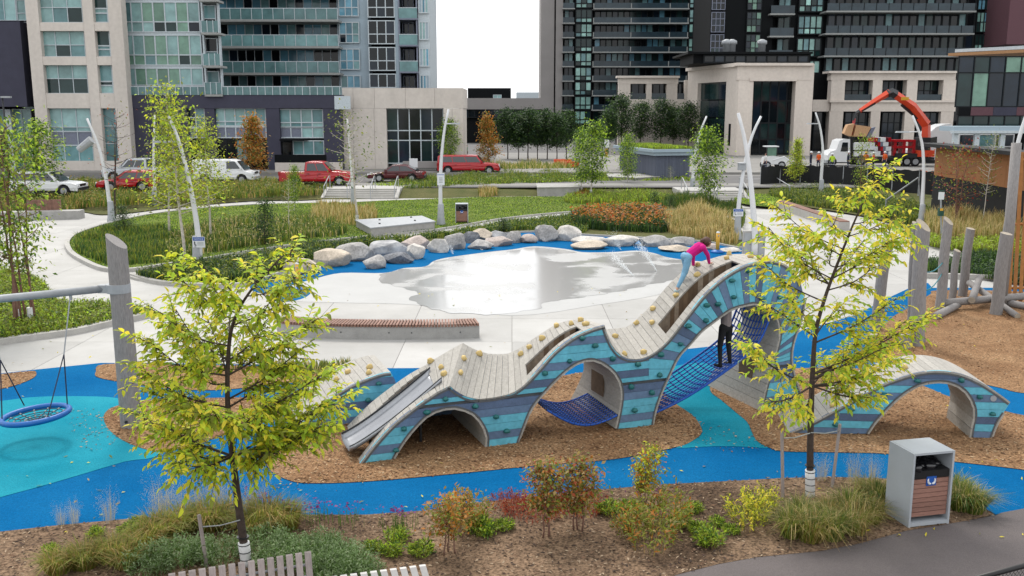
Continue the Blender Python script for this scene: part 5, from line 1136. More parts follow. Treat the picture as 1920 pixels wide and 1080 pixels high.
# ---- black tower on the right
k = Bld('black_glass_tower', 'black clad tower with wide dark balconies behind the limestone portico', 1600, 150)
k.box('core', BM['blk'], 1330, -140, 1890, 300, 1.4, 14, 100); k.box('core', BM['blk'], 1356, -140, 1446, 300, -.6, 3, 100)
for f in range(6):
    yb = -22+42*f; y0, y1 = yb+3, yb+40
    if y0 < 115:
        k.win(1332, y0, 1356, y1, 3, 3, [g['deep'], g['dark'], g['navy']], BM['span'], -.8, 100, .1); k.win(1398, y0, 1424, y1, 3, 3, [g['deep'], g['navy'], g['green']], BM['frame'], -.9, 100, .1)
    k.box('balcony_slab', BM['slabe'], 1441, yb+5, 1487, yb+8, -1.8, 3.2, 100); k.box('balcony_rail', g['drail'], 1442, yb-10, 1486, yb+5, -1.7, .06, 100); k.win(1456, y0+8, 1478, y1+4, 2, 1, [g['teal2'], g['deep']], BM['frame'], .9, 100, .12)
    k.win(1494, y0+7, 1538, y1+4, 4, 2, [g['mint'], g['mint'], g['teal2'], g['deep']], BM['frame'], .9, 100, .18, hs=[0, .33, 1])
    k.box('balcony_slab', BM['slabe'], 1545, yb, 1824, yb+3, -2, 3.4, 100); k.box('balcony_rail', g['drail'], 1546, yb-14, 1823, yb, -1.9, .06, 100); k.win(1548, y0, 1822, y1, 18, 1, [g['navy'], g['dark'], g['deep'], g['dark'], g['teal2']], BM['frame'], 1.0, 100, .3)
    for x in range(1546, 1825, 23): k.box('rail_post', BM['blk'], x-.4, yb-15, x+.4, yb+1, -1.96, .05, 100)
    k.win(1826, y0, 1846, y1, 3, 2, [g['blue'], g['mint'], g['deep']], BM['frame'], .9, 100, .14); k.win(1850, y0, 1884, y1, 3, 2, [g['blue'], g['teal'], g['navy']], BM['frame'], .9, 100, .14)
k.box('brown_wing', BM['brown'], 1889, -140, 1990, 83, -6, 8, 60)
# ---- limestone portico
o = Bld('limestone_portico', 'pale limestone portico block with tall glazed openings and dark attic', 1450, 124)
for x0, x1 in ((1383, 1411), (1490, 1523)): o.box('pier', BM['beige2'], x0, 120, x1, 296, 0, 3, 200)
o.box('lintel', BM['beige2'], 1383, 120, 1523, 150, -.05, 3.2, 135); o.box('cornice', BM['beige2'], 1380, 118, 1526, 123, -.5, 4, 120); o.box('reveal', BM['beige2'], 1406, 145, 1494, 152, -.15, .3, 150); o.win(1411, 150, 1490, 290, 5, 4, [g['deep'], g['dark'], g['navy']], BM['frame'], 1.5, 200, .18, hs=[0, .2, .42, .72, 1])
o.box('core', BM['blk'], 1385, 150, 1522, 296, 2.6, 8, 200); o.box('attic', BM['blk'], 1300, 100, 1520, 119, 4, 10, 110); o.box('attic_cornice', BM['blk'], 1290, 97, 1524, 101, 3, 12, 100); o.win(1320, 104, 1516, 117, 10, 1, [g['navy'], g['dark']], BM['frame'], 3.8, 110, .2)
for x in (1362, 1372, 1428): 
    b = MB(); b.lathe([(.5, 0), (.5, .9), (.7, 1.0), (.65, 1.4), (.2, 1.6)], 10); v = b.build('roof_vent', M['galv'], o.root, True); v.location = V(x, 97, 130)-o.o
# receding left face
zA, zB = STREET, V(1383, 120, 124).z; xA = V(1383, 200, 124).x; fl = V(1288, 200, 140); dl = Vector((fl.x-xA, 16, 0)); Ll = dl.length; al = math.atan2(dl.y, dl.x); base = Vector((xA, 124.02, STREET))-o.o
def side(name, m_, s0, s1, z0, z1, thick=.6, off=0): 
    u = dl.normalized(); n = Vector((u.y, -u.x, 0)); n = n if n.y < 0 else -n; cc_ = base+u*(s0+s1)/2-n*(thick/2-off)+Vector((0, 0, (z0+z1)/2)); return piece(name, m_, o.root, cc_, (s1-s0, thick, z1-z0), al)
Ht = zB-zA
side('pier', BM['beige2'], 0.02, Ll*.22, 0, Ht); side('pier', BM['beige2'], Ll*.78, Ll, 0, Ht); side('lintel', BM['beige2'], Ll*.22, Ll*.78, Ht*.82, Ht); side('cornice', BM['beige2'], -.3, Ll, Ht-.3, Ht+.15, 1.0, .4)
for i in range(3):
    for j in range(4): side('pane', GL['deep'] if (i+j) % 3 else GL['navy'], Ll*(.23+.18*i), Ll*(.23+.18*(i+1))-.12, Ht*.205*j+.1, Ht*.205*(j+1)-.06, .08, -.4)
for s in (.12, .30): 
    sp_ = side('wall_banner', BM['blk'], Ll*s-.25, Ll*s+.25, 1.2, 4.0, .1, .08)
# left low wing
lw = Bld('limestone_wing', 'low limestone wing with open loggia left of the portico behind the round trees', 1220, 141)
for x0, x1 in ((1160, 1182), (1212, 1222), (1250, 1270), (1284, 1292)): lw.box('pier', BM['beige2'], x0, 150, x1, 300, 0, 1, 170)
lw.box('lintel', BM['beige2'], 1160, 145, 1272, 157, -.04, 1.2, 150); lw.box('cornice', BM['beige2'], 1157, 142, 1275, 146, -.4, 2, 145); lw.box('sill_wall', BM['beige2'], 1160, 186, 1292, 300, -.02, 1.1, 200)
for x0, x1 in ((1182, 1212), (1222, 1250), (1270, 1284)): lw.box('balcony_rail', g['drail'], x0, 175, x1, 186, .3, .06, 170); lw.win(x0+2, 157, x1-1, 186, 2, 1, [g['dark'], g['navy']], BM['frame'], 1.6, 170, .12)
lw.box('core', BM['blk'], 1164, 157, 1290, 300, 2.2, 6, 170)
# right wing
rw = Bld('limestone_arcade', 'limestone two-storey arcade wing with dark square openings behind the crane truck', 1660, 136)
xs = ((1558, 1584), (1636, 1654), (1700, 1720), (1768, 1792))
for x0, x1 in xs: rw.box('pier', BM['beige2'], x0, 150, x1, 190, 0, 1.5, 170); rw.box('pier', BM['beige2'], x0, 209, x1, 290, 0, 1.5, 170)
rw.box('lintel', BM['beige2'], 1558, 136, 1792, 150, -.04, 1.6, 145); rw.box('cornice', BM['beige2'], 1555, 133, 1795, 137, -.5, 3, 135); rw.box('belt_course', BM['beige2'], 1558, 190, 1792, 209, -.04, 1.6, 200); rw.box('belt_cornice', BM['beige2'], 1556, 188, 1794, 192, -.3, 1, 190); rw.box('core', BM['blk'], 1526, 137, 1790, 290, 3, 6, 200); rw.box('link_wall', BM['beige2'], 1524, 187, 1558, 209, .4, 1.5, 200)
for x0, x1 in ((1584, 1636), (1654, 1700), (1720, 1768)):
    rw.win(x0+.5, 152, x1-.5, 188, 4, 2, [g['dark'], g['deep'], g['navy']], BM['frame'], 1.8, 170, .12); rw.box('balcony_rail', g['drail'], x0, 177, x1, 188, .3, .06, 180); rw.win(x0+.5, 211, x1-.5, 268, 4, 3, [g['dark'], g['navy']], BM['frame'], .8, 220, .12)
rw.win(1527, 210, 1557, 285, 2, 2, [g['dark']], BM['frame'], 1.6, 220, .12)
# ---- glass pavilion with timber roof at the right edge
gp_ = Bld('glass_pavilion', 'glass pavilion with overhanging timber roof at the right edge', 1860, 84)
b = MB(); zt = V(1840, 100, 84).z; x0, x1 = V(1795, 150, 84).x, V(2150, 150, 84).x
rf = lambda z0, z1, e: [Vector(q)-gp_.o for q in ((40.0+e, 90, zt+z0), (62, 73.5, zt+z0+.4), (80, 92, zt+z0+.4), (60, 108, zt+z0), (40.0+e, 90, zt+z1), (62, 73.5, zt+z1+.5), (80, 92, zt+z1+.5), (60, 108, zt+z1))]
b.hexa(rf(.1, .35, 0)); b.build('roof', BM['wood'], gp_.root)
b = MB(); b.hexa(rf(.42, .7, .6)); b.build('roof_edge', BM['mull'], gp_.root)
gp_.win(1795, 106, 2000, 200, 7, 2, [g['deep'], g['navy'], g['green']], BM['frame'], 0, 150, .1, hs=[0, .68, 1]); gp_.box('core', BM['blk'], 1812, 106, 2100, 300, .5, .6, 150); gp_.win(1795, 217, 2000, 240, 7, 1, [g['deep'], g['teal2']], BM['frame'], 0, 230, .1)
for i, (x0, x1) in enumerate(((1797, 1820), (1820.5, 1862), (1862.5, 1906), (1906.5, 1960))): gp_.box('cladding_panel', [BM['blk'], BM['brown'], BM['plum'], BM['brown']][i], x0, 201, x1, 216.5, -.1, .3, 208)
# ---- white site tent
tn = Bld('white_site_shelter', 'white flat-roofed site shelter in front of the glass pavilion', 1860, 80, 'shelter')
tn.box('roof', BM['pale'], 1788, 237, 2050, 246, -2, 2.6, 240); tn.box('fascia', BM['mull'], 1784, 245, 2050, 250, -2.2, .2, 245)
for x in (1788, 1828, 1876, 1925): tn.box('post', BM['mull'], x, 250, x+9, 300, -1.9, .3, 260)
tn.win(1798, 252, 1900, 275, 3, 1, [g['navy'], g['teal2']], M['white'], 2.0, 262, .1)
# ---- grey timber hut with green roof
q = G(1229, 338, .4); hut = thing('timber_hut', 'grey board hut with planted green roof and pale fascia in the park', 'hut', (q.x, q.y, .3), R(13))
hw, hd, hh = 3.1, 9.2, 2.2
piece('core', BM['blk'], hut, (hw/2, hd/2, hh/2), (hw-.1, hd-.1, hh-.02))
for i in range(20): piece('board', BM['shed'], hut, (hw*(i+.5)/20, -.01, hh/2), (hw/20-.012, .05, hh))
for i in range(46): piece('board', BM['shed'], hut, (-.01, hd*(i+.5)/46, hh/2), (.05, hd/46-.012, hh))
b = MB()
for (z0, z1, e) in ((hh+.01, hh+.30, .35), (hh+.30, hh+.55, .55)): b.box((hw/2, hd/2, (z0+z1)/2), (hw+2*e, hd+2*e, z1-z0-.002))
b.build('roof_fascia', BM['pale'], hut); b = MB(); b.box((hw/2, hd/2, hh+.57), (hw+.5, hd+.5, .06)); b.build('roof_soil', M['lawn'], hut)
P = NP.uniform(-1, 1, (3600, 2))*np.array([hw/2+.22, hd/2+.22])+np.array([hw/2, hd/2]); P = np.concatenate([P, np.full((3600, 1), hh+.59)], 1)
v_, q_, t_, qm, tm = blades_np(P, .26, .05, .5, 3); inst(npmesh('roof_grass', v_, q_, t_, [LEAF['fresh'], LEAF['moss'], LEAF['green']], qm, tm), 'roof_grass', hut)['kind'] = 'stuff'
# ================================================================== VEHICLES
def wheel(root, x, y, r, w=.22):
    b = MB(); b.tube([(x, y-w/2, r), (x, y-w*.3, r), (x, y+w*.3, r), (x, y+w/2, r)], [r*.92, r, r, r*.92], 18); t = b.build('tyre', M['tyre'], root, True)
    for s in (-1, 1):
        b = MB(); b.tube([(x, y+s*(w/2+.002), r), (x, y+s*(w/2+.012), r)], r*.6, 12); b.build('rim', M['rim'], root)
def section(b, prof, W, tuck, mi=0):
    """loft: prof = [(x, z, halfwidth)] closed side outline swept between the two sides"""
    n = len(prof); L = [(x, -h, z) for x, z, h in prof]; Rr = [(x, h, z) for x, z, h in prof]
    b.add(L+Rr, [tuple(range(n-1, -1, -1)), tuple(range(n, 2*n))]+[(i, (i+1) % n, n+(i+1) % n, n+i) for i in range(n)], mi)
def car(name, label, cat, px, py, rz, kind, paint, L=4.7, W=1.86, H=1.65, group='vehicles parked on the street', zb=STREET):
    p = G(px, py, zb+.02) if not isinstance(px, Vector) else px; o = thing(name, label, cat, (p.x, p.y+W/2, zb+.02), rz, group); x0, x1 = -L/2, L/2; h = W/2; r = .36 if kind != 'sedan' else .33; belt = H*.58; sill = .30
    wf, wr = x1-.95, x0+(1.0 if kind != 'pickup' else 1.25)
    def arch(cx): return [(cx+(r+.07)*math.cos(t), max(r+(r+.07)*math.sin(t), sill)) for t in np.linspace(math.pi, 0, 9)]
    low = [(x0+.02, sill)]+arch(wr)+arch(wf)+[(x1-.02, sill)]
    if kind == 'pickup': up = [(x1, .62), (x1-.05, belt-.12), (x1-.35, belt-.02), (x1-1.55, belt+.06), (x0+1.95, belt+.02), (x0, belt+.02), (x0, .55)]
    elif kind == 'van': up = [(x1, .6), (x1-.08, belt-.25), (x1-.75, belt-.05), (x0, belt), (x0, .5)]
    elif kind == 'sedan': up = [(x1, .55), (x1-.1, belt-.2), (x1-1.25, belt-.02), (x0+.95, belt+.03), (x0+.1, belt+.02), (x0, .6)]
    else: up = [(x1, .6), (x1-.06, belt-.16), (x1-.4, belt-.06), (x1-1.25, belt), (x0+.1, belt+.02), (x0, .65)]
    prof = [(x, z, h*(.97 if z < .45 else 1.0 if z < belt-.15 else .955)) for x, z in low+up]
    b = MB(); section(b, prof, W, 0); body_ = fixn(b.build('body', paint, o)); bv = body_.modifiers.new('bev', 'BEVEL'); bv.width = .04; bv.segments = 2; bv.limit_method = 'ANGLE'; bv.angle_limit = R(40)
    if kind == 'pickup': cab = [(x1-1.50, belt+.03), (x1-2.15, H-.04), (x1-2.6, H), (x0+2.35, H), (x0+2.05, H-.05), (x0+1.98, belt+.0)]
    elif kind == 'van': cab = [(x1-.7, belt-.08), (x1-1.35, H-.1), (x1-1.8, H), (x0+.1, H), (x0+.02, H-.1), (x0+.0, belt-.01)]
    elif kind == 'sedan': cab = [(x1-1.2, belt-.04), (x1-2.05, H-.03), (x1-2.6, H), (x0+1.75, H-.02), (x0+1.3, H-.12), (x0+.55, belt+.0)]
    elif kind == 'cap': cab = [(x1-1.45, belt-.03), (x1-2.05, H-.04), (x1-2.5, H), (x0+.25, H-.02), (x0+.08, H-.08), (x0+.04, belt)]
    else: cab = [(x1-1.2, belt-.03), (x1-1.95, H-.04), (x1-2.4, H), (x0+.6, H-.02), (x0+.3, H-.1), (x0+.06, belt)]
    zt = H; b = MB(); hw = lambda z: h*.955-(h*.17)*max(0, (z-belt)/(H-belt)); section(b, [(x, z, hw(z)) for x, z in cab], W, 0); cb = fixn(b.build('cabin', paint, o)); bv = cb.modifiers.new('bev', 'BEVEL'); bv.width = .05; bv.segments = 2; bv.limit_method = 'ANGLE'; bv.angle_limit = R(40)
    # side windows, proud of the cabin
    zl, zh = belt+.10, H-.13
    def xe(front, z):
        pts = cab[:3] if front else [cab[5], cab[4], cab[3]]
        for (xa, za), (xb, zb_) in zip(pts, pts[1:]):
            if min(za, zb_) <= z <= max(za, zb_): return xa+(xb-xa)*(z-za)/((zb_-za) or 1)
        return pts[-1][0]
    fl_, fh, rl, rh = xe(True, zl)-.16, xe(True, zh)-.12, xe(False, zl)+.14, xe(False, zh)+.14
    ns = 2 if kind in ('pickup', 'sedan', 'suv') else (1 if kind == 'van' else 3)
    if kind == 'van': rl = rh = fl_-1.15
    for s in (-1, 1):
        for i in range(ns):
            fa, fb = i/ns, (i+1)/ns; P = []
            for (f, z) in ((fa, zl), (fb, zl), (fb, zh), (fa, zh)):
                xx = (fl_+(rl-fl_)*f) if z == zl else (fh+(rh-fh)*f); xx += (-.035 if f == fa else .035); P.append(Vector((xx, s*(hw(z)+.004), z)))
            b = MB(); b.extr(P, (0, s*.014, 0)); fixn(b.build('side_window', M['cglass'], o))
        b = MB(); b.box((fl_-.05+.12, s*(h+.08), zl+.06), (.14, .18, .13)); b.build('wing_mirror', paint, o)
        b = MB(); b.box((x1-.10, s*(h-.22), belt-.22), (.24, .34, .15)); b.build('headlight', M['head'], o); b = MB(); b.box((x0+.06, s*(h-.13), belt-.12), (.16, .24, .3 if kind != 'sedan' else .16)); b.build('tail_light', M['tail'], o)
        for i in range(ns):
            xx = fl_+(rl-fl_)*(i+.8)/ns; b = MB(); b.box((xx, s*(h+.012), belt-.13), (.2, .03, .035)); b.build('door_handle', M['dark'], o)
            xx = fl_+(rl-fl_)*(i+1)/ns; b = MB(); b.box((xx, s*(h*.995), .72), (.014, .02, belt-.55)); b.build('door_seam', M['dark'], o)
        wheel(o, wf, s*(h-.12), r); wheel(o, wr, s*(h-.12), r)
    (xa, za), (xb, zb_) = cab[0], cab[1]; P = [Vector((xa+.01, -hw(za)*.9, za+.08)), Vector((xa+.01, hw(za)*.9, za+.08)), Vector((xb+.05, hw(zb_)*.9, zb_-.02)), Vector((xb+.05, -hw(zb_)*.9, zb_-.02))]; dx = (za-zb_); nv = Vector((zb_-za, 0, xa-xb)).normalized(); b = MB(); b.extr([q+nv*.012 for q in P], nv*.015); fixn(b.build('windscreen', M['cglass'], o))
    (xa, za), (xb, zb_) = cab[5], cab[4]; P = [Vector((xa, -hw(za)*.85, za+.1)), Vector((xa, hw(za)*.85, za+.1)), Vector((xb, hw(zb_)*.85, zb_-.03)), Vector((xb, -hw(zb_)*.85, zb_-.03))]; b = MB(); b.extr([q-Vector((.02, 0, 0)) for q in P], (-.015, 0, 0)); fixn(b.build('rear_window', M['cglass'], o))
    for xx in (x1+.0, x0-.0): b = MB(); b.box((xx, 0, .46), (.16, W*.94, .2)); b.build('bumper', M['dark'] if kind != 'van' else M['galv'], o)
    b = MB(); b.box((x1-.0, 0, belt-.24), (.06, W*.5, .16)); b.build('grille', M['black'], o)
    b = MB(); b.box((0, 0, .3), (L*.82, W*.86, .2)); b.build('underbody', M['black'], o)
    if kind == 'pickup':
        b = MB(); b.box((x0+.98, 0, belt+.0235), (1.75, W*.8, .012)); b.build('bed_cover', M['black'], o)
    return o
car('parked_suv', 'white suv parked in front of the beige apartment block', 'car', 80, 368, R(2), 'suv', M['cwhite'], 4.7, 1.85, 1.66)
car('parked_car', 'red hatchback parked beyond the hedge beside the white suv', 'car', 233, 360, R(-168), 'suv', M['red'], 4.1, 1.75, 1.5)
car('parked_pickup', 'silver pickup truck parked behind the red hatchback', 'pickup', 256, 340, R(180), 'pickup', M['silver'], 5.7, 1.95, 1.85)
car('parked_van', 'white van with dark front window parked left of the orange tree', 'van', 418, 345, R(0), 'van', M['cwhite'], 4.9, 1.9, 1.9)
car('parked_pickup', 'red pickup truck parked by the far steps', 'pickup', 591, 349, R(0), 'pickup', M['red'], 5.6, 1.98, 1.86)
car('parked_sedan', 'dark maroon sedan parked between two red trucks', 'car', 742, 342, R(180), 'sedan', M['dred'], 4.6, 1.82, 1.42)
car('parked_pickup', 'red capped pickup truck parked behind tall grasses', 'pickup', 878, 327, R(0), 'cap', M['red'], 5.7, 1.98, 1.72)
# ---- crane truck
cp = V(1655, 300, 100); ct = thing('crane_truck', 'white cab truck with raised orange folding crane and patterned load', 'truck', (cp.x, 100, STREET))
def K(x, y, dy=0): return V(x, y, 100+dy)-Vector((cp.x, 100, STREET))
def cbox(name, m_, x0, y0, x1, y1, dy=0, dep=2.3): 
    a, e = K(x0, y0, dy), K(x1, y1, dy); return piece(name, m_, ct, ((a.x+e.x)/2, dy+dep/2, (a.z+e.z)/2), (abs(e.x-a.x), dep, abs(a.z-e.z)))
b = MB(); P = [K(1552, 304), K(1552, 291), K(1558, 284), K(1568, 281), K(1574, 264), K(1582, 261), K(1594, 261), K(1594, 304)]; b.extr(P, (0, 2.3, 0)); fixn(b.build('cab', M['cwhite'], ct))
b = MB(); b.extr([K(1576, 284, -.03), K(1580, 267, -.03), K(1590, 267, -.03), K(1590, 284, -.03)], (0, .02, 0)); fixn(b.build('side_window', M['cglass'], ct)); b = MB(); b.extr([K(1569.4, 280, .2), K(1574.6, 265, .2), K(1575, 265, .2), K(1570, 280, .2)], (0, 1.9, 0)); fixn(b.build('windscreen', M['cglass'], ct))
cbox('chassis', M['dark'], 1556, 300, 1760, 306, .4, 1.5); cbox('flat_bed', M['dark'], 1596, 295, 1752, 299.5, 0, 2.4); cbox('bumper', M['galv'], 1549, 300, 1556, 306, 0, 2.3); cbox('exhaust_stack', M['black'], 1594.5, 258, 1600, 298, .3, .5)
for x in (1560, 1612, 1686, 1700, 1716):
    a = K(x, 312); wheel(ct, a.x, .15, .5, .3); wheel(ct, a.x, 2.15, .5, .3)
cbox('load_panel', M['cwhite'], 1602, 284, 1640, 293, -.05, 1.8); cbox('load_panel', M['signw'], 1602, 268, 1640, 281, -.05, 1.8)
for i in range(6):
    for j in range(4): cbox('patterned_panel', [M['red'], M['signw'], BM['span'], M['dred'], M['cwhite']][(i*2+j*3) % 5], 1641+i*5, 258+j*8.5, 1645.6+i*5, 265.8+j*8.5, -.1, 1.9)
cbox('red_frame', M['red'], 1675, 262, 1716, 266, .2, 1.4); cbox('red_frame', M['red'], 1675, 274, 1716, 278, .2, 1.4)
for x in (1677, 1694, 1712): cbox('red_frame_post', M['red'], x, 262.2, x+3, 292, .25, 1.2)
def arm(name, m_, pts, w0, w1): 
    b = MB(); b.tube([K(*p, 1.0) for p in pts], [w0+(w1-w0)*i/(len(pts)-1) for i in range(len(pts))], 4); return b.build(name, m_, ct)
arm('crane_column', M['orange'], [(1736, 296), (1736, 262), (1737, 234)], .55, .45); arm('crane_main_boom', M['orange'], [(1737, 234), (1712, 200), (1677, 176)], .52, .40); arm('crane_outer_boom', M['orange'], [(1668, 173), (1640, 190), (1612, 208)], .36, .22)
arm('crane_knuckle', M['dark'], [(1680, 178), (1672, 173), (1664, 176)], .48, .42); arm('crane_extension', M['dark'], [(1640, 192), (1606, 212), (1600, 226)], .22, .16); arm('lift_cylinder', M['dark'], [(1725, 226), (1690, 196)], .16, .16); arm('hook_cable', M['red'], [(1602, 222), (1597, 254)], .16, .10)
cbox('boom_sticker', M['yel'], 1690, 182, 1704, 188, .40, .02); cbox('crane_base', M['orange'], 1720, 282, 1752, 294, -.1, 2.2); cbox('crane_pedestal', M['dark'], 1726, 258, 1744, 282, -.05, 1.6); cbox('outrigger_box', M['dark'], 1680, 288, 1720, 296, -.1, 2.2)
ld = thing('lifted_panel', 'tan and grey wall panels hanging from the orange crane over the truck', 'panel', (cp.x, 100, STREET)); b = MB(); b.extr([K(1583, 250, .4), K(1590, 234, .4), K(1602, 232, .4), K(1596, 256, .4)], (0, .8, 0)); fixn(b.build('panel', M['tan'], ld)); b = MB(); b.extr([K(1600, 256, .5), K(1606, 234, .5), K(1634, 238, .5), K(1624, 256, .5)], (0, .6, 0)); fixn(b.build('panel', M['tan'], ld)); b = MB(); b.extr([K(1634.5, 240, .5), K(1642, 238, .5), K(1632, 258, .5), K(1625, 257, .5)], (0, .5, 0)); fixn(b.build('panel', BM['span'], ld))
# ---- white lorry tractor with sleeper
sp_ = V(1770, 290, 106); st = thing('white_lorry', 'white lorry tractor with tall rounded sleeper roof beside the site shelter', 'truck', (sp_.x, 106, STREET))
def K2(x, y, dy=0): return V(x, y, 106+dy)-Vector((sp_.x, 106, STREET))
b = MB(); b.extr([K2(1738, 300), K2(1740, 262), K2(1744, 248), K2(1756, 238), K2(1772, 233), K2(1785, 232), K2(1785, 300)], (0, 2.5, 0)); fixn(b.build('cab', M['cwhite'], st)); b = MB(); b.extr([K2(1712, 300), K2(1713, 282), K2(1722, 274), K2(1738, 270), K2(1738, 300)], (0, 2.4, 0)); fixn(b.build('bonnet', M['cwhite'], st))
b = MB(); b.extr([K2(1744, 274, -.02), K2(1746, 258, -.02), K2(1757, 256, -.02), K2(1757, 274, -.02)], (0, .02, 0)); fixn(b.build('side_window', M['cglass'], st)); b = MB(); b.extr([K2(1738.4, 268, .2), K2(1740.5, 254, .2), K2(1741, 254, .2), K2(1739, 268, .2)], (-.05, 2.0, 0)); fixn(b.build('windscreen', M['cglass'], st)); b = MB(); b.box(K2(1733, 264, -.25), (.25, .2, .7)); b.build('wing_mirror', M['black'], st)
for x in (1722, 1768, 1780): a = K2(x, 305); wheel(st, a.x, .1, .5, .3)
# ---- small white loader
lp = G(1452, 318, STREET); lo = thing('compact_loader', 'small white and green construction loader behind the black fence', 'loader', (lp.x, lp.y, STREET))
b = MB(); b.extr([(-1.1, 0, .5), (1.2, 0, .5), (1.3, 0, 1.1), (.2, 0, 1.3), (-1.0, 0, 1.2)], (0, 1.2, 0)); fixn(b.build('body', M['cwhite'], lo)); piece('cab_post', M['black'], lo, (-.8, .1, 1.7), (.08, .08, 1.0)); piece('cab_post', M['black'], lo, (.2, .1, 1.8), (.08, .08, 1.0)); piece('cab_glass', GL['green'], lo, (-.3, .12, 1.75), (.9, .04, .8)); piece('roof', M['signw'], lo, (-.3, .6, 2.25), (1.3, 1.2, .1)); b = MB(); b.tube([(-.2, .05, .9), (.9, .05, 1.25), (1.9, .05, .5)], .09, 6); b.build('lift_arm', M['cwhite'], lo); b = MB(); b.extr([(1.7, 0, .15), (2.3, 0, .2), (2.1, 0, .7)], (0, 1.2, 0)); fixn(b.build('bucket', M['dark'], lo))
for x in (-.75, .7): wheel(lo, x, .1, .42, .26); wheel(lo, x, 1.1, .42, .26)
# ---- construction fence panels, hoarding, ramps
fpts = [(1425, 352), (1462, 350), (1500, 348), (1540, 350), (1580, 352), (1625, 355), (1672, 358), (1722, 362), (1775, 367)]
for i, (p0, p1) in enumerate(zip(fpts, fpts[1:])):
    A, B = G(*p0, .3), G(*p1, .3); o = thing('fence_panel', 'black cloth covered construction fence panel in the row behind the grasses', 'fence', (A.x, A.y, .1), 0, 'construction fence panels'); d = B-A; d.z = 0
    b = MB(); rows = 3; n = 7; vs = []
    for j in range(rows+1):
        for k_ in range(n+1): 
            f = k_/n; q = d*f; vs.append((q.x, q.y+.06*math.sin(f*14+j+i), .15+1.75*j/rows-(.10*math.sin(math.pi*f*2)**2 if j == rows else 0)))
    b.add(vs, [(j*(n+1)+k_, j*(n+1)+k_+1, (j+1)*(n+1)+k_+1, (j+1)*(n+1)+k_) for j in range(rows) for k_ in range(n)]); b.build('cloth', BM['mesh'], o, True)
    b = MB(); b.tube([(0, 0, 0), (0, 0, 2.0), (d.x*.98, d.y*.98, 2.0), (d.x*.98, d.y*.98, 0)], .025, 6); b.build('frame', M['galv'], o)
A, B = V(1752, 328, 62), V(1885, 345, 52); C_, D_ = V(1755, 273, 62), V(1888, 287, 52); o = thing('hoarding', 'brown panelled hoarding above black cloth behind the white lamp pole', 'hoarding', (A.x, A.y, 0)); d = B-A; d.z = 0; L = d.length; u = d/L; an = math.atan2(u.y, u.x)
for i in range(8): piece('panel', BM['hoard'], o, u*(L*(i+.5)/8)*1.0+Vector((0, 0, (A.z+C_.z)/2)), (L/8-.02, .08, C_.z-A.z), an)
for i in range(7): piece('panel', BM['hoard'], o, u*(L*(8+i+.5)/8)+Vector((0, 0, (A.z+C_.z)/2)), (L/8-.02, .08, C_.z-A.z), an)
piece('black_cloth', BM['mesh'], o, u*L*.9+Vector((0, .1, A.z/2)), (L*1.8, .05, A.z), an); piece('rear_cover', BM['mesh'], o, u*L*.9+Vector((0, 1.0, C_.z+.05)), (L*1.8, 1.6, .2), an)
A, B = V(1662, 375, 60), V(1722, 333, 58); b = MB(); b.tube([A, B, B+Vector((.3, 0, -1.8))], .06, 6); b.tube([A, A+Vector((0, 0, -.8))], .06, 6); tag(b.build('ramp_rail', M['galv'], None), 'grey sloping steel rail in front of the black fence', 'rail')
# low retaining wall with wood top on the right
A, B = G(1455, 390), G(1572, 432); o = thing('retaining_seat', 'long low concrete seat wall with timber edge along the right-hand path', 'bench', (A.x, A.y, 0)); d = B-A; b = MB(); s = Vector((-d.y, d.x, 0)).normalized()*.6; b.prism([Vector(), d, d+s, s], 0, .45); fixn(b.build('wall', M['curb'], o)); an = math.atan2(d.y, d.x)
for i in range(60): piece('slat', M['benchw'], o, d*((i+.5)/60)+s*.5+Vector((0, 0, .48)), (d.length/60-.03, .55, .05), an)
A, B = G(1455, 352, .2), G(1480, 372); b = MB(); b.tube([(0, 0, 0), (0, 0, 1.0), (B.x-A.x, B.y-A.y, .9), (B.x-A.x, B.y-A.y, 0)], .035, 6); o = b.build('ramp_rail', M['galv'], None); o.location = (A.x, A.y, 0); tag(o, 'short steel handrail by the path at the black fence', 'rail')
# ---- workers and walkers
wk = [(1497, 322, 'lime', 'white', 'worker in lime vest and white hard hat next to the loader'), (1519, 318, 'navy', 'white', 'worker in dark clothes and white hard hat by the lamp pole'), (1534, 319, 'orange', 'white', 'worker in orange vest right beside the lamp pole'), (1559, 323, 'lime', 'white', 'worker in lime vest in front of the truck cab wheels'), (1589, 318, 'navy', 'white', 'worker in dark jacket standing by the truck load'), (1612, 320, 'navy', 'white', 'worker in dark shirt with white hard hat among orange vests'), (1622, 319, 'orange', 'yel', 'worker in orange vest with yellow hard hat'), (1636, 320, 'orange', 'white', 'worker in orange vest left of another by the patterned load'), (1658, 318, 'orange', 'white', 'worker in orange vest furthest along the fence near the crane')]
for i, (x, y, v, hm, lab) in enumerate(wk):
    q = G(x, y, STREET); rt = thing('person', lab, 'person', (q.x, q.y, STREET), 0, 'site workers behind the fence'); stand(rt, 0, 1.75, CL[v], CL['navy'], CL['black'], (math.sin(i*2.1), math.cos(i*2.1)*.6-.3, 0), .03, ['down', 'fold'][i % 2], HAIR, helmet=M['white'] if hm == 'white' else M['yel'], hands=False)
q = G(875, 299, STREET); rt = thing('person', 'pedestrian in green top walking past the pale hall', 'person', (q.x, q.y, STREET)); stand(rt, 0, 1.72, CL['green'], CL['black'], CL['black'], (1, -.3, 0), .03, 'down', HAIR, hands=False)
q = G(1435, 322, STREET); rt = thing('person', 'person in white shirt behind the thick lamp pole at the fence', 'person', (q.x, q.y, STREET)); stand(rt, 0, 1.75, CL['white'], CL['navy'], CL['black'], (-1, -.3, 0), .03, 'down', HAIR, hands=False)
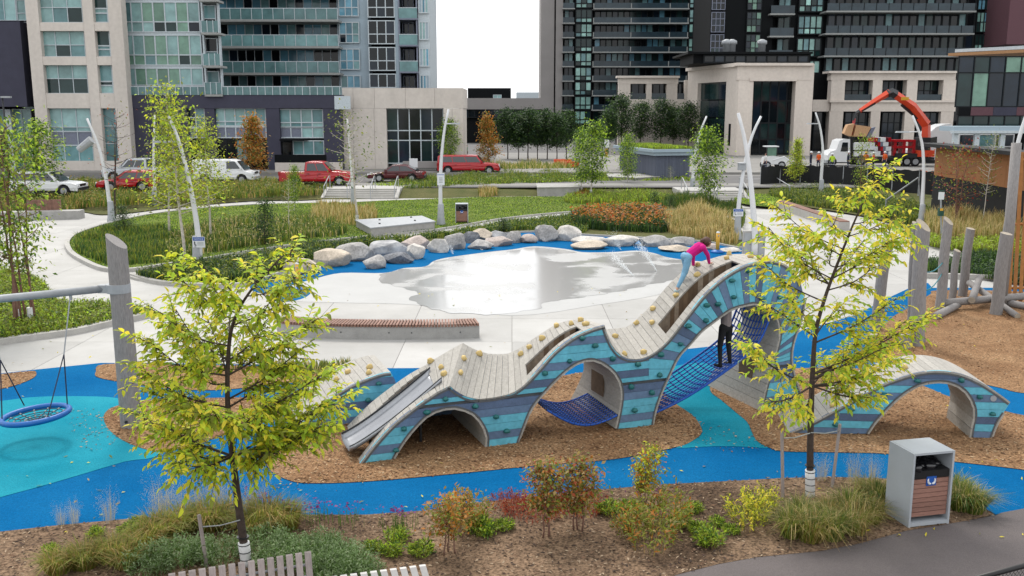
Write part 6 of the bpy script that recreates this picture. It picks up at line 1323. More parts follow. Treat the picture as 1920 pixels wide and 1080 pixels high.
# ---- small street signs
for (x, yb, yt, m1, lab, w, hgt) in ((776, 338, 297, 'white', 'blank white square sign on a post by the maroon sedan', .7, .75), (1137, 300, 262, 'white', 'white arrow street sign on a post left of the hut', .55, .9)):
    q = G(x, yb, STREET); o = thing('street_sign', lab, 'sign', (q.x, q.y, STREET)); tz = V(x, yt, q.y).z-STREET; b = MB(); b.tube([(0, 0, 0), (0, 0, tz)], .04, 6); b.build('post', M['galv'], o); piece('sign_plate', M['signw'], o, (0, -.06, tz-hgt/2), (w, .02, hgt))
    if x > 1000:
        b = MB(); b.tube([(-.1, -.08, tz-.6), (-.05, -.08, tz-.35), (.12, -.08, tz-.25)], .05, 5); b.build('arrow', M['black'], o); piece('hazard_plate', M['yel'], o, (-.02, -.06, tz-1.5), (.32, .02, .9))
        for i in range(4): piece('hazard_stripe', M['black'], o, (-.02, -.075, tz-1.2-.2*i), (.3, .01, .08))
for i, (x, y) in enumerate(((1055, 309), (1068, 314))):
    q = G(x, y, STREET); b = MB(); b.box((0, 0, .35), (1.9, .4, .5)); b.box((0, 0, .08), (1.9, .6, .16)); o = b.build('road_barrier', M['orange']); o.location = (q.x, q.y, STREET); tag(o, 'orange plastic road barrier lying on the far street', 'barrier', 'orange road barriers')
# ================================================================== VEGETATION
def near_tree(base, trunk, targets, lmats, leaf, label, seed, wrap=None, twn=25):
    rs = random.Random(seed); nr = np.random.RandomState(seed); p = G(*base); o = thing('staked_tree', label, 'tree', (p.x, p.y, 0)); Y = p.y
    L = lambda x, y, dy=0: V(x, y, Y+dy)-Vector((p.x, p.y, 0))
    T = smooth([Vector((0, 0, 0))]+[L(*q) for q in trunk], 6); n = len(T); r0 = .062
    b = MB(); b.tube(T, [r0*(1-.9*(i/(n-1))**.8)+.004 for i in range(n)], 10)
    P, D = [], []; zs = [t.z for t in T]
    for (x, y) in targets:
        dy = rs.uniform(-1.0, 1.0); e = L(x, y, dy); hz = math.hypot(e.x, e.y)
        k = 0; zt = e.z-max(.25, .55*abs((e-T[min(range(n), key=lambda i: abs(zs[i]-e.z))]).length))
        k = min(range(n), key=lambda i: abs(zs[i]-max(zt, zs[n//3]*.95))); s = T[k]
        c = s.lerp(e, .5)+Vector((rs.uniform(-.1, .1), rs.uniform(-.1, .1), -.05-.04*rs.random())); br = smooth([s, c, e], 7); m = len(br); rb = r0*(1-.8*k/n)*.34
        b.tube(br, [rb*(1-.85*i/(m-1))+.003 for i in range(m)], 6)
        bd = (e-s).normalized(); Lb = (e-s).length
        nt = max(5, int(twn*Lb/1.0))
        for j in range(nt):
            f = .28+.72*(j+rs.random()*.6)/nt; f = min(f, 1.0); q = br[min(int(f*(m-1)), m-1)]; a = rs.choice((-1, 1))*rs.uniform(.5, 1.15)
            hd = Vector((bd.x, bd.y, bd.z*.4)); td = Matrix.Rotation(a, 3, 'Z') @ hd; td += Vector((rs.gauss(0, .3), rs.gauss(0, .3), rs.gauss(.0, .45))); td.normalize()
            if f > .95: td = (bd+Vector((rs.gauss(0, .2), rs.gauss(0, .2), 0))).normalized()
            tl = rs.uniform(.2, .62)*(.75+.4*(1-f)); pts = [q+td*tl*g_+Vector((0, 0, -.10*tl*g_*g_)) for g_ in (0, .4, .75, 1)]
            b.tube(pts, [.006, .005, .0035, .002], 4)
            nl_ = int(tl/.036)
            for i in range(nl_+1):
                g_ = .12+.88*i/max(nl_, 1); pt = q+td*tl*g_+Vector((0, 0, -.10*tl*g_*g_)); sd = td.cross(Vector((0, 0, 1))); sd.normalize(); sg = 1 if i % 2 else -1
                dd = td*(.75 if i < nl_ else 1.4)+sd*sg*(.8 if i < nl_ else 0)+Vector((rs.gauss(0, .3), rs.gauss(0, .3), rs.gauss(-.3, .4))); P.append(pt); D.append(dd)
    b.build('trunk', M['bark'], o, True)
    v, q_, t_, qm, tm = leaves_np(np.array(P), np.array(D), leaf, .46, len(lmats), True, nr); me = npmesh('crown', v, q_, t_, lmats, qm, tm); inst(me, 'crown', o)
    if wrap:
        b = MB(); w0 = wrap; tt = [t for t in T if t.z < w0]; b.tube([t for t in tt], [r0*1.12+.012]*len(tt), 12); b.build('trunk_wrap', M['wrap'], o, True)
        b = MB()
        for z in np.arange(.12, w0, .11): b.lathe([(r0*1.12+.016, -.006), (r0*1.12+.017, .006)], 12, (T[0].x+(T[6].x-T[0].x)*z/T[6].z, T[0].y+(T[6].y-T[0].y)*z/T[6].z, z))
        b.build('wrap_ties', M['dark'], o)
    return o, T, p
LM = [LEAF['lime'], LEAF['fresh'], LEAF['yellow'], LEAF['fresh'], LEAF['lime']]
t1, T1, p1 = near_tree((463, 1062), [(449, 960), (438, 870), (428, 780), (427, 690), (436, 610), (470, 545), (530, 480)], [(548, 462), (505, 500), (460, 505), (372, 492), (405, 545), (335, 520), (300, 585), (280, 640), (262, 690), (285, 735), (255, 775), (300, 795), (345, 840), (330, 870), (385, 860), (470, 860), (520, 850), (600, 800), (640, 745), (610, 700), (570, 650), (590, 600), (540, 560), (350, 650), (330, 720), (500, 760), (560, 720), (480, 640), (500, 600), (390, 600), (380, 700), (610, 760), (440, 560), (560, 515), (330, 580), (525, 690), (400, 770)], LM+[LEAF['moss']], .114, 'yellow-green leafy young tree behind the silvered slat bench', 5, .48)
t2, T2, p2 = near_tree((1519, 932), [(1519, 850), (1521, 760), (1524, 690), (1530, 620), (1548, 555), (1572, 490), (1600, 420), (1632, 350)], [(1665, 312), (1640, 330), (1600, 345), (1575, 365), (1690, 400), (1705, 425), (1650, 395), (1455, 385), (1440, 425), (1470, 450), (1430, 490), (1415, 555), (1670, 450), (1640, 500), (1740, 592), (1700, 600), (1680, 560), (1405, 650), (1620, 620), (1660, 650), (1690, 672), (1610, 700), (1590, 560), (1560, 470), (1520, 430), (1500, 480), (1480, 560), (1620, 450), (1445, 755), (1500, 770), (1590, 660), (1640, 745), (1550, 400)], LM[:4]+[LEAF['yellow']], .112, 'yellow-leaved young tree with white trunk wrap between two stakes near the bin', 9, .62, 18)
def stake(x, yb, yt, xt, label):
    p = G(x, yb); q = V(xt, yt, p.y); o = thing('tree_stake', label, 'stake', (p.x, p.y, 0)); b = MB(); b.tube([(0, 0, 0), (q.x-p.x, 0, q.z)], .028, 4); b.build('stake', M['greyw'], o); return p, q
sA = stake(388, 1065, 965, 373, 'grey wooden stake left of the tree behind the slat bench')
sB = stake(1468, 935, 808, 1466, 'grey wooden stake left of the wrapped tree trunk'); sC = stake(1560, 915, 795, 1575, 'grey wooden stake right of the wrapped tree trunk')
def tie(a, c, label):
    m_ = (a+c)/2-Vector((0, 0, .03)); b = MB(); b.tube([a, m_, c], .010, 5); tag(b.build('tie_rope', M['paler'], None, True), label, 'rope')
tie(V(375, 988, sA[0].y), V(450, 975, p1.y-.08), 'pale tie rope between stake and tree behind the bench'); tie(V(1466, 822, sB[0].y), V(1519, 812, p2.y-.08), 'pale tie rope left of the wrapped tree'); tie(V(1521, 811, p2.y-.08), V(1573, 808, sC[0].y), 'pale tie rope right of the wrapped tree')
# ---- generic trees
TREES = {}
def tree_proto(key, H, W, cb, nleaf, leaf, lm, bark, form='oval', stems=1, r=.07, seed=1, tight=.5):
    rs = random.Random(seed); nr = np.random.RandomState(seed); b = MB(); P, D = [], []; tips = []
    for s in range(stems):
        off = Vector((rs.uniform(-.12, .12), rs.uniform(-.12, .12), 0))*(stems > 1)*2; lean = Vector((rs.uniform(-.06, .06), rs.uniform(-.06, .06), 0))*(1 if stems == 1 else 2.0)
        T = [off+lean*H*(i/8)**1.3+Vector((rs.gauss(0, .02), rs.gauss(0, .02), H*.95*i/8)) for i in range(9)]; T[0].z = -.03; b.tube(T, [r*(1-.88*i/8) for i in range(9)], 7)
        nb = int(34/stems)
        for j in range(nb):
            f = cb+(1-cb)*(j+rs.random())/nb; k = min(int(f*8), 7); st = T[k].lerp(T[k+1], f*8-k); g_ = (f-cb)/(1-cb)
            if form == 'oval': w = math.sin(math.pi*min(max(g_*.86+.12, 0), 1))**.6
            elif form == 'cone': w = (1-g_)**.7*.95+.08
            else: w = (math.sin(math.pi*(g_*.8+.16))**.5)
            w *= W/2*rs.uniform(.65, 1.08); a = j*2.4+rs.random()*.8; e = st+Vector((math.cos(a)*w, math.sin(a)*w, w*rs.uniform(.15, .55))); br = smooth([st, st.lerp(e, .5)-Vector((0, 0, .05*w)), e], 3)
            b.tube(br, [r*.34*(1-f*.6)*(1-.8*i/(len(br)-1))+.004 for i in range(len(br))], 4); tips.append((st, e))
    n1 = nleaf//len(tips)
    for st, e in tips:
        d = e-st
        for i in range(n1):
            f = rs.random()**.55; q = st+d*f; sp = tight*(.16+.22*W/2*(.4+.6*f)); P.append((q.x+rs.gauss(0, sp), q.y+rs.gauss(0, sp), q.z+rs.gauss(0, sp*.75))); D.append((d.x+rs.gauss(0, .6), d.y+rs.gauss(0, .6), rs.gauss(-.2, .5)))
    tm_ = b.mesh('trunk', bark, True); v, q_, t_, qm, tmi = leaves_np(np.array(P), np.array(D), leaf, .6, len(lm), False, nr); cm_ = npmesh('crown', v, q_, t_, lm, qm, tmi); TREES[key] = (tm_, cm_, H)
def tree(key, x, yb, yt, label, group, zb=0.0, rz=0, wrap=0, name='tree', wide=1.0):
    p = G(x, yb, zb); tm_, cm_, H = TREES[key]; h = V(x, yt, p.y).z-zb; s = h/H; o = thing(name, label, 'tree', (p.x, p.y, zb), rz, group)
    for nm, me in (('trunk', tm_), ('crown', cm_)): inst(me, nm, o, (0, 0, 0), 0, (s*wide, s*wide, s))
    if wrap: b = MB(); b.lathe([(.09, 0), (.085, wrap)], 8); b.build('trunk_wrap', M['wrap'], o)
    return o
tree_proto('round', 8, 5.4, .30, 4600, .34, [LEAF['dark'], LEAF['deep'], LEAF['dark'], LEAF['deep'], LEAF['green']], M['bark'], 'oval', 1, .13, 3, .85)
tree_proto('round2', 8, 4.6, .30, 4200, .33, [LEAF['deep'], LEAF['dark'], LEAF['deep'], LEAF['green']], M['bark'], 'oval', 1, .12, 4, .85)
tree_proto('orange', 6, 3.4, .16, 3000, .27, [LEAF['orange'], LEAF['tan'], LEAF['gold'], LEAF['olive']], M['bark'], 'cone', 1, .08, 5, .7)
tree_proto('lime', 6, 3.2, .18, 2800, .25, [LEAF['moss'], LEAF['fresh'], LEAF['lime'], LEAF['olive']], M['bark'], 'cone', 1, .07, 6, .7)
tree_proto('fresh', 6, 3.2, .20, 3200, .23, [LEAF['fresh'], LEAF['green'], LEAF['green']], M['birch'], 'oval', 1, .07, 7, .8)
tree_proto('birch', 7.5, 2.8, .28, 2500, .16, [LEAF['moss'], LEAF['fresh'], LEAF['lime'], LEAF['olive']], M['birch'], 'cone', 1, .075, 8, .95)
tree_proto('sparse', 6.5, 2.8, .35, 420, .16, [LEAF['olive'], LEAF['green'], LEAF['moss']], M['birch'], 'oval', 1, .07, 9, 1.0)
tree_proto('multi', 6, 2.6, .24, 1250, .16, [LEAF['fresh'], LEAF['moss'], LEAF['green']], M['redbark'], 'oval', 3, .055, 10, .9)
tree_proto('bare', 6, 2.6, .3, 160, .13, [LEAF['rust'], LEAF['olive']], M['bark'], 'oval', 2, .05, 11, 1.0)
tree_proto('redtree', 4.5, 3.0, .2, 700, .14, [LEAF['rust'], LEAF['red'], LEAF['olive'], LEAF['moss']], M['redbark'], 'oval', 3, .045, 12, 1.0)
tree_proto('conif', 3, 1.7, .06, 1500, .14, [LEAF['dark'], LEAF['deep'], LEAF['green']], M['bark'], 'cone', 1, .05, 13, .8)
RG = 'round dark street trees in a row'
for i, x in enumerate((952, 972, 990, 1008, 1026, 1044, 1062)): tree(('round', 'round2')[i % 2], x, 298+(i % 3), 205+(i*7) % 13, 'dark green round-crowned street tree in the row before the distant low building', RG, STREET, i*1.3, wide=.78+.05*(i % 3))
for i, (x, y, t) in enumerate(((1165, 286, 180), (1200, 284, 192), (1238, 285, 188), (1262, 283, 200), (1290, 286, 194), (1140, 288, 205))): tree(('round', 'round2')[i % 2], x, y, t, 'dense dark green tree in front of the limestone wing', 'dark trees before the limestone wing', STREET, i*1.7, wide=.85)
tree('orange', 473, 336, 214, 'orange autumn tree between the white van and red pickup', 'orange autumn trees', .5, 0, wide=.95); tree('orange', 917, 318, 213, 'slim orange autumn tree over the capped red pickup', 'orange autumn trees', STREET, 2, wide=.75)
tree('lime', 770, 316, 219, 'yellow-green conical tree in front of the hall window', None, STREET, 1, wide=.85); tree('fresh', 839, 322, 223, 'green conical tree at the right end of the pale hall', None, STREET, 2, wide=.8); tree('fresh', 622, 318, 198, 'dark green street tree left of the pale hall wall', None, STREET, 4, wide=.8)
tree('birch', 347, 492, 150, 'tall yellow-green birch beside the notice lamp pole', 'birches on the lawn', .1, .4, wide=.95); tree('birch', 396, 449, 215, 'yellow-green birch right of the notice lamp pole', 'birches on the lawn', .1, 2.2); tree('birch', 318, 440, 200, 'yellow-green birch left of the notice lamp pole', 'birches on the lawn', .1, 3.9)
tree('sparse', 670, 420, 198, 'thin sparse birch with wrapped trunk near the concrete platform', None, .1, 1.0, .5); tree('fresh', 552, 395, 310, 'small bright green sapling before the red pickup', None, .1, 2, wide=.6); tree('sparse', 542, 436, 330, 'thin sparse sapling in the tall grass by the dark evergreen', None, .1, 5, wide=.7)
tree('multi', 32, 608, 215, 'multi-stem green birch with white wrapped feet in the left island', 'multi-stem birches', .12, .3, .45, wide=.85); tree('multi', 58, 604, 222, 'multi-stem green tree right of the other in the left island', 'multi-stem birches', .12, 2.3, .45, wide=.7); tree('multi', -12, 612, 240, 'multi-stem tree cut by the left frame edge in the island', 'multi-stem birches', .12, 4.2, .4, wide=.85)
tree('bare', 218, 414, 196, 'nearly bare tree with rusty leaves beside the floodlight pole', None, .1, 1, wide=.9); tree('fresh', 80, 378, 226, 'fresh green tree in front of the white suv', None, .1, 3)
tree('fresh', 1108, 366, 226, 'green tree left of the hut on the far lawn', 'young green trees near the hut', .15, 1, .4, wide=.85); tree('fresh', 1090, 362, 240, 'green tree just behind the lawn tree left of the hut', 'young green trees near the hut', .15, 2.6, .4, wide=.7); tree('fresh', 1177, 350, 252, 'small green tree directly in front of the hut', 'young green trees near the hut', .2, 3.3, .3, wide=.7); tree('fresh', 1328, 388, 238, 'green tree right of the hut beside the steps', 'young green trees near the hut', .1, 4.6, wide=.85); tree('sparse', 1258, 345, 310, 'tiny sapling beside the hut wall', None, .3, 1)
tree('lime', 1490, 352, 258, 'small light green tree at the construction fence', None, .3, 2, wide=.7); tree('redtree', 1796, 418, 270, 'red berried autumn tree in front of the brown hoarding', None, .1, 1); tree('sparse', 1842, 425, 245, 'airy yellow-green tree in front of the brown hoarding', None, .1, 3, wide=.6); tree('multi', 1612, 385, 250, 'small olive tree behind the yellow tree at the fence', None, .2, 3, wide=.7)
tree('conif', 497, 458, 372, 'small dark evergreen on the lawn beyond the left tree', 'dark evergreens', .1, 0, name='evergreen_tree'); tree('conif', 234, 436, 385, 'low dark evergreen bush beside the floodlight pole base', 'dark evergreens', .1, 2, name='evergreen_tree', wide=1.4)
tree('conif', 1228, 398, 358, 'dark bushy evergreen at the bend of the lawn path', 'dark evergreens', .1, 3, name='evergreen_tree', wide=1.1); tree('conif', 1257, 396, 366, 'second bushy evergreen at the bend of the lawn path', 'dark evergreens', .1, 4, name='evergreen_tree', wide=1.1)
tree('conif', 945, 434, 408, 'low dark reddish shrub above the white topped boulder', 'dark evergreens', .1, 3, name='evergreen_tree', wide=2.0)
# ---- meadows and beds nobody could count
def meadow(name, px, n, h, w, lm, label, lean=.5, z=.1, flop=.5, leafy=0, avoid=()):
    poly = px if isinstance(px[0], Vector) else gp(px, 4); P = sample(poly, n, z, avoid=avoid)
    cl = NP.normal(0, 1, (max(6, n//300), 2)); hh = h*(.75+.35*np.sin(P[:, 0]*1.7+1.3*np.sin(P[:, 1]*.9))*np.cos(P[:, 1]*1.1))
    parts = [blades_np(P, hh, w, lean, len(lm), flop=flop)]
    if leafy:
        k = int(n*leafy); Q = P[NP.randint(0, n, k)].copy(); Q[:, 2] += hh[:k]*NP.uniform(.2, 1.0, k); D = NP.normal(0, 1, (k, 3)); D[:, 2] = abs(D[:, 2])*.5; parts.append(leaves_np(Q, D, w*2.2, .6, len(lm)))
    v, q_, t_, qm, tm = joinnp(parts); o = inst(npmesh(name, v, q_, t_, lm, qm, tm), name); tag(o, label, 'plants'); o['kind'] = 'stuff'; return o
E = LEAF
meadow('lawn_grass', ISA, 42000, .07, .05, [E['green'], E['moss'], E['green'], E['green'], E['fresh']], 'short mown grass over the big lawn', .6, .1)
meadow('lawn_grass', ISG, 1500, .12, .06, [E['green'], E['fresh']], 'short grass on the small rise by the right-hand steps', .6, .16)
meadow('tall_grass', [(140, 470), (200, 500), (260, 500), (330, 490), (330, 440), (250, 430), (170, 440)], 8000, .5, .05, [E['green'], E['moss'], E['green'], E['olive'], E['deep']], 'tall green grass in the left corner of the lawn island', .5)
meadow('tall_grass', [(320, 485), (450, 470), (575, 452), (640, 445), (640, 428), (540, 415), (430, 420), (340, 440)], 8500, .65, .05, [E['olive'], E['green'], E['moss'], E['deep'], E['straw'], E['green']], 'mixed tall grasses and perennials around the birches', .5, leafy=.4)
meadow('straw_grass', [(590, 420), (690, 425), (700, 400), (600, 392)], 1800, .9, .04, [E['straw'], E['tan'], E['olive']], 'straw coloured grasses behind the concrete platform', .5)
meadow('strip_plants', [(255, 521), (345, 506), (460, 486), (575, 469), (690, 458), (690, 468), (610, 485), (520, 512), (450, 534), (330, 534)], 9000, .5, .05, [E['deep'], E['green'], E['dark'], E['moss']], 'dark green low perennials between the path and the boulders', .6, .09, leafy=.8)
meadow('strip_plants', [(690, 458), (830, 442), (927, 424), (1093, 408), (1095, 440), (1000, 434), (930, 439), (860, 446), (780, 455), (690, 468)], 7000, .35, .05, [E['green'], E['moss'], E['deep']], 'low green plants behind the boulder row', .6, .09, leafy=.6)
meadow('orange_flowers', [(1078, 412), (1130, 403), (1230, 404), (1252, 418), (1256, 438), (1170, 438), (1090, 432), (1072, 424)], 7000, .75, .05, [E['deep'], E['green'], E['dark']], 'green stems of the orange flower bed above the boulders', .4, .09, leafy=1.0)
fl_ = sample(gp([(1078, 412), (1130, 403), (1230, 404), (1252, 418), (1256, 436), (1170, 437), (1090, 430), (1072, 424)], 4), 2700, .1); fl_[:, 2] += .62+NP.uniform(-.35, .16, len(fl_)); v, q_, t_, qm, tm = leaves_np(fl_, NP.normal(0, 1, (len(fl_), 3))*np.array([1, 1, .4]), .14, .8, 4); o = inst(npmesh('flower_heads', v, q_, t_, [E['gold'], E['orange'], E['gold'], E['rust'], ], qm, tm), 'flower_heads'); tag(o, 'mass of orange flower heads above the boulders', 'flowers'); o['kind'] = 'stuff'
meadow('straw_grass', [(1255, 440), (1250, 412), (1300, 405), (1345, 418), (1375, 440), (1380, 462), (1320, 452)], 6500, 1.15, .035, [E['straw'], E['straw'], E['tan'], E['olive']], 'tall straw ornamental grass beside the orange flowers', .55, .09)
meadow('tall_grass', [(1240, 392), (1300, 394), (1375, 410), (1390, 432), (1392, 405), (1340, 385), (1270, 376)], 5000, .9, .05, [E['green'], E['deep'], E['olive']], 'green grass behind the straw ornamental grass', .5, .09)
meadow('lawn_plants', [(1070, 385), (1230, 380), (1260, 374), (1200, 362), (1080, 366)], 5500, .55, .05, [E['moss'], E['fresh'], E['green'], E['olive']], 'yellow-green perennials on the far lawn', .5, .1, leafy=.5)
meadow('red_plants', [(1080, 374), (1100, 374), (1102, 367), (1082, 367)], 400, .5, .06, [E['red'], E['rust']], 'small patch of red perennials on the far lawn', .5, .1)
meadow('bank_plants', [(150, 395), (330, 386), (470, 378), (606, 371), (604, 356), (470, 352), (300, 352), (150, 356)], 13000, .9, .07, [E['olive'], E['green'], E['moss'], E['green'], E['tan'], E['olive']], 'rusty and green grasses on the bank below the parked cars', .5, .25, leafy=.5)
meadow('bank_plants', [(750, 366), (900, 360), (1000, 356), (1130, 350), (1130, 336), (950, 336), (840, 342), (750, 348)], 11000, .8, .07, [E['green'], E['moss'], E['olive'], E['green']], 'green grasses on the bank right of the far steps', .5, .3, leafy=.3)
meadow('bank_plants', [(830, 336), (960, 333), (1060, 330), (1060, 322), (940, 322), (835, 326)], 4000, 1.0, .06, [E['moss'], E['straw'], E['green']], 'tall pale grasses in front of the capped red pickup', .5, .5)
meadow('bank_plants', [(-40, 398), (150, 396), (150, 370), (-40, 376)], 4000, .9, .07, [E['tan'], E['olive'], E['green']], 'brownish grass hedge in front of the white suv', .5, .1, leafy=.3)
meadow('island_plants', ISD, 14000, .32, .045, [E['moss'], E['green'], E['fresh'], E['olive']], 'low yellow-green ground cover of the left kerbed island', .7, .12, leafy=.9)
meadow('shrub_plants', ISE, 6000, .5, .05, [E['deep'], E['green'], E['dark']], 'dark green low shrubs behind the log posts', .6, .1, leafy=.9)
meadow('far_plants', [(1440, 368), (1500, 386), (1640, 408), (1700, 425), (1740, 400), (1640, 372), (1500, 356)], 9000, .7, .06, [E['green'], E['deep'], E['olive'], E['moss']], 'green shrubs at the foot of the construction fence', .6, .1, leafy=.9)
meadow('straw_grass', [(1735, 440), (1790, 452), (1880, 455), (1980, 455), (1980, 415), (1880, 405), (1800, 410), (1745, 415)], 8000, 1.1, .035, [E['straw'], E['tan'], E['straw'], E['olive']], 'tall straw grass below the brown hoarding', .55, .1)
meadow('far_plants', [(1690, 440), (1760, 470), (1880, 478), (1990, 480), (1990, 458), (1880, 458), (1760, 452)], 5000, .4, .06, [E['moss'], E['fresh'], E['olive']], 'yellow-green low plants in front of the straw grass', .6, .1, leafy=.6)
meadow('edge_grass', [(500, 684), (640, 690), (650, 700), (560, 705), (500, 700)], 900, .4, .03, [E['olive'], E['green'], E['straw']], 'thin grass tufts in the chips behind the short ramp', .5, .02)
meadow('straw_grass', [(900, 372), (930, 371), (930, 363), (902, 363)], 500, .8, .05, [E['straw'], E['tan'], E['olive']], 'single straw grass tuft on the far lawn by the low wall', .5, .1)
meadow('bank_plants', [(-60, 380), (150, 372), (600, 364), (604, 352), (150, 352), (-60, 360)], 9000, .8, .08, [E['olive'], E['green'], E['moss'], E['tan']], 'mixed green hedge plants along the street bank left of the steps', .5, .35, leafy=.6)
meadow('bank_plants', [(748, 364), (1130, 352), (1300, 352), (1300, 344), (1130, 342), (748, 352)], 8000, .5, .08, [E['green'], E['moss'], E['fresh']], 'low green plants along the bank right of the steps', .5, .35, leafy=.4)
# ---- front bed
PR = {}
def clump(key, n, h, r, w, lm, lean, seed, flop=.7):
    rs = np.random.RandomState(seed); a = rs.uniform(0, 6.28, n); rr = r*np.sqrt(rs.uniform(0, 1, n)); P = np.stack([rr*np.cos(a), rr*np.sin(a), np.zeros(n)], 1); d = np.stack([np.cos(a+rs.normal(0, .5, n)), np.sin(a+rs.normal(0, .5, n)), np.zeros(n)], 1)
    v, q_, t_, qm, tm = blades_np(P, h, w, lean, len(lm), rs, flop, d); PR[key] = npmesh('blades', v, q_, t_, lm, qm, tm)
clump('fount', 620, .62, .16, .012, [E['moss'], E['green'], E['straw'], E['olive'], E['green']], 1.0, 1); clump('fount2', 560, .55, .18, .012, [E['olive'], E['straw'], E['moss'], E['tan']], 1.05, 2); clump('golden', 520, .42, .18, .012, [E['olive'], E['moss'], E['tan']], 1.0, 3)
def feather(key, n, h, r, lm, seed, leaf=.05, k=10):
    rs = np.random.RandomState(seed); a = rs.uniform(0, 6.28, n); rr = r*np.sqrt(rs.uniform(0, 1, n)); P = np.stack([rr*np.cos(a), rr*np.sin(a), np.zeros(n)], 1); d = np.stack([np.cos(a), np.sin(a), np.zeros(n)], 1)*(rr/r)[:, None]
    H = h*rs.uniform(.6, 1.1, n)*(1-.45*(rr/r)**2); parts = [blades_np(P, H, .010, .5, len(lm), rs, .3, d+1e-3)]; Q, D = [], []
    for i in range(k):
        f = rs.uniform(.25, 1.0, n)[:, None]; Q.append(P+d*H[:, None]*.45*f**1.5+np.array([0, 0, 1])*H[:, None]*f+rs.normal(0, .02, (n, 3))); D.append(rs.normal(0, .6, (n, 3))+np.array([0, 0, .7])+d*.5)
    parts.append(leaves_np(np.concatenate(Q), np.concatenate(D), leaf, .32, len(lm), False, rs)); v, q_, t_, qm, tm = joinnp(parts); PR[key] = npmesh('foliage', v, q_, t_, lm, qm, tm)
feather('sage', 150, .42, .36, [E['sage'], E['grey'], E['green'], E['grey']], 4, .055, 14); feather('sage2', 120, .36, .32, [E['grey'], E['green'], E['sage']], 5, .055, 14); feather('herb', 60, .22, .14, [E['green'], E['fresh'], E['moss']], 6, .07, 9); feather('yshrub', 64, .8, .36, [E['moss'], E['lime'], E['yellow'], E['olive']], 7, .10, 12); feather('oshrub', 56, .75, .34, [E['olive'], E['orange'], E['moss'], E['tan'], E['moss'], E['olive']], 8, .10, 11); feather('redcov', 150, .22, .5, [E['red'], E['rust'], E['red'], E['rust']], 9, .05, 7)
feather('airy', 60, .85, .16, [E['pale'], E['straw'], E['pale']], 10, .022, 16)
def plant(key, x, y, s, name, label, cat, group, z=.02, w=1.0, part='foliage'):
    p = G(x, y, z); o = thing(name, label, cat, (p.x, p.y, z), 0, group); inst(PR[key], part, o, (0, 0, 0), random.uniform(0, 6.2), (s*w, s*w, s)); return o
for i, (x, y, s) in enumerate(((1482, 1005, .85), (1520, 1012, .95), (1560, 1010, .85), (1600, 998, .9), (1500, 978, .75), (1550, 972, .7), (1590, 965, .8), (1632, 978, .8), (1645, 945, .75), (1625, 930, .7))): plant(('fount', 'fount2')[i % 2], x, y, s, 'ornamental_grass', 'arching green and straw ornamental grass clump left of the large bin', 'grass clump', 'grass clumps left of the bin', part='blades')
for i, (x, y, s) in enumerate(((1800, 955, .9), (1826, 960, .8), (1790, 935, .8))): plant('fount', x, y, s, 'ornamental_grass', 'arching green ornamental grass clump right of the large bin', 'grass clump', 'grass clumps right of the bin', part='blades')
for i, (x, y, s) in enumerate(((300, 1010, 1.0), (345, 995, 1.0), (395, 990, 1.05), (430, 985, .9), (500, 985, 1.1), (535, 990, 1.0), (270, 1030, .9), (210, 1050, .9), (160, 1062, .9), (110, 1072, .8), (475, 1000, .9), (240, 1062, .8))): plant('golden', x, y, s*1.1, 'ornamental_grass', 'golden olive grass clump at the edge of the bed behind the benches', 'grass clump', 'golden grass clumps in the front bed', part='blades')
for i, (x, y, s) in enumerate(((330, 1055, 1.0), (285, 1068, 1.0), (375, 1046, .7), (420, 1050, 1.0), (505, 1035, .9), (555, 1040, .9), (600, 1036, .8), (525, 1062, 1.0), (590, 1060, 1.0), (625, 1050, .95), (650, 1070, .95), (620, 1082, 1.0), (675, 1085, .8))): plant(('sage', 'sage2')[i % 2], x, y, s, 'feathery_shrub', 'soft grey-green feathery shrub around the slat benches', 'shrub', 'grey-green shrubs around the benches')
for i, (x, y, s) in enumerate(((115, 985, .55), (140, 982, .6), (205, 978, .8), (300, 972, 1.05), (318, 970, 1.0), (372, 968, 1.0), (400, 965, 1.15), (420, 968, 1.1), (345, 970, .8), (485, 965, 1.0), (470, 968, .9), (1540, 900, .8), (1600, 902, .9), (1635, 900, .8))): plant('airy', x, y, s, 'airy_grass', 'pale wispy flowering grass against the blue rubber', 'grass clump', 'pale wispy grasses', w=.8)
for i, (x, y, s) in enumerate(((745, 1015, 1.0), (790, 1040, 1.0), (735, 1040, .9), (905, 1000, 1.2), (890, 985, .9), (945, 992, .8), (1140, 962, 1.0), (1180, 958, .9), (1330, 1020, 1.2), (1300, 960, .8), (1275, 985, .9), (1370, 1000, .7), (1310, 1000, .9), (1345, 985, .7), (240, 1000, .8), (180, 1005, .7), (95, 1035, .6), (260, 985, .7), (700, 1030, .7), (1080, 905, .0))):
    if s: plant('herb', x, y, s, 'leafy_herb', 'small bright green leafy plant in the bark mulch', 'plant', 'small green plants in the front bed')
for (x, y, s, key, lab) in ((1405, 985, .8, 'yshrub', 'yellow-green shrub left of the wrapped tree'), (1425, 960, .65, 'yshrub', 'smaller yellow-green shrub touching the wrapped tree stake'), (1215, 1025, .95, 'oshrub', 'orange and green shrub at the dark mulch edge'), (1245, 985, 1.0, 'oshrub', 'broad orange-green shrub below the slim autumn sapling'), (1185, 1000, .75, 'oshrub', 'small orange shrub left of the broad orange-green shrub'), (880, 985, .85, 'oshrub', 'orange shrub with green base right of the amber sapling'), (1000, 960, 1.0, 'redcov', 'red ground cover patch left under the bronze saplings'), (1090, 950, 1.0, 'redcov', 'red ground cover patch right under the bronze saplings'), (960, 945, .8, 'redcov', 'orange-red ground cover by the blue rubber edge')): plant(key, x, y, s, 'autumn_shrub', lab, 'shrub', 'autumn coloured shrubs in the front bed')
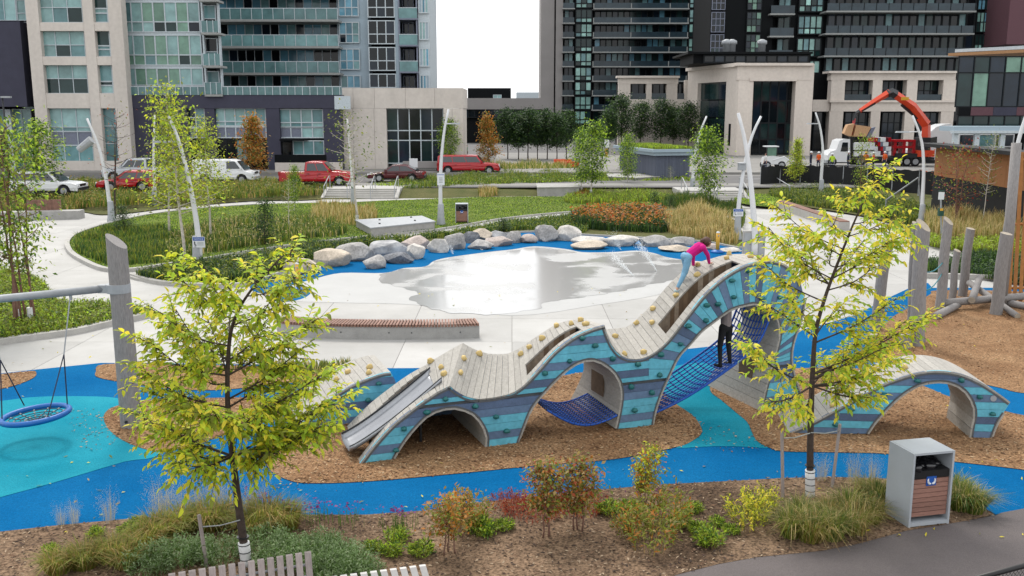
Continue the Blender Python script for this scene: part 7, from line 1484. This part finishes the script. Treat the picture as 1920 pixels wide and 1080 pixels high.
tree_proto('autumn', 2.0, 1.2, .32, 1700, .115, [LEAF['olive'], LEAF['tan'], LEAF['moss'], LEAF['tan'], LEAF['orange'], LEAF['olive'], LEAF['rust']], M['redbark'], 'oval', 3, .026, 21, .55); tree_proto('amber', 1.6, 1.0, .3, 1000, .105, [LEAF['orange'], LEAF['gold'], LEAF['moss'], LEAF['tan'], LEAF['olive']], M['redbark'], 'oval', 3, .02, 22, .5); tree_proto('slim', 1.9, .75, .35, 900, .11, [LEAF['moss'], LEAF['lime'], LEAF['orange'], LEAF['olive']], M['redbark'], 'oval', 2, .02, 23, .5)
AG = 'small autumn saplings in the front bed'
tree('autumn', 1032, 1010, 872, 'bronze and olive sapling left of the two over red ground cover', AG, .02, .4, name='autumn_sapling', wide=1.0); tree('autumn', 1088, 990, 858, 'bronze and rust sapling right of the two over red ground cover', AG, .02, 2.4, name='autumn_sapling', wide=1.05)
tree('amber', 832, 1035, 925, 'amber sapling beside the pale slat bench', AG, .02, .4, name='autumn_sapling', wide=1.1); tree('amber', 872, 1010, 922, 'amber sapling right of the one beside the pale bench', AG, .02, 3.1, name='autumn_sapling', wide=.9); tree('slim', 1222, 960, 838, 'slim yellow and orange sapling against the blue path', AG, .02, 1.4, name='autumn_sapling'); tree('slim', 1195, 950, 862, 'smaller slim sapling left of the yellow and orange one', AG, .02, 4.4, name='autumn_sapling', wide=.8)
for (x, y) in ((600, 978), (650, 985), (740, 990), (500, 968), (760, 995), (1215, 955), (470, 962), (560, 975)):
    pp = G(x, y); P = np.array([[pp.x, pp.y, .02]])+NP.normal(0, 1, (26, 3))*np.array([.12, .12, 0]); b1 = blades_np(P, .30, .01, .5, 1); P2 = P.copy(); P2[:, 2] += .3; b2 = leaves_np(P2, NP.normal(0, 1, (26, 3)), .05, .9, 1); b2 = (b2[0], b2[1], b2[2], b2[3]+1, b2[4]); v, q_, t_, qm, tm = joinnp([b1, b2]); o = inst(npmesh('purple_flower', v, q_, t_, [E['green'], E['purple']], qm, tm), 'purple_flower'); tag(o, 'little purple flowering plant in the bark mulch', 'flower', 'purple flowers in the mulch')

# fallen leaves on the paving and rubber
pl_ = [rect(-14, 14, 20, 34), rect(-9, 9, 13.5, 17)]
litter('fallen_leaves', pl_, (260, 160), .09, [LEAF['yellow'], LEAF['tan'], LEAF['olive']], 'scattered fallen yellow leaves on paving and rubber', 'leaves', .03)
